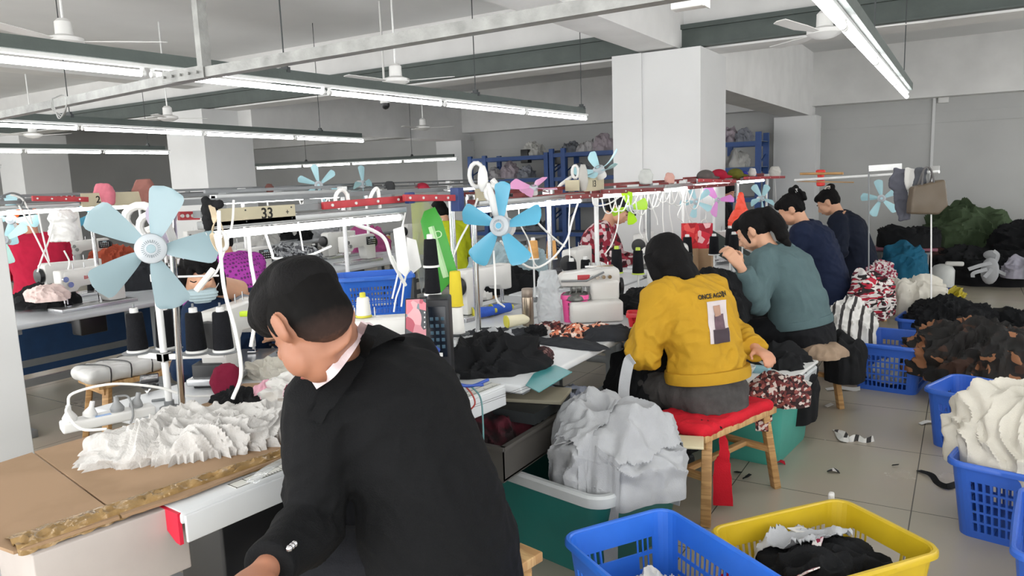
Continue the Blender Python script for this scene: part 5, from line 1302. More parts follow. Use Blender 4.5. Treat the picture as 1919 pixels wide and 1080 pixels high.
# dark figure glimpsed behind the red bags
dkp = person('person in dark clothes glimpsed between the far rig posts, behind the orange bag', (-2.75, 9.3), -10, dict(
    skin=M_skin, pants=M_jean, top=cloth('black_top', '#17171a'), topname='top', g=.024, amp=.01), seat=.52, lean=8, sc=1.08, head_pitch=25, hunch=10, vox=.012)
hairblob(dkp, [('e', (0, -.02, .03), (.088, .106, .1)), ('e', (0, -.05, -.05), (.08, .06, .09))], 'hair', None, .009, .004, 3)
# ================================================================== CARDBOARD, CARTON AND CLOTH ON THE NEAR TABLE
def poly_slab(mb, pts, z, th):
    n = len(pts); P = [V((x, y, z)) for x, y in pts]+[V((x, y, z-th)) for x, y in pts]
    mb.add(P, [tuple(range(n)), tuple(range(2*n-1, n-1, -1))]+[(i, n+i, n+(i+1) % n, (i+1) % n) for i in range(n)]); return mb
ZK = ZT+.014
def xy(x, y, z=ZK): p = pz(x, y, z); return (p.x, p.y)
cb1 = thing('cardboard_sheet', (-2.2, 1.1, ZK), 'flattened brown cardboard with taped edge covering the near table, under the white fluff', 'cardboard')
fin(poly_slab(MB(), [xy(-260, 930), xy(25, 1034), xy(224, 968), xy(60, 848), xy(-40, 880)], ZK, .008), 'left_panel', M_card, cb1, smooth=False)
fin(poly_slab(MB(), [xy(229, 967), xy(350, 928), xy(548, 850), xy(650, 795), xy(560, 735), xy(400, 752), xy(65, 847)], ZK+.001, .008), 'right_panel', M_card, cb1, smooth=False)
# shiny brown tape, crumpled along the front edge
M_tape = mat('brown_packing_tape', '#9a7d52', .14, .15, var=.2, scale=20, bump=.5, bscale=30)
a_, b_ = pz(30, 1030, ZK), pz(548, 848, ZK); dv = b_-a_; pr = V((-dv.y, dv.x, 0)).normalized(); vs_ = []; nx, ny = 90, 10
for i in range(nx+1):
    for j in range(ny+1):
        p = a_+dv*(i/nx)+pr*(-.012+.075*j/ny*(1.25-.5*i/nx)); q = V((i*.16, j*.35, 0)); hgt = .004+.016*ridg(q*1.2)*max(0, 1-abs(j/ny-.4)*1.6)
        if j == 0: p = p+V((0, 0, -.02))
        vs_.append(p+V((0, 0, hgt)))
fs = [(i*(ny+1)+j, (i+1)*(ny+1)+j, (i+1)*(ny+1)+j+1, i*(ny+1)+j+1) for i in range(nx) for j in range(ny)]
tp = fin(MB().add(vs_+[p-V((0, 0, .002)) for p in vs_], fs+[tuple(len(vs_)+i for i in reversed(f)) for f in fs]), 'packing_tape', M_tape, cb1, label='shiny crumpled brown packing tape')
# white carton whose face drops below the table edge
ca, cb_2 = pz(62, 1040, ZK-.01), pz(350, 938, ZK-.01); dv = (cb_2-ca); dn_ = dv.normalized(); ins = V((-dn_.y, dn_.x, 0))
mb = MB(); c0 = (ca+cb_2)/2+ins*.16+V((0, 0, -.10)); mb.box(c0, (dv.length, .30, .185), Matrix((dn_, ins, V((0, 0, 1)))).transposed(), .004)
fin(mb, 'carton', mat('white_carton', '#b3aba6', .6, var=.05), None, 'white carton hanging under the front edge of the taped cardboard', 'box')
M_fluff = mat('white_fluff', '#c4c2bf', .95, var=.03, bump=.5, bscale=70)
fl = pz(360, 838, ZK); fdir = (pz(556, 800, ZK)-pz(168, 862, ZK)); fr_ = atan2(fdir.y, fdir.x)
heap('gauze_heap', 'heap of white fluffy gauze on the cardboard at the near table', 'cloth heap', (fl.x+.01, fl.y+.04, ZK), .33, .17, .10, M_fluff, 4, fr_, .03, 12, .2, .7, kind='stuff', nu=300, nv=110, lump=.5, fray=.25)
q = pz(255, 842, ZK)
heap('gauze_sheet', 'smooth folded end of white gauze at the left end of the fluffy heap', 'cloth', (q.x+.02, q.y+.02, ZK), .16, .12, .075, M_fluff, 9, fr_, .014, 7, .2, .7, nu=160, nv=50, lump=.3, fray=.2)
# loose clear strips near the gauze
cl = MB(); ribbon(cl, [pz(470, 905, ZK+.01), pz(500, 880, ZK+.02), pz(525, 866, ZK+.012), pz(548, 855, ZK+.02)], .035, .001)
fin(cl, 'clear_film_scrap', mat('clear_film2', '#dfe3e4', .1, trans=.7, alpha=.6), None, 'crumpled clear film scrap between the gauze and the ruler strip', 'film scrap')
M_blk = cloth('black_fabric', '#1a1b1d', .9, .15, .3); M_blk2 = cloth('charcoal_fabric', '#2e3034', .9, .1); M_wht = cloth('white_fabric', '#cfceca', .9, .04); M_cream = cloth('cream_fabric', '#cdc9be', .9, .05)
M_grey = cloth('light_grey_fabric', '#a9abae', .9, .06); M_maroon = cloth('maroon_fabric', '#7b1f38'); M_pinkc = cloth('pink_fabric', '#d9a6b4'); M_dgreen = cloth('army_green_fabric', '#44533c', .85, .15)
M_rw = mixmat('white_red_print', ['#e3dedb', '#8d2440', '#d8c4c8', '#e9e6e3', '#a33a52'], 48, 'voronoi', .9)
M_plaid = mixmat('dark_red_plaid', ['#3c1d1f', '#6b3231', '#c7b8b0', '#2a1718', '#8c4a42'], 75, 'voronoi', .9, (1, .4, 1))
M_leo = mixmat('orange_speckled_print', ['#d98260', '#3a2320', '#e0a488', '#b95f45', '#f0d9cc', '#2c1c1b'], 60, 'voronoi', .9)
M_brn = mixmat('brown_black_mix', ['#151413', '#1c1613', '#141312', '#181514', '#8f6142', '#151312', '#3a2419'], 6, 'voronoi', .8, (1, 1, 1), 1.3)
M_str = mixmat('white_black_stripe', ['#d9d8d4', '#dedcd8', '#d9d8d4', '#3a3838'], 5, 'wave', .9)
ORD = ['first', 'second', 'third', 'fourth', 'fifth', 'sixth', 'seventh', 'eighth', 'ninth', 'tenth', 'eleventh', 'twelfth', 'thirteenth']
def onT(x, y, z=ZT): return pz(x, y, z)
def hp(name, label, cat, px, py, z, rx, ry, h, m, seed, rot=0, **k):
    p = pz(px, py, z); k.setdefault('nu', 90); k.setdefault('nv', 32)
    return heap(name, label, cat, (p.x, p.y, z), rx, ry, h, m, seed, radians(rot), **k)
hp('scrap_cloth', 'small crumpled black cloth behind the gauze heap', 'cloth', 445, 752, ZK, .12, .06, .045, M_blk, 3, 20, fold=.02, freq=14)
hp('folded_cloth', 'folded pink and white cloth by the man’s chin', 'cloth', 548, 738, ZK, .12, .12, .07, M_wht, 11, 20, fold=.02, freq=11)
hp('folded_cloth', 'maroon printed cloth in front of the man’s collar', 'cloth', 580, 735, ZK+.02, .09, .09, .07, mixmat('maroon_print', ['#7b1f38', '#8c2a44', '#cbb1b8', '#6d1a31'], 20, 'voronoi', .9, (1, 1, 3)), 12, 20, fold=.02, freq=11)
hp('folded_cloth', 'strip of pink cloth beside the white folded cloth at the near table', 'cloth', 500, 742, ZK, .05, .09, .05, M_pinkc, 13, 20, fold=.012, freq=11)
hp('folded_cloth', 'crumpled cream cloth behind the pink cloth, left of the man’s face', 'cloth', 505, 706, ZT, .12, .07, .07, M_cream, 14, 20, fold=.025, freq=11)
cq = MB(); c = pz(545, 768, ZK+.01)
for k in range(5): cq.tube([c+V((.045*cos(t*.5+k)+.01*k, .035*sin(t*.5+k), .012+.008*k+.012*sin(t*.8+k))) for t in range(14)], .0035, 6)
fin(cq, 'coiled_tape', M_wht, None, 'coil of white drawstring cord at the back of the gauze heap', 'cord')
mb = MB(); c = pz(425, 738, ZT); mb.loft([(c, RT, _F0, .05, .03), (c+V((0, 0, .05)), RT, _F0, .06, .035), (c+V((.01, 0, .10)), RT, _F0, .05, .03), (c+V((.02, 0, .125)), RT, _F0, .02, .015)], 20)
fin(blob(mb, .006, 4, .5, lambda p, n: .006*foldf(p, 14, 3)), 'cloth_pouch', M_maroon, None, 'maroon cloth pouch standing left of the small cardboard box', 'pouch')
mb = MB(); c = pz(470, 740, ZT); mb.box(c+V((0, 0, .02)), (.075, .06, .04), Matrix.Rotation(.6, 3, 'Z'), .002); fin(mb, 'small_box', M_card, None, 'small open cardboard box between the pouch and the pink cloth', 'box')
# ---- power strip, plugs, scissors, phone on the pinkish table
q = pz(205, 792, ZT); ps = thing('power_strip', (q.x, q.y, ZT), 'white power strip with grey plugs at the left, behind the cardboard', 'power strip')
d = (pz(285, 768, ZT)-pz(130, 800, ZT)).normalized(); d.z = 0; pr = V((-d.y, d.x, 0)); R5 = Matrix((d, pr, V((0, 0, 1)))).transposed()
fin(MB().box(q+V((0, 0, .018)), (.30, .075, .036), R5, .008), 'body', M_white, ps)
M_plug = mat('grey_plug', '#8d8f90', .5)
for k, (o_, m_) in enumerate(((-.12, M_white), (-.06, M_white), (.03, M_plug), (.09, M_plug))):
    mb = MB().lathe([(.022, 0), (.024, .012), (.018, .022), (.009, .035), (.008, .055)], q+d*o_+V((0, 0, .036)), (d*.3+V((0, 0, 1))).normalized() if k % 2 else (0, 0, 1)); fin(mb, 'plug', m_, ps)
fin(MB().box(q+d*-.02+pr*-.02+V((0, 0, .0365)), (.05, .02, .001), R5), 'sticker', mat('blue_sticker', '#8fb0dd', .4), ps)
wc = MB(); wc.tube(spline([q+d*-.12+V((0, 0, .09)), q+d*-.10+V((0, 0, .13)), q+d*.0+V((0, .03, .135)), q+d*.15+V((0, .03, .09)), q+d*.27+V((0, 0, .04)), q+d*.36+V((0, 0, .02))]), .005, 8)
fin(wc, 'plug_lead', M_wcab, ps)
wc = MB(); wc.tube(spline([q+d*-.12+V((0, 0, .09)), q+d*-.13-pr*.03+V((0, 0, .07)), q+d*-.1-pr*.08+V((0, 0, .02)), q+d*-.03-pr*.12+V((0, 0, .012))]), .005, 8); fin(wc, 'plug_lead', M_wcab, ps)
wc = MB(); wc.tube(spline([q+d*.03+V((0, 0, .09)), q+d*.07+V((0, 0, .08)), q+d*.07-pr*.05+V((0, 0, .03)), q+d*.05-pr*.1+V((0, 0, .01))]), .004, 8); fin(wc, 'plug_lead', M_plug, ps)
q = pz(278, 733, ZT); sc_t = thing('scissors', (q.x, q.y, ZT), 'black-handled scissors lying on the pinkish table left of the white stand', 'scissors')
for sg in (-1, 1):
    hb_ = q+V((-.035*1, .012*sg+.03, .01)); mb = MB(); mb.tube([hb_+V((.028*cos(t*.52)*1.0, .016*sin(t*.52), 0)) for t in range(13)], .005, 8, False); fin(mb, 'handle', M_black, sc_t)
    mb = MB(); mb.prism([(0, -.006), (.075, -.001), (.075, .001), (0, .006)], q+V((.0, .01*sg, .007+.002*sg)), V((.8, -.55-.14*sg, 0)).normalized(), V((.55+.14*sg, .8, 0)).normalized(), (0, 0, 1), .002); fin(mb, 'blade', M_steel, sc_t)
q = pz(280, 712, ZT); mb = MB().box(q+V((0, 0, .006)), (.075, .14, .011), Matrix.Rotation(1.0, 3, 'Z'), .004); fin(mb, 'mobile_phone', mat('dark_phone', '#232327', .15), None, 'dark phone lying flat behind the scissors', 'phone')
q = pz(300, 752, ZT); mb = MB().box(q+V((0, 0, .005)), (.06, .012, .01), Matrix.Rotation(.9, 3, 'Z'), .003); fin(mb, 'thread_snips', M_gsteel, None, 'small grey thread snips near the foot of the white stand', 'snips')
q = pz(398, 722, ZT); bx_ = thing('small_motor_box', (q.x, q.y, ZT), 'black metal box with a silver slot under the cone rack', 'control box')
fin(MB().box(q+V((0, 0, .05)), (.12, .09, .10), Matrix.Rotation(radians(31), 3, 'Z'), .004), 'case', M_black, bx_)
fin(MB().box(q+V((.028, -.044, .022)), (.08, .004, .024), Matrix.Rotation(radians(31), 3, 'Z'), .002), 'slot', M_galv, bx_)

# ---- cone stands
def stand(label, base, hgt, arms, bar=None, m=M_wsteel, r=.013, rz=0):
    """arms: list of (z, dx, dy) tray ends from the pole; bar: guide rail height"""
    t = thing('thread_stand', base, label, 'thread stand', 'thread stands', rz)
    def dn(mb, nm, mt): return fin(mb, nm, mt, t, world=False)
    dn(MB().cyl((0, 0, 0), (0, 0, hgt), r), 'pole', m)
    dn(MB().lathe([(.035, 0), (.035, .006), (.018, .012), (.018, .03)]), 'foot', M_gsteel)
    for (z, dx, dy) in arms:
        a = MB().bar((0, 0, z), (dx, dy, z), .012, .022, .002); a.box((0, 0, z), (.04, .04, .035), None, .004); dn(a, 'arm', m)
        dn(MB().lathe([(.055, 0), (.058, .003), (.05, .006), (.004, .006), (.004, .19), (.0, .19)], (dx, dy, z+.008)), 'tray_disc', M_gsteel)
    if bar: a = MB().cyl((bar[1], bar[2], bar[0]), (bar[3], bar[4], bar[0]), .004); a.box((0, 0, bar[0]), (.03, .03, .03), None, .004); dn(a, 'guide_bar', m)
    return t
sb = pz(318, 765, ZT); R0v = _R0.copy()
def roff(b, r, f=0): return b+_R0*r+_F0*f
zc_ = .20
stand('white cone stand at the left carrying four black cones, behind the cardboard', sb, .52, [(zc_, -.13, -.02), (zc_, -.07, .06), (zc_, .10, .07), (zc_, .19, .12)], (.50, -.03, 0, .2, .12))
for k, (dx, dy) in enumerate(((-.13, -.02), (-.07, .06), (.10, .07), (.19, .12))):
    cone(sb+V((dx, dy, zc_+.014)), M_bthread, ['black thread cone, leftmost on the white stand', 'black thread cone, second from the left on the white stand', 'black thread cone right of the chrome post', 'black thread cone, rightmost on the white stand'][k], .155, .037)
cp = pz(342, 772, ZT); tpz = pd(330, 560, 2.58)
mb = MB().cyl(cp, pd(318, 380, 2.55), .012); mb.lathe([(.02, 0), (.02, .01), (.012, .02)], cp); cpo = fin(mb, 'chrome_post', M_steel, None, 'shiny chrome post rising behind the big pale blue fan', 'post')
# lime green marker clip, yellow strip near the masked person
mb = MB().box(pd(463, 588, 3.1), (.055, .03, .022), Matrix.Rotation(.5, 3, 'Z'), .004); mb.box(pd(472, 602, 3.0), (.02, .012, .04), None, .003); fin(mb, 'lime_clip', mat('lime_plastic', '#c3e02d', .4), None, 'lime green plastic clip above the masked person’s machine', 'clip')
mb = MB(); mb.bx(-.1, .1, 0, .015, 0, .02)
stand('white cone stand at the far left near the dark keypad machine', V((-5.0, 3.3, ZT)), .6, [(.28, -.12, 0), (.28, .12, 0)], (.55, -.15, 0, .15, 0))
M_wth = mat('white_thread', '#e9e8e3', .8, var=.03)
cone(V((-5.12, 3.3, ZT+.295)), M_wth, 'white thread cone left of two beside the red shirt', .16, .04, 'cones of white thread')
cone(V((-4.88, 3.3, ZT+.295)), M_wth, 'white thread cone right of two beside the red shirt', .16, .04, 'cones of white thread')
q = pX(137, 425, -5.42); mb = MB().lathe([(.05, -.1), (.052, -.09), (.045, .1), (.04, .105)], q); fin(mb, 'white_roll', M_wth, None, 'white fabric roll hanging in front of the second line rig', 'roll')
def pbag(label, c, r, h, m=None, seed=1):
    mb = MB(); mb.loft([(c, _R0, _F0, r*.9, r*.7), (c+V((0, 0, h*.35)), _R0, _F0, r, r*.8), (c+V((0, 0, h*.6)), _R0, _F0, r*.75, r*.6), (c+V((0, 0, h*.72)), _R0, _F0, r*.95, r*.7), (c+V((0, 0, h)), _R0, _F0, r*.6, r*.4)], 24)
    return fin(blob(mb, .006, 2, .5, lambda p, n: .010*foldf(p, 22, seed)-.004), 'plastic_bag', m or mat('thin_white_plastic', '#e8ecee', .25, trans=.5, alpha=.8), None, label, 'plastic bag')
pbag('crumpled white bag hanging beside the white roll at the left', pX(122, 452, -5.42), .10, .22, mat('white_film', '#e6e6e4', .4), 2)
pbag('crumpled translucent plastic bag right of the steel flask', pz(1030, 606, ZT), .07, .30, None, 3)
# ---- centre
q = pz(990, 610, ZT); fk = thing('vacuum_flask', (q.x, q.y, ZT), 'slim champagne steel flask on the table left of the plastic bag', 'flask')
M_fl = mat('champagne_metal', '#9c8f7f', .28, .85, var=.05)
fin(MB().lathe([(.030, 0), (.033, .004), (.033, .155), (.031, .162)], (0, 0, 0)), 'body', M_fl, fk, world=False)
fin(MB().lathe([(.031, .162), (.032, .165), (.032, .205), (.028, .21)], (0, 0, 0)), 'lid', mat('flask_lid', '#8b7f74', .4, .5), fk, world=False)
M_bth = mat('blue_thread', '#2c57b8', .75, var=.1, scale=60, bump=.3, bscale=200); M_cth = mat('cream_thread', '#e5dfc4', .8, var=.05); M_yth = mat('yellow_thread', '#d8c32a', .75, var=.05); M_oth = mat('orange_thread', '#c79455', .75, var=.15, scale=40)
yb_ = mat('yellow_cone_plastic', '#c9c23a', .5)
def lying(px, py, m, label, rz, g, base=yb_):
    q = pz(px, py, ZT+.035); t = cone((q.x, q.y, ZT+.036), m, label, .14, .034, g, base); t.rotation_euler = (0, radians(88), rz); return t
lying(885, 588, M_bth, 'blue thread spool lying left, by the yellow cone', radians(50), 'blue spools lying on the table')
lying(920, 582, M_bth, 'blue thread spool lying right, behind the cream spool', radians(60), 'blue spools lying on the table')
lying(948, 604, M_cth, 'cream thread spool lying beside the flask', radians(55), 'cream spools')
q = pz(873, 596, ZT); cone((q.x, q.y, ZT), M_cth, 'cream thread cone standing behind the yellow cone', .12, .03, 'cream spools', yb_)
q = pz(858, 628, .86); stand('cone stand with one round tray, right of the control box', V((q.x, q.y, ZT)), .10, [], None)
fin(MB().lathe([(.002, -.004), (.055, -.004), (.058, 0), (.055, .004), (.002, .004)], (q.x, q.y, .865)), 'tray', M_dark, None, 'round dark tray under the yellow thread cone', 'tray')
wcn = cone((q.x, q.y, .870), M_wth, 'white thread cone under the yellow one', .13, .034, 'stacked cones'); cone((q.x, q.y, 1.0), M_yth, 'yellow thread cone stacked above the white one', .17, .032, 'stacked cones', M_yth, top=False)
q = pd(811, 553, 2.9); cone(q, M_bthread, 'tall black thread cone on top of the control box, lower of two', .115, .032, 'cones stacked on the control box', top=False); cone(q+V((0, 0, .11)), M_bthread, 'tall black thread cone on top of the control box, upper of two', .115, .030, 'cones stacked on the control box')
q = pz(681, 612, .93); cone(pz(682, 594, ZT+.29), M_wth, 'white thread cone on the lettered machine behind the man’s head', .085, .03, 'white cone on machine', yb_)
for k, (px_, py_, d_, mt, lb) in enumerate(((1000, 486, 4.9, M_oth, 'orange thread cone, left of two beyond the pale blue cloth heap'), (1034, 486, 4.9, M_oth, 'orange thread cone, right of two beyond the pale blue cloth heap'), (1072, 536, 4.35, M_bthread, 'black thread cone above the pink basket'), (1098, 530, 4.6, M_bthread, 'black thread cone in front of the white cloth, behind the pink basket'), (1156, 512, 4.45, M_bthread, 'black thread cone on lime base, left above the overlock'), (1196, 514, 4.5, M_bthread, 'black thread cone on lime base, right above the overlock'))):
    p = pd(px_, py_, d_); cone(p, mt, lb, .15 if k > 1 else .13, .036, 'cones over the middle tables', mat('lime_base', '#b9d04a', .5) if k > 3 else M_white)
    s_ = V((p.x, p.y, ZT)); tt = stand('thin thread stand pole, %s from the left over the middle tables' % ORD[k], s_, max(.05, p.z-ZT-.005), [], None, r=.006)
for k, (px_, py_, d_) in enumerate(((1288, 480, 5.6), (1338, 478, 5.7), (1368, 462, 5.9), (1391, 458, 6.1), (1375, 476, 5.5))):
    p = pd(px_, py_, d_); cone(p, M_bthread, 'black thread cone on the far tables, %s from the left' % ['first', 'second', 'third', 'fifth', 'fourth'][k], .15, .04, 'black cones on the far tables')
    stand('thread stand pole under the %s far black cone' % ['first', 'second', 'third', 'fifth', 'fourth'][k], V((p.x, p.y, ZT)), p.z-ZT-.005, [], None, r=.006)
# clothing on the middle tables
hp('black_garment', 'large crumpled black garment right of the control box', 'garment', 915, 690, ZT, .27, .17, .13, M_blk, 21, 40, fold=.04, freq=7, nu=140, nv=50)
hp('black_garment', 'black garment panel lying flat toward the flask', 'garment', 945, 628, ZT, .20, .10, .03, M_blk2, 22, 20, fold=.012, freq=9)
hp('black_garment', 'long charcoal garment piece lying flat beside the brown roll', 'garment', 1062, 645, ZT, .24, .085, .02, M_blk2, 23, -8, fold=.01, freq=7)
hp('black_garment', 'small tuft of black lace between the black panels', 'garment', 1005, 628, ZT, .06, .05, .05, M_blk, 24, fold=.03, freq=22)
hp('white_garment', 'crumpled light grey cloth on top of the black garment', 'garment', 930, 655, ZT+.05, .16, .08, .07, M_grey, 25, 30, fold=.03, freq=10)
mb = MB(); c = pz(1015, 668, ZT+.035)
sp = [c+V((.006*t*.5*cos(t*.7), 0, .0055*t*.5*sin(t*.7)))+V((0, 0, 0)) for t in range(22)]
ribbon(mb, sp, .09, .004, up=(0, 1, 0), k=2); mb2 = MB()
for k in range(6): mb2.tube([c+V((-.05, 0, 0))+V((.048+.045*cos(t*.55)*(1-k*.14), .03-.012*k, .035*sin(t*.55)*(1-k*.14))) for t in range(12)], .006, 8)
fin(mb2, 'ribbed_roll', mixmat('brown_ribbed', ['#3a2326', '#5a3b3c', '#2b1b1d', '#7a5a57'], 40, 'noise', .9), None, 'rolled dark brown ribbed trim on the table edge', 'trim roll')
hp('folded_trim', 'dark brown rolled cuff cloth beside the ribbed roll', 'cloth', 1008, 672, ZT, .075, .05, .06, mixmat('brown_ribbed', ['#3a2326']), 26, 0, fold=.015, freq=12)
mb = poly_slab(MB(), [tuple(pz(x, y, ZT+.004)[:2]) for x, y in ((985, 722), (1010, 735), (1072, 697), (1040, 684), (1000, 700))], ZT+.004, .003); fin(mb, 'teal_sheet', mat('teal_sheet', '#3f8d90', .35, var=.1), None, 'shiny teal plastic sheet under the black garment at the table edge', 'plastic sheet')
hp('printed_garment', 'orange speckled print garment in front of the overlock machine', 'garment', 1100, 628, ZT, .20, .09, .05, M_leo, 27, 40, fold=.02, freq=9)
hp('black_garment', 'black panel of the speckled garment draped toward the table edge', 'garment', 1150, 632, ZT, .15, .11, .06, M_blk2, 28, 50, fold=.02, freq=6)
hp('printed_scraps', 'small heap of printed scraps between flask and overlock', 'scraps', 1040, 616, ZT, .12, .05, .03, M_plaid, 29, 20, fold=.015, freq=16)
hp('paper_scrap', 'crumpled white paper behind the blue spools', 'paper', 905, 560, ZT, .07, .05, .05, M_wht, 30, fold=.02, freq=14)
hp('black_garment', 'crumpled black garment on the table just left of the yellow shoulder', 'garment', 1215, 580, ZT, .20, .22, .13, M_blk, 31, 0, fold=.035, freq=9, nu=130, nv=44)
hp('black_garment', 'large black garment piled between the yellow and teal persons', 'garment', 1345, 600, ZT-.10, .20, .34, .28, M_blk, 32, 0, fold=.05, freq=8, nu=150, nv=50)
hp('white_cloth', 'white cloth on the middle table, left of the black cones', 'cloth', 1112, 520, ZT+.06, .16, .08, .1, M_wht, 33, 30, fold=.02, freq=9)
hp('pale_cloth_heap', 'pale blue-grey cloth heap under the bright blue fan', 'cloth heap', 955, 520, ZT, .36, .24, .26, cloth('pale_blue_grey', '#9fb2b8'), 34, 40, fold=.06, freq=8, kind='stuff', nu=150, nv=50)
hp('black_garment', 'dark garments in front of the pale blue-grey heap', 'garment', 945, 548, ZT-.04, .34, .14, .17, M_blk, 35, 40, fold=.04, freq=7)
hp('seat_cushion', 'pink printed seat cushion beside the lime shirt', 'cushion', 895, 540, .6, .18, .13, .07, M_rw, 36, 40, fold=.01)
q = pz(895, 540, 0); q = pz(895, 540, .6); bench('wooden stool under the pink cushion beside the lime top', (q.x, q.y, 0), .4, .3, .6, radians(40))
# blue cable bundle by the control box, leads
M_bc = mat('blue_lead', '#2b4da6', .45); mb = MB(); q = pd(824, 690, 2.62)
mb.tube(spline([pd(812, 660, 2.55), pd(820, 690, 2.55), pd(840, 712, 2.55), pd(880, 724, 2.6), pd(915, 712, 2.65)]), .006, 8)
mb.tube(spline([pd(806, 655, 2.55), pd(826, 700, 2.53), pd(858, 722, 2.55), pd(905, 722, 2.62)]), .005, 8); fin(mb, 'blue_cable', M_bc, None, 'thick blue cable looping over the table behind the man', 'cable')
mb = MB(); mb.tube(spline([pd(880, 722, 2.6), pd(900, 745, 2.6), pd(905, 790, 2.58), pd(906, 850, 2.55)]), .003, 8); fin(mb, 'grey_lead', mat('teal_lead', '#5b8a8c', .5), None, 'thin blue-green lead hanging over the table edge behind the man', 'cable')
mb = MB(); mb.tube(spline([pd(870, 722, 2.6), pd(885, 740, 2.58), pd(890, 757, 2.58), pd(880, 770, 2.58)]), .003, 8); fin(mb, 'red_lead', mat('red_lead', '#a5413a', .5), None, 'short red lead at the table edge behind the man', 'cable')
fin(MB().box(pd(813, 662, 2.56), (.03, .02, .05), Matrix.Rotation(.5, 3, 'Y'), .005), 'blue_plug', M_bc, None, 'blue plug under the phone', 'plug')
# pencil marks and ruler print at the table edge by the teal sheet
pm = MB()
for k in range(30):
    p = pz(884+k*3.2, 752-k*1.35, ZT+.001); pm.box(p, (.0015, .010 if k % 5 else .018, .0006))
a1_, a2_ = pz(870, 762, ZT+.001), pz(990, 712, ZT+.001); pm.bar(a1_, a2_, .0015, .0008)
fin(pm, 'ruler_marks', M_ink, T_man, smooth=False)

# ================================================================== UNDER AND BESIDE THE TABLES
gh = pz(1120, 850, .40)
tubH = .375
g0 = heap('grey_cloth_heap', 'heap of light grey jersey cloth spilling over the dark teal tub', 'cloth heap', (-1.20, 2.76, .30), .27, .31, .34, M_grey, 41, radians(20), .035, 5, .2, .62, kind='stuff', nu=240, nv=90, lump=.3)
def tri_drape(label, pts, m, over, seed, **k): return drape('cloth_layer', label, 'cloth', over, [tuple(p) for p in pts], m, seed, **k)
tri_drape('folded grey jersey panel lying over the top of the grey heap', [(-1.38, 2.52), (-1.08, 2.44), (-.90, 2.78), (-1.2, 3.02), (-1.42, 2.85)], M_grey, [g0], 3, off=.012, fold=.02, res=.008, freq=5)
tri_drape('smaller grey jersey panel on the near side of the grey heap', [(-1.45, 2.58), (-1.22, 2.45), (-1.15, 2.68), (-1.40, 2.80)], M_grey, [g0], 6, off=.022, fold=.018, res=.008, freq=6)
# grey strips hanging to the right of the heap
for k, (x, y, x2, y2, lb) in enumerate(((1262, 838, 1262, 945, 'light grey jersey strip hanging left of the bench leg'), (1205, 850, 1200, 940, 'light grey jersey strip hanging over the right side of the grey heap'))):
    mb = MB(); A_ = pd(x, y, 3.0); B_ = pd(x2, y2, 3.0); ribbon(mb, [A_+V((-.05, .03, .0)), A_, A_.lerp(B_, .5)+V((.01, 0, 0)), B_], .055, .004, up=(.3, -1, 0), tw=.5)
    fin(mb, 'cloth_strip', M_grey, None, lb, 'cloth strip')
mb = MB(); mb.bx(-2.0, -1.48, 2.40, 3.12, .40, .54, .02); binn = thing('grey_bin', (-1.72, 2.75, .38), 'dark grey-brown crate of maroon cloth under the table edge behind the man', 'crate')
M_bin = mat('grey_brown_bin', '#55524e', .6); w_ = MB(); bx0, bx1, by0, by1 = -1.96, -1.52, 2.36, 3.02
w_.bx(bx0, bx1, by0, by0+.012, .385, .52); w_.bx(bx0, bx1, by1-.012, by1, .385, .52); w_.bx(bx0, bx0+.012, by0, by1, .385, .52); w_.bx(bx1-.012, bx1, by0, by1, .385, .52); w_.bx(bx0, bx1, by0, by1, .38, .392)
for (a, b, c, d_) in ((bx0-.01, bx1+.01, by0-.012, by0+.012), (bx0-.01, bx1+.01, by1-.012, by1+.012), (bx0-.012, bx0+.012, by0, by1), (bx1-.012, bx1+.012, by0, by1)): w_.bx(a, b, c, d_, .515, .53)
fin(w_, 'crate_wall', M_bin, binn)
heap('maroon_cloth', 'maroon and dark cloth inside the grey-brown crate', 'cloth heap', (-1.74, 2.66, .40), .19, .27, .17, mixmat('maroon_black', ['#3b141d', '#1a1315', '#5a1c2a', '#241619'], 5, 'noise', .9), 44, 0, .03, 9, kind='stuff')
heap('printed_scraps', 'black and white printed scraps at the right side of the crate', 'scraps', (-1.60, 2.88, .42), .10, .14, .14, mixmat('bw_print', ['#1b1a1c', '#c9c5c4', '#2b2729', '#171617', '#8d8a8b'], 45), 45, 0, .02, 14, kind='stuff')
nb = MB(); q = pz(1020, 742, .60); nb.box((q.x-.05, q.y, .60), (.30, .22, .018), Matrix.Rotation(.25, 3, 'Z'), .004); fin(nb, 'notebook', mat('cream_paper', '#a8a28e', .7), None, 'cream spiral notebook under the table beside the grey heap', 'notebook')
hp('plastic_wrap', 'bluish grey plastic wrap under the notebook', 'plastic wrap', 1055, 762, .5, .20, .14, .08, mat('blue_grey_plastic', '#7c8291', .35, var=.1), 46, 20, fold=.03, freq=9)
bb_ = MB(); bb_.bx(-1.80, -1.52, 2.62, 3.05, .54, .59); fin(bb_, 'shelf_board', M_dark, T_yel)
heap('black_garment', 'black coat draped left of the yellow jacket person, under the table', 'garment', (-1.36, 3.62, .18), .26, .26, .52, M_blk, 47, 0, .04, 5, .15, .5, nu=140, nv=60)
mb = MB(); A_, B_ = pd(1178, 680, 3.35), pd(1172, 785, 3.3); ribbon(mb, [A_+V((.02, 0, .02)), A_, A_.lerp(B_, .5)+V((-.015, 0, 0)), B_], .05, .005, up=(.3, -1, 0)); fin(mb, 'grey_strap', M_grey, None, 'pale grey strap hanging on the black coat left of the bench', 'strap')
hp('small_black_cloth', 'small black cloth on the near end of the first bench', 'cloth', 1300, 800, .43, .13, .05, .025, M_blk, 48, 20, fold=.01, freq=12)
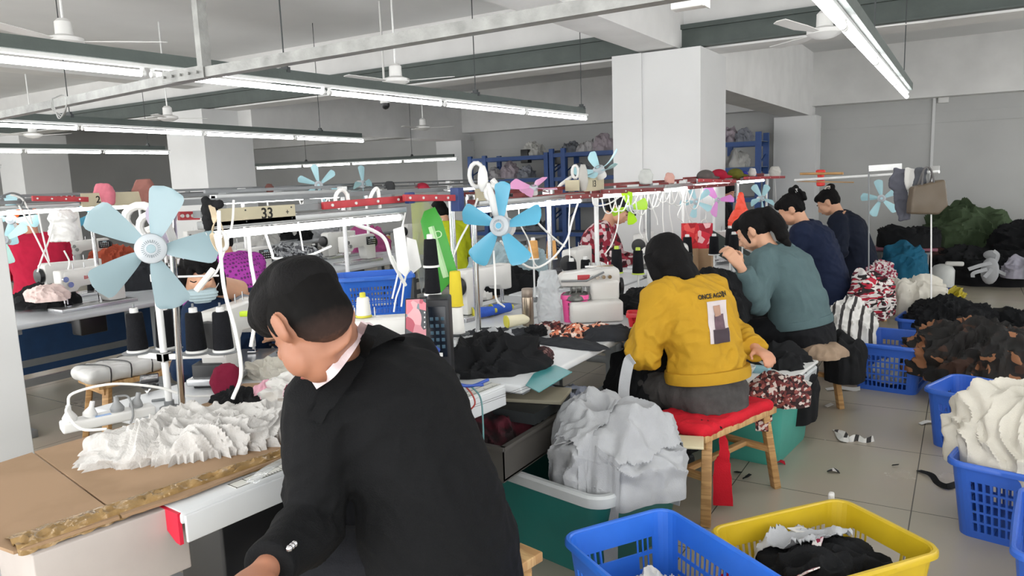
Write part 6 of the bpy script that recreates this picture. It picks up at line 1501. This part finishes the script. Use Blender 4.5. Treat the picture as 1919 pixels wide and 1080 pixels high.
# cream board end of the bench with cloth
mb = MB().box(pz(1270, 828, .42), (.22, .14, .012), Matrix.Rotation(.3, 3, 'Z'), .003); fin(mb, 'cream_board', mat('cream_board', '#cfc4a3', .6), None, 'cream board lying on the bench end above the grey strips', 'board')
# basket contents
def inb(b, m, h, seed, label, name='clothes_heap', z=.12, s=.40, **k):
    L = b.location; lx, ly = k.pop('dims'); return heap(name, label, 'cloth heap', (L.x+k.pop('dx', 0), L.y+k.pop('dy', 0), z), lx*s, ly*s, h, m, seed, b.rotation_euler.z, kind='stuff', **k)
inb(b1, M_wht, .24, 51, 'white cloth scraps in the near blue basket', z=.03, dims=(.62, .42), fold=.035, freq=9, nu=150, nv=50)
y0 = inb(b2, M_blk, .24, 52, 'black clothes filling the yellow basket', z=.05, dims=(.56, .40), s=.47, fold=.05, freq=6, nu=160, nv=56, dx=.02, prof=.6)
drape('grey_cloth', 'crumpled light grey cloth at the back left inside the yellow basket', 'cloth', [y0], [(-.62, 2.62), (-.50, 2.78), (-.34, 2.80), (-.28, 2.66), (-.46, 2.56), (-.58, 2.52)], M_grey, 4, off=.02, fold=.04, freq=9, res=.008)
heap('red_cloth', 'red folded cloth at the left end of the yellow basket', 'cloth', (-.60, 2.38, .14), .07, .05, .10, cloth('red_fabric', '#b92032'), 53, 0, .012, 12)
mb = MB(); P = [pz(1535, 1005, .30), pz(1530, 1030, .27), pz(1545, 1050, .26), pz(1520, 1068, .27), pz(1500, 1080, .28)]; ribbon(mb, P, [.03, .035, .06, .07, .07], .004, tw=.8); fin(mb, 'printed_strip', M_rw, None, 'twisted white and red printed strip on the black clothes in the yellow basket', 'cloth strip')
mb = MB(); mb.prism([(0, 0), (.05, .018), (.09, .0), (.03, -.02)], pz(1475, 990, .29), (1, .2, .0), (-.2, 1, .1), (0, 0, 1), .003); fin(mb, 'white_scrap', M_wht, None, 'small white paper scrap on the black clothes in the yellow basket', 'scrap')
inb(b3, M_cream, .37, 54, 'cream white clothes heaped over the blue basket at the right edge', z=.25, dims=(.56, .46), s=.66, fold=.045, freq=6, nu=190, nv=70, dx=.04, dy=.09, prof=.6, lump=.4)
mb = MB(); P = [pz(1842, 830, .36), pz(1850, 848, .34), pz(1857, 870, .28), pz(1860, 895, .22)]; ribbon(mb, P, [.045, .045, .04, .02], .004, up=(.2, -1, 0)); fin(mb, 'white_strap', M_wht, None, 'white sleeve tip hanging over the blue basket at the right edge', 'strap')
hp('brown_clothes_heap', 'brown and black clothes heaped over the hidden basket, right side', 'cloth heap', 1835, 705, .16, .42, .36, .36, M_brn, 55, 0, fold=.05, freq=6, kind='stuff', nu=190, nv=70, prof=.65)
hp('black_clothes_heap', 'black clothes heap at the right edge behind the brown clothes', 'cloth heap', 1925, 680, .02, .36, .40, .42, M_blk, 56, 0, fold=.05, freq=6, kind='stuff', prof=.6, nu=140, nv=50)
inb(b6, M_blk, .22, 57, 'crinkled black clothes on the farther aisle basket', z=.28, dims=(.62, .52), s=.55, fold=.07, freq=11, nu=190, nv=66, dx=.06)
hp('white_shirts', 'stack of cream white shirts behind the aisle baskets', 'cloth heap', 1712, 585, .30, .26, .22, .30, M_cream, 58, 0, fold=.03, freq=8, kind='stuff', prof=.4, nu=150, nv=56)
inb(b5, M_grey, .10, 59, 'a little pale grey cloth low in the nearly empty aisle basket', z=.05, dims=(.45, .6), s=.38, fold=.03, freq=9)
hp('striped_shirts', 'white shirts with black piping hanging beside the teal sweater', 'cloth heap', 1590, 640, .30, .18, .26, .30, M_str, 60, 0, fold=.03, freq=7, kind='stuff', prof=.5, nu=140, nv=50)
hp('printed_shirts', 'white, red and black printed clothes behind the striped shirts', 'cloth heap', 1628, 590, .36, .18, .28, .34, mixmat('white_red_black', ['#dcd8d5', '#5b1c2a', '#d5cfcb', '#201a1c', '#b0243a', '#dedad6'], 22, 'voronoi', .9, (1, 1, 2.5), .4), 61, 0, fold=.035, freq=7, kind='stuff', prof=.5, nu=140, nv=50)
hp('pink_printed_cloth', 'pink and white printed cloth around the stool of the far person', 'cloth', 1632, 535, .40, .24, .22, .26, M_rw, 62, 0, fold=.03, freq=8, prof=.5)
hp('black_bag', 'black cloth bundle under the pink printed cloth', 'cloth', 1650, 560, .1, .24, .22, .30, M_blk, 63, 0, fold=.03, freq=6, prof=.5)
bl = pz(1697, 520, .45)
heap('teal_blue_cloth', 'teal blue cloth hanging over the tray at the far end', 'cloth', (bl.x, bl.y, .35), .21, .2, .42, cloth('teal_blue_fabric', '#1f5a75'), 64, 0, .03, 5, .12, .28)
tr = pd(1693, 462, 7.9); mb = MB().box(tr+V((0, 0, -.02)), (.62, .34, .03), Matrix.Rotation(.1, 3, 'Z'), .006); fin(mb, 'red_tray', mat('plum_tray', '#7c4656', .5), None, 'plum red tray edge above the teal blue cloth', 'tray')
hp('black_folded_clothes', 'rumpled black clothes stacked on the plum tray', 'cloth heap', 1700, 462, tr.z+.0, .30, .18, .22, M_blk, 65, 0, fold=.05, freq=10, kind='stuff', prof=.3)
tb_ = thing('low_table', (tr.x, tr.y, 0), 'low stand carrying the plum tray and teal blue cloth at the far end', 'stand'); fin(MB().box((tr.x, tr.y, (tr.z-.04)-.02), (.5, .3, .03)), 'board', M_gsteel, tb_)
for sx in (-1, 1): fin(MB().bx(tr.x+sx*.22-.02, tr.x+sx*.22+.02, tr.y-.1, tr.y+.1, 0, tr.z-.06), 'leg', M_gsteel, tb_)
# far floor piles by the wall
def farheap(px_, py_, d_, rx, ry, h, m, seed, label, nm, **k):
    p = pz(px_, py_, 0); p.y = min(p.y, YF-.06-ry*1.95); k.setdefault('kind', 'stuff'); return heap(nm, label, 'cloth heap', (p.x, p.y+ry*.8, 0), rx, ry, h, m, seed, 0, nu=150, nv=56, **k)
farheap(1812, 505, 0, .60, .6, 1.0, M_dgreen, 71, 'large army green cloth bundle against the far wall', 'green_bundle', fold=.10, freq=3.2, prof=.5)
farheap(1850, 535, 0, .95, .55, .42, M_blk, 72, 'low black clothes pile with white straps in front of the green bundle', 'black_pile', fold=.06, freq=4, prof=.5)
farheap(1935, 530, 0, .5, .6, .75, M_blk, 73, 'black clothes pile at the right edge by the wall', 'black_pile', fold=.06, freq=4, prof=.5)
farheap(1770, 528, 0, .42, .4, .38, cloth('dark_brown_fabric', '#3a2824'), 74, 'dark brown clothes left of the black floor pile', 'brown_pile', fold=.05, freq=4)
wsM = MB()
for pts in ([(1815, 505), (1840, 497), (1865, 492)], [(1845, 520), (1858, 505), (1870, 480), (1862, 470)], [(1870, 508), (1885, 515)], [(1823, 520), (1825, 512), (1850, 505)]):
    ribbon(wsM, [pd(x, y, 9.15)+V((0, 0, .0)) for x, y in pts], .045, .006, up=(.4, -1, .5))
wsM.ell(pd(1855, 508, 9.2), (.10, .05, .17)); wsM.ell(pd(1858, 478, 9.3), (.09, .05, .06)); fin(wsM, 'white_straps', M_grey, None, 'white straps and gloves lying on the black floor pile', 'straps')
hp('grey_cloth', 'pale lilac cloth on the black pile at the right edge', 'cloth', 1912, 520, .15, .2, .2, .28, cloth('pale_lilac', '#a5a3b0'), 75, 0, fold=.03, freq=6)
q = pz(1765, 548, 0); wb = thing('plastic_bottle', (q.x, q.y, 0), 'translucent white plastic canister with blue base behind the white shirts', 'canister')
fin(MB().lathe([(.10, .06), (.13, .08), (.13, .28), (.10, .33), (.05, .35)], (0, 0, 0)), 'canister', mat('milky_plastic', '#c5c8c6', .4), wb, world=False)
fin(MB().lathe([(.12, 0), (.12, .06), (.1, .07)], (0, 0, 0)), 'base', mat('dark_blue_plastic', '#26359a', .5), wb, world=False)
fin(MB().box((.12, .0, .36), (.2, .1, .05), None, .02), 'lid', M_white, wb, world=False)
q = pz(1785, 560, 0); heap('yellow_bag', 'small yellow bag right of the canister', 'bag', (q.x, q.y, 0), .12, .12, .12, mat('yellow_film', '#b5a52a', .4), 76)
# black coat on the teal person's stool, white-lidded tub items
heap('black_coat', 'long black coat hanging from the stool of the teal sweater person', 'garment', (-.93, 4.42, .14), .26, .28, .38, M_blk, 81, 0, .03, 5, .12, .35, nu=140, nv=60)
heap('seat_cushion', 'beige cushion on the stool of the teal sweater person', 'cushion', (-.74, 4.86, .42), .16, .14, .09, cloth('beige_cushion', '#9b8672'), 82, 0, .01, 6)
heap('black_cloth', 'black cloth draped over the right side of the teal person’s stool', 'cloth', (-.62, 5.16, .2), .12, .16, .28, M_blk, 83, 0, .02, 5, .1, .4)
tz = .455
mb = MB(); q = pz(1395, 700, tz); mb.lathe([(.02, .0), (.045, .01), (.062, .045), (.058, .045), (.04, .014), (0, .01)], (q.x, q.y, tz)); fin(mb, 'bowl', M_white, None, 'small white bowl on the white-lidded teal tub', 'bowl')
q = pz(1428, 700, tz); fin(MB().box((q.x, q.y, tz+.02), (.09, .06, .04), None, .006), 'small_carton', mat('pale_teal_box', '#8fb9c4', .4), None, 'small pale teal carton on the white-lidded tub', 'box')
p0 = heap('plaid_cloth', 'dark red plaid cloth hanging over the bench end', 'cloth', (-.78, 3.98, .36), .13, .14, .13, M_plaid, 84, 0, .02, 10, .15, .4)
mb = MB(); A_ = pd(1425, 728, 3.75); B_ = pd(1428, 808, 3.62); ribbon(mb, [A_+V((-.04, .06, .03)), A_, A_.lerp(B_, .5), B_], [.13, .16, .15, .10, .06], .01, up=(.3, -1, 0)); fin(mb, 'hanging_plaid_end', M_plaid, p0)
hp('maroon_cloth', 'maroon cloth on the white-lidded teal tub', 'cloth', 1445, 722, tz, .09, .06, .04, M_maroon, 85, 0, fold=.015, freq=12)
# floor scraps
def scrap(label, pts, wd, m, tw=.5): mb = MB(); ribbon(mb, [pz(x, y, .006+.012*(i % 2)) for i, (x, y) in enumerate(pts)], wd, .003, tw=tw); return fin(mb, 'fabric_scrap', m, None, label, 'fabric scrap', 'fabric scraps on the floor')
scrap('white and black twisted scrap in the middle of the aisle floor', [(1565, 806), (1580, 812), (1590, 825), (1605, 820), (1620, 828), (1637, 822)], .035, M_str, 1.5)
scrap('white curl of cloth at the left end of the aisle scrap', [(1568, 808), (1576, 822), (1590, 826)], .03, M_wht, 1)
scrap('small square black printed scrap on the floor', [(1552, 882), (1562, 880), (1572, 884)], .035, mixmat('bw_print', []), .2)
scrap('black ragged strip left of the blue baskets at the right', [(1722, 882), (1745, 890), (1757, 905), (1775, 912), (1792, 908)], .03, M_blk, 1)
scrap('red scrap on the floor behind the first bench', [(1448, 868), (1460, 864), (1471, 868)], .03, cloth('red_fabric', '#b92032'), .3)
scrap('pale strip on the floor beside the wooden stool', [(1548, 730), (1575, 727), (1600, 730), (1612, 728)], .05, M_wht, .4)
scrap('dark short thread scrap on the floor behind the bench leg', [(1392, 897), (1400, 893), (1406, 889)], .015, M_blk, .2)
scrap('dark short strip on the bare floor', [(1672, 872), (1684, 871)], .012, M_blk, 0)
scrap('white paper piece near the basket under the brown clothes', [(1724, 795), (1738, 790), (1752, 792)], .03, M_wht, .2)
scrap('white short scrap by the black coat on the floor', [(1548, 762), (1560, 757)], .03, M_wht, .2)
scrap('small black scrap under the first bench', [(1378, 884), (1388, 886)], .02, M_blk, .2)
# tags on the black coat and band on the yellow basket
fin(MB().box(pd(1512, 722, 4.1), (.04, .006, .05), Matrix.Rotation(.4, 3, 'Y'), .002), 'white_tag', M_wht, None, 'white paper tag stuck on the black coat', 'tag')
q = pz(1558, 930, .31); fin(MB().box((q.x, q.y, .30), (.022, .03, .05), None, .008), 'white_band', M_wht, None, 'white band tied on the yellow basket rim', 'band')

# ================================================================== THINGS HANGING FROM THE RIGS
def cable(label, pts, X=None, d=None, r=.0045, m=M_wcab, group='white cables hanging from the rigs'):
    P = [(pX(x, y, X) if X is not None else pd(x, y, d)) for x, y in pts]
    return fin(MB().tube(spline(P, 7), r, 8), 'hanging_cable', m, None, label, 'cable', group)
cable('white cable from the 33 plate down to the masked person’s machine', [(410, 395), (412, 450), (420, 540), (442, 625), (452, 700), (436, 748)], d=2.35, r=.006)
cable('thick white cable running straight down right of the masked person', [(466, 440), (470, 490), (478, 540), (478, 600), (470, 650)], d=2.45, r=.006)
cable('grey cable with an eyelet hanging from the 33 plate', [(438, 375), (435, 420), (425, 455), (408, 505), (395, 520)], d=2.5, r=.004)
cable('white cable strip slanting under the bright tube', [(498, 440), (510, 475), (518, 485), (575, 480), (620, 462)], X=-2.25, r=.005)
cable('thin white cable left of the red bar', [(555, 400), (563, 440), (568, 470)], X=-2.25, r=.003)
cable('grey-white hose curving down from the red bar', [(651, 363), (656, 400), (665, 420), (700, 433), (722, 450), (735, 490), (760, 535)], X=-2.2, r=.008)
cable('thin white cable down beside the white plates', [(760, 395), (752, 440), (748, 500), (735, 560)], X=-2.2, r=.004)
cable('thin white cable right of the white plates', [(775, 500), (760, 520), (752, 575)], X=-2.2, r=.004)
cable('bundle of grey leads under the white plates', [(735, 480), (752, 520), (742, 560), (738, 585)], X=-2.3, r=.004)
cable('white cable crossing the steel post left of the lime shirt', [(895, 372), (880, 415), (862, 450), (845, 490)], X=-2.1, r=.005)
cable('white cable looping below the bright blue fan', [(938, 452), (955, 470), (980, 495), (1005, 502), (1035, 485), (1062, 450), (1072, 415), (1085, 375)], X=-2.0, r=.006)
cable('long white cable falling left of the bright blue fan hub', [(925, 470), (928, 520), (930, 560), (945, 575)], X=-1.95, r=.005)
cable('white cable slanting from the second tube to the steel post', [(990, 388), (1010, 420), (1040, 448), (1058, 462)], X=-2.15, r=.006)
cable('thin white cable dropping left of the steel post', [(972, 388), (975, 420), (990, 450), (1000, 490), (1010, 502)], X=-2.1, r=.004)
cable('white cable dropping straight beside the steel post', [(1068, 378), (1066, 430), (1068, 490)], X=-2.1, r=.004)
cable('white cable arching over the red plaid shirt', [(1110, 370), (1115, 385), (1140, 382), (1160, 370)], X=-2.0, r=.005)
cable('white cable curl below the lime green fan', [(1160, 385), (1158, 420), (1148, 455), (1135, 475)], X=-2.0, r=.004)
random.seed(11)
for k in range(13):
    x = 1128+k*13+random.uniform(-4, 4); dpt = random.uniform(12, 34); yy = 372-k*1.6
    cable('white cable loop sagging under the third rig, %s from the left' % ORD[k], [(x, yy), (x+6, yy+dpt), (x+18, yy+dpt*1.05), (x+28, yy-2)], X=-2.05+random.uniform(-.05, .05), r=.0045, group='cable loops under the third rig')
for k, (x, l) in enumerate(((1200, 80), (1214, 100), (1228, 60), (1243, 120), (1256, 95), (1275, 60), (1288, 75), (1318, 60), (1440, 45), (1452, 60))):
    yy = 365-(x-1200)*.12
    cable('white cable hanging straight down from the far rigs, %s from the left' % ['first', 'second', 'third', 'fourth', 'fifth', 'sixth', 'seventh', 'eighth', 'ninth', 'tenth'][k], [(x, yy), (x+random.uniform(-6, 6), yy+l*.4), (x+random.uniform(-5, 5), yy+l*.8), (x+4, yy+l)], X=-2.08, r=.004, group='straight cables under the far rigs')
for k, (pts) in enumerate((([(35, 385), (60, 430), (85, 480), (95, 498)]), ([(72, 400), (80, 440), (92, 490)]), ([(100, 420), (92, 450), (80, 480), (70, 510)]), ([(20, 365), (40, 372), (52, 392), (60, 420)]), ([(120, 470), (130, 490), (128, 505)]))):
    cable('thin white cable at the far left over the red shirt, %s of five' % ['first', 'second', 'third', 'fourth', 'fifth'][k], pts, X=-5.4, r=.006, group='cables at the far left')
cable('grey cable coil on the far left rail', [(2, 368), (25, 362), (45, 372), (40, 390), (60, 392)], X=-5.4, r=.006, m=M_gsteel)
for k in range(6):
    x = 560+k*14; cable('thin white cable under the short middle rig, %s from the left' % ORD[k], [(x, 372), (x+5, 384+k % 3*4), (x+12, 372)], d=5.6, r=.005, group='cables under the middle rig')
cable('white bent hose arch above the red bar, left', [(628, 382), (630, 365), (640, 356), (650, 365), (655, 390)], X=-2.18, r=.008); cable('white bent hose arch above the red bar, right', [(690, 380), (700, 358), (708, 356), (712, 390)], X=-2.18, r=.008)
# knotted black cloth and beige straps by the 33 plate
q = pd(392, 395, 2.42); mb = MB(); mb.ell(q, (.028, .02, .035)); mb.ell(q+V((.03, .01, .02)), (.03, .012, .014)); mb.ell(q-V((.012, 0, -.03)), (.016, .012, .014)); mb.ell(q+V((-.012, 0, -.035)), (.02, .014, .03))
fin(blob(mb, .005, 2, .5, lambda p, n: .005*foldf(p, 25, 2)), 'black_knot', M_blk, None, 'knotted black cloth tied to the rig left of the 33 plate', 'cloth knot')
mb = MB(); ribbon(mb, [pd(396, 385, 2.4), pd(402, 410, 2.38), pd(398, 440, 2.38), pd(408, 465, 2.38), pd(418, 468, 2.38), pd(420, 440, 2.38), pd(406, 400, 2.38)], .018, .003, tw=1); fin(mb, 'beige_strap', cloth('beige_strap', '#c9b99f'), None, 'looped beige strap hanging under the black knot', 'strap')
mb = MB(); mb.tube(spline([pd(404, 440, 2.36), pd(412, 468, 2.36), pd(425, 462, 2.36), pd(420, 438, 2.36), pd(404, 440, 2.36)]), .007, 8); fin(MB().tube([pd(400, 505, 2.36), pd(368, 545, 2.36)], .01, 8), 'cable_plug', M_white, None, 'white inline plug held before the face mask of the person behind the fan', 'plug'); fin(mb, 'pull_ring', M_white, None, 'white plastic pull handle below the beige strap', 'handle')
# bundle of lilac masks behind the big fan
q = pd(312, 405, 2.62); mb = MB(); random.seed(2)
for k in range(12): ribbon(mb, [q+V((random.uniform(-.05, .05), 0, .05)), q+V((random.uniform(-.07, .07), -.02, 0)), q+V((random.uniform(-.08, .08), -.01, -.09)), q+V((random.uniform(-.08, .08), 0, -.14))], .03, .003, up=(.6, -1, 0), tw=random.uniform(-1, 1))
fin(mb, 'mask_bundle', cloth('lilac_grey', '#b9b2c4'), None, 'bundle of lilac and white face masks hanging behind the big fan', 'masks')
def clipbody(label, px_, py_, d_, h, rx, lean=0, m=M_white, grey=False):
    q = pd(px_, py_, d_); mb = MB(); a = _R0*sin(lean)+V((0, 0, cos(lean))); mb.loft([(q-a*h*.5, _R0, _F0, rx*.5, rx*.4), (q-a*h*.2, _R0, _F0, rx, rx*.6), (q+a*h*.25, _R0, _F0, rx*.85, rx*.5), (q+a*h*.5, _R0, _F0, rx*.45, rx*.35)], 18)
    return fin(blob(mb, .006, 3), 'clip_bracket', m if not grey else mat('grey_plastic', '#b5b3ae', .5), None, label, 'fan clip', 'white fan clips on the rigs')
def hoop(label, px_, py_, d_, rx, rz_, r=.01, m=M_white):
    q = pd(px_, py_, d_); return fin(MB().tube([q+_R0*rx*cos(t*.45)+V((0, 0, rz_*sin(t*.45))) for t in range(15)], r, 8), 'clip_bracket', m, None, label, 'fan clip', 'white fan clips on the rigs')
hoop('white arched fan clip above the 4 plate, left', 893, 328, 3.7, .035, .06, .011); clipbody('white oval fan clip body above the 4 plate', 905, 335, 3.65, .13, .028)
clipbody('white curved fan clip hanging left of the bright blue fan', 924, 380, 3.62, .20, .022, -.2); hoop('white hook holding the bright blue fan', 922, 362, 3.62, .03, .035, .012)
hoop('white ring clip on the rail left of the 13 plate', 1078, 322, 4.75, .02, .04, .01); clipbody('grey oval fan clip body left of the 13 plate', 1093, 333, 4.75, .17, .033, 0, grey=True); clipbody('white slanted clip by the pink fan', 1060, 340, 4.8, .12, .025, .9)
hoop('large white ring clip behind the big pale fan', 265, 410, 2.8, .06, .05, .016); hoop('second white ring clip behind the big pale fan', 285, 425, 2.7, .045, .045, .014)
for k, (x, y, c_, lb) in enumerate(((1347, 328, '#a5233a', 'crimson cap on the far rig'), (1378, 326, '#6a6a2c', 'olive cap on the far rig'), (1322, 330, '#5f5a58', 'grey cap on the far rig'), (791, 352, '#b8344a', 'red dotted cap on the rail behind the red bar'))):
    q = pX(x, y, -2.12 if k < 3 else -5.42); mb = MB().ell(q, (.085, .085, .06)); mb.ell(q+_R0*.06-V((0, 0, .02)), (.08, .07, .018)); mb2 = blob(mb, .009, 2); fin(mb2, 'cap', cloth('cap_'+str(k), c_), None, lb, 'cap', None)
for k, (x, y, c_, w_, lb) in enumerate(((1395, 326, '#3d3f9a', .03, 'blue bottle among the caps on the far rig'), (1410, 322, '#e6e4e0', .035, 'white crumpled paper on the far rig'), (1452, 322, '#dcdad4', .06, 'white tissue pack on the far rig end'), (1210, 330, '#c8cbc8', .045, 'grey clothes lying on the rig before the right column'), (1255, 333, '#d5a79c', .035, 'pale pink bag on the rig before the right column'), (730, 350, '#4a4b4d', .05, 'dark cloth bundle on the middle rail'), (505, 352, '#6d4a45', .03, 'brown cup on the rail right of the left column'), (270, 356, '#9b6b63', .07, 'reddish netting on the far rail left of the left column'), (195, 362, '#d57b8a', .06, 'pink pouch on the far left rail'))):
    q = pX(x, y, -2.12 if x > 1000 else -5.42); w_ *= 1.25; hh_ = w_*1.1; mb = MB().loft([(q-V((0, 0, hh_)), _R0, _F0, w_*.8, w_*.6), (q, _R0, _F0, w_, w_*.7), (q+V((0, 0, hh_*.8)), _R0, _F0, w_*.6, w_*.4)], 16)
    fin(blob(mb, .009, 2, .5, lambda p, n: .008*foldf(p, 14, k)), 'oddment', cloth('oddment_'+str(k), c_), None, lb, 'small item', None)
# red shopping bags, orange bag
for k, (x, y, lb) in enumerate(((1292, 442, 'red gift bag with white handle holes, left of two on the far tables'), (1320, 442, 'red patterned gift bag, right of two on the far tables'))):
    q = pd(x, y, 5.9); fin(MB().bx(q.x-.07, q.x+.07, q.y-.05, q.y+.05, ZT, q.z-.10, .004), 'small_box', M_card, None, 'small brown box under the %s red gift bag' % ['plain', 'patterned'][k], 'box'); mb = MB().box(q, (.12, .06, .20), Matrix.Rotation(radians(31), 3, 'Z'), .004); o_ = fin(mb, 'gift_bag', mixmat('red_gift_%d' % k, ['#c0242c', '#c92a30', '#9d1b26', '#d9534f'] if k == 0 else ['#a91c30', '#c7283a', '#e3b3b5', '#941a2b'], 22), None, lb, 'gift bag')
    mb = MB().tube([q+_R0*(-.025+.025*cos(t*.785+pi)+.025)+V((0, 0, .10+.03*sin(t*.785))) for t in range(5)], .004, 6); fin(mb, 'bag_handle', M_wht, o_)
q = pd(1388, 405, 6.3); mb = MB().loft([(q-V((0, 0, .14)), _R0, _F0, .09, .06), (q-V((0, 0, .04)), _R0, _F0, .10, .06), (q+V((0, 0, .06)), _R0, _F0, .05, .03), (q+V((.0, 0, .2)), _R0, _F0, .012, .01)], 20)
fin(blob(mb, .008, 2, .5, lambda p, n: .012*foldf(p, 14, 4)), 'plastic_bag', mat('orange_red_film', '#e8472c', .4), None, 'bright orange-red plastic bag hanging from the far rig', 'plastic bag')
q = pd(1538, 330, 6.9); mb = MB().loft([(q-V((0, 0, .09)), _R0, _F0, .035, .03), (q, _R0, _F0, .025, .02), (q+V((0, 0, .05)), _R0, _F0, .04, .03)], 16); fin(blob(mb, .007, 2, .5, lambda p, n: .01*foldf(p, 20, 5)), 'red_netting', mat('red_film', '#d9352e', .5), None, 'red plastic knotted on the horizontal rail right of the rigs', 'plastic knot')
fin(MB().box(pd(1352, 462, 6.4), (.5, .02, .16), Matrix.Rotation(radians(31), 3, 'Z') @ Matrix.Rotation(radians(32), 3, 'Y'), .004), 'dark_board', mat('dark_green_board', '#25302d', .6), None, 'dark green board leaning on the far table behind the black cones', 'board')
# bag and shirts on the rail
def surf_bag():
    t = thing('tote_bag', pd(1738, 370, 5.9), 'olive brown leather tote bag hanging at the end of the clothes rail', 'bag')
    e1_ = _R0; c = pd(1737, 372, 5.85); poly = [(-.145, -.12), (.08, -.13), (.155, -.06), (.115, .145), (-.13, .095)]
    mb = MB().prism(poly, c, e1_, V((0, 0, 1)), _F0, .09, .012); fin(blob(mb, .008, 3, .5, lambda p, n: .006*noise.noise(p*9)), 'bag_body', mat('olive_leather', '#5d5142', .45, var=.1, scale=5), t)
    for f_ in (-.03, .03):
        mb = MB().tube(spline([c+e1_*-.06+V((0, 0, .10))+_F0*f_, c+e1_*-.035+V((0, 0, .22)), c+e1_*0+V((0, 0, .245)), c+e1_*.03+V((0, 0, .2)), c+e1_*.035+V((0, 0, .12))+_F0*f_]), .007, 8); fin(mb, 'strap', mat('strap_dark', '#5c5a5a', .6), t)
surf_bag()
for k, (pts, wd, m_, lb) in enumerate((([(1690, 318), (1686, 345), (1690, 380), (1695, 412)], [.12, .16, .10, .09, .08], cloth('slate_shirt', '#55565f'), 'slate grey shirt with a hanging sleeve on the clothes rail'), ([(1708, 316), (1706, 335), (1712, 352)], .09, M_wht, 'white shirt on the clothes rail'), ([(1726, 316), (1724, 345), (1718, 368)], [.08, .09, .09], cloth('dark_grey_shirt', '#4f5156'), 'dark grey sleeve over the clothes rail beside the olive bag'))):
    mb = MB(); ribbon(mb, [pd(x, y, 5.98-.03*k) for x, y in pts], wd, .02, up=tuple(-_F0), tw=.2)
    fin(blob(mb, .007, 3, .5, lambda p, n: .012*foldf(p, 10, k)), 'hanging_shirt', m_, None, lb, 'shirt')
# goods on the racks
random.seed(8); cols_ = ['#b4b2b4', '#a79ca4', '#8c8f98', '#c5c4c0', '#6d7178']
for k, (px_, z, w_) in enumerate(((925, 1.6, .3), (955, 1.6, .28), (985, 1.6, .25), (1000, 2.02, .3), (1072, 2.04, .3), (1100, 2.04, .35), (1130, 2.04, .3), (1085, 1.6, .3), (935, 1.1, .3), (975, 1.1, .35), (1095, 1.1, .3), (1368, 2.06, .25), (1392, 2.06, .2), (1380, 1.64, .3), (1000, .55, .35), (930, .55, .3))):
    x = pY(px_, 300, YR+.25).x
    heap('wrapped_bundle', 'pale plastic-wrapped bundle on the blue racks, %s' % ['left bay middle shelf, first', 'left bay middle shelf, second', 'left bay middle shelf, third', 'left bay top shelf', 'second bay top shelf, first', 'second bay top shelf, second', 'second bay top shelf, third', 'second bay middle shelf', 'left bay lower shelf, first', 'left bay lower shelf, second', 'second bay lower shelf', 'top shelf right of the column, first', 'top shelf right of the column, second', 'middle shelf right of the column', 'left bay bottom shelf, right', 'left bay bottom shelf, left'][k], 'bundle', (x, YR+.28, z+.0), w_*.7, .2, random.uniform(.18, .3), mat('wrap_%d' % (k % 5), cols_[k % 5], .6), 90+k, 0, .05, 5, nu=60, nv=20, group='wrapped bundles on the racks')
for k, (x, y) in enumerate(((946, 355), (986, 293), (1050, 295))): fin(MB().box(pY(x, y, YR+.1), (.16, .16, .26), None, .01), 'dark_can', M_black, None, ['dark can on the left rack, middle shelf', 'dark can standing on top of the left rack', 'dark can on the second rack top'][k], 'can')
# things under the second line: blue panels, dark bins
M_blp = mat('deep_blue_panel', '#1d3f66', .7, var=.15)
fin(MB().bx(-6.6, -6.57, 2.4, 5.0, .12, .66), 'cloth_screen', M_blp, None, 'deep blue cloth panel under the second line of tables at the left', 'panel')
fin(MB().bx(-4.05, -4.0, 2.9, 3.3, 0, .55), 'wood_panel', M_wood, None, 'small wooden board behind the stool with the white cushion', 'board')
hp('dark_clothes', 'dark clothes on the keypad machine table at the far left', 'cloth', 85, 572, ZT+.02, .28, .2, .14, M_blk, 95, 0, fold=.03, freq=8)
hp('light_clothes', 'pale pink cloth on the dark clothes at the keypad machine', 'cloth', 90, 562, ZT+.10, .17, .12, .10, cloth('pale_pink', '#dcc7c2'), 96, 0, fold=.02, freq=8)
hp('dark_clothes', 'stack of dark grey folded cloth behind the big fan', 'cloth heap', 262, 540, ZT, .22, .2, .22, M_blk2, 97, 0, fold=.03, freq=9, prof=.3, kind='stuff')
hp('pink_clothes', 'pink cloth heap on the second line beyond the blue basket', 'cloth heap', 690, 470, ZT, .3, .26, .30, cloth('mauve_pink', '#a04d7c'), 98, 0, fold=.05, freq=6, kind='stuff')
heap('grey_clothes', 'grey patterned cloth on the second line above the man’s hair', 'cloth heap', (-6.05, 5.45, ZT), .26, .3, .2, mixmat('grey_pattern', ['#55565a', '#8a8c90', '#2d2e31', '#a9abad'], 30), 99, 0, .04, 6, kind='stuff')
random.seed(21)
for k in range(9):
    y = 2.8+k*.75; m_ = [M_wht, M_blk, M_grey, cloth('brick_fabric', '#a8503a'), M_wht, M_blk2][k % 6]
    heap('table_cloth_heap', 'small %s cloth heap on the third line, number %s from the near end' % (['white', 'black', 'grey', 'brick red', 'white', 'charcoal'][k % 6], ['one', 'two', 'three', 'four', 'five', 'six', 'seven', 'eight', 'nine', 'ten', 'eleven', 'twelve'][k]), 'cloth heap', (X3-.28-.1*(k % 3), y, ZT), .22, .24, random.uniform(.12, .28), m_, 100+k, 0, .04, 6, nu=56, nv=20, kind='stuff')
for k in range(9):
    y = 2.75+k*.62; m_ = [M_wth, M_bthread, M_wth, M_oth][k % 4]
    cone((-6.25+.1*(k % 2), y, ZT), m_, '%s thread cone behind the second line, number %s from the near end' % (['white', 'black', 'white', 'orange'][k % 4], ['one', 'two', 'three', 'four', 'five', 'six', 'seven', 'eight', 'nine', 'ten'][k]), .17, .04, 'cones on the second line')
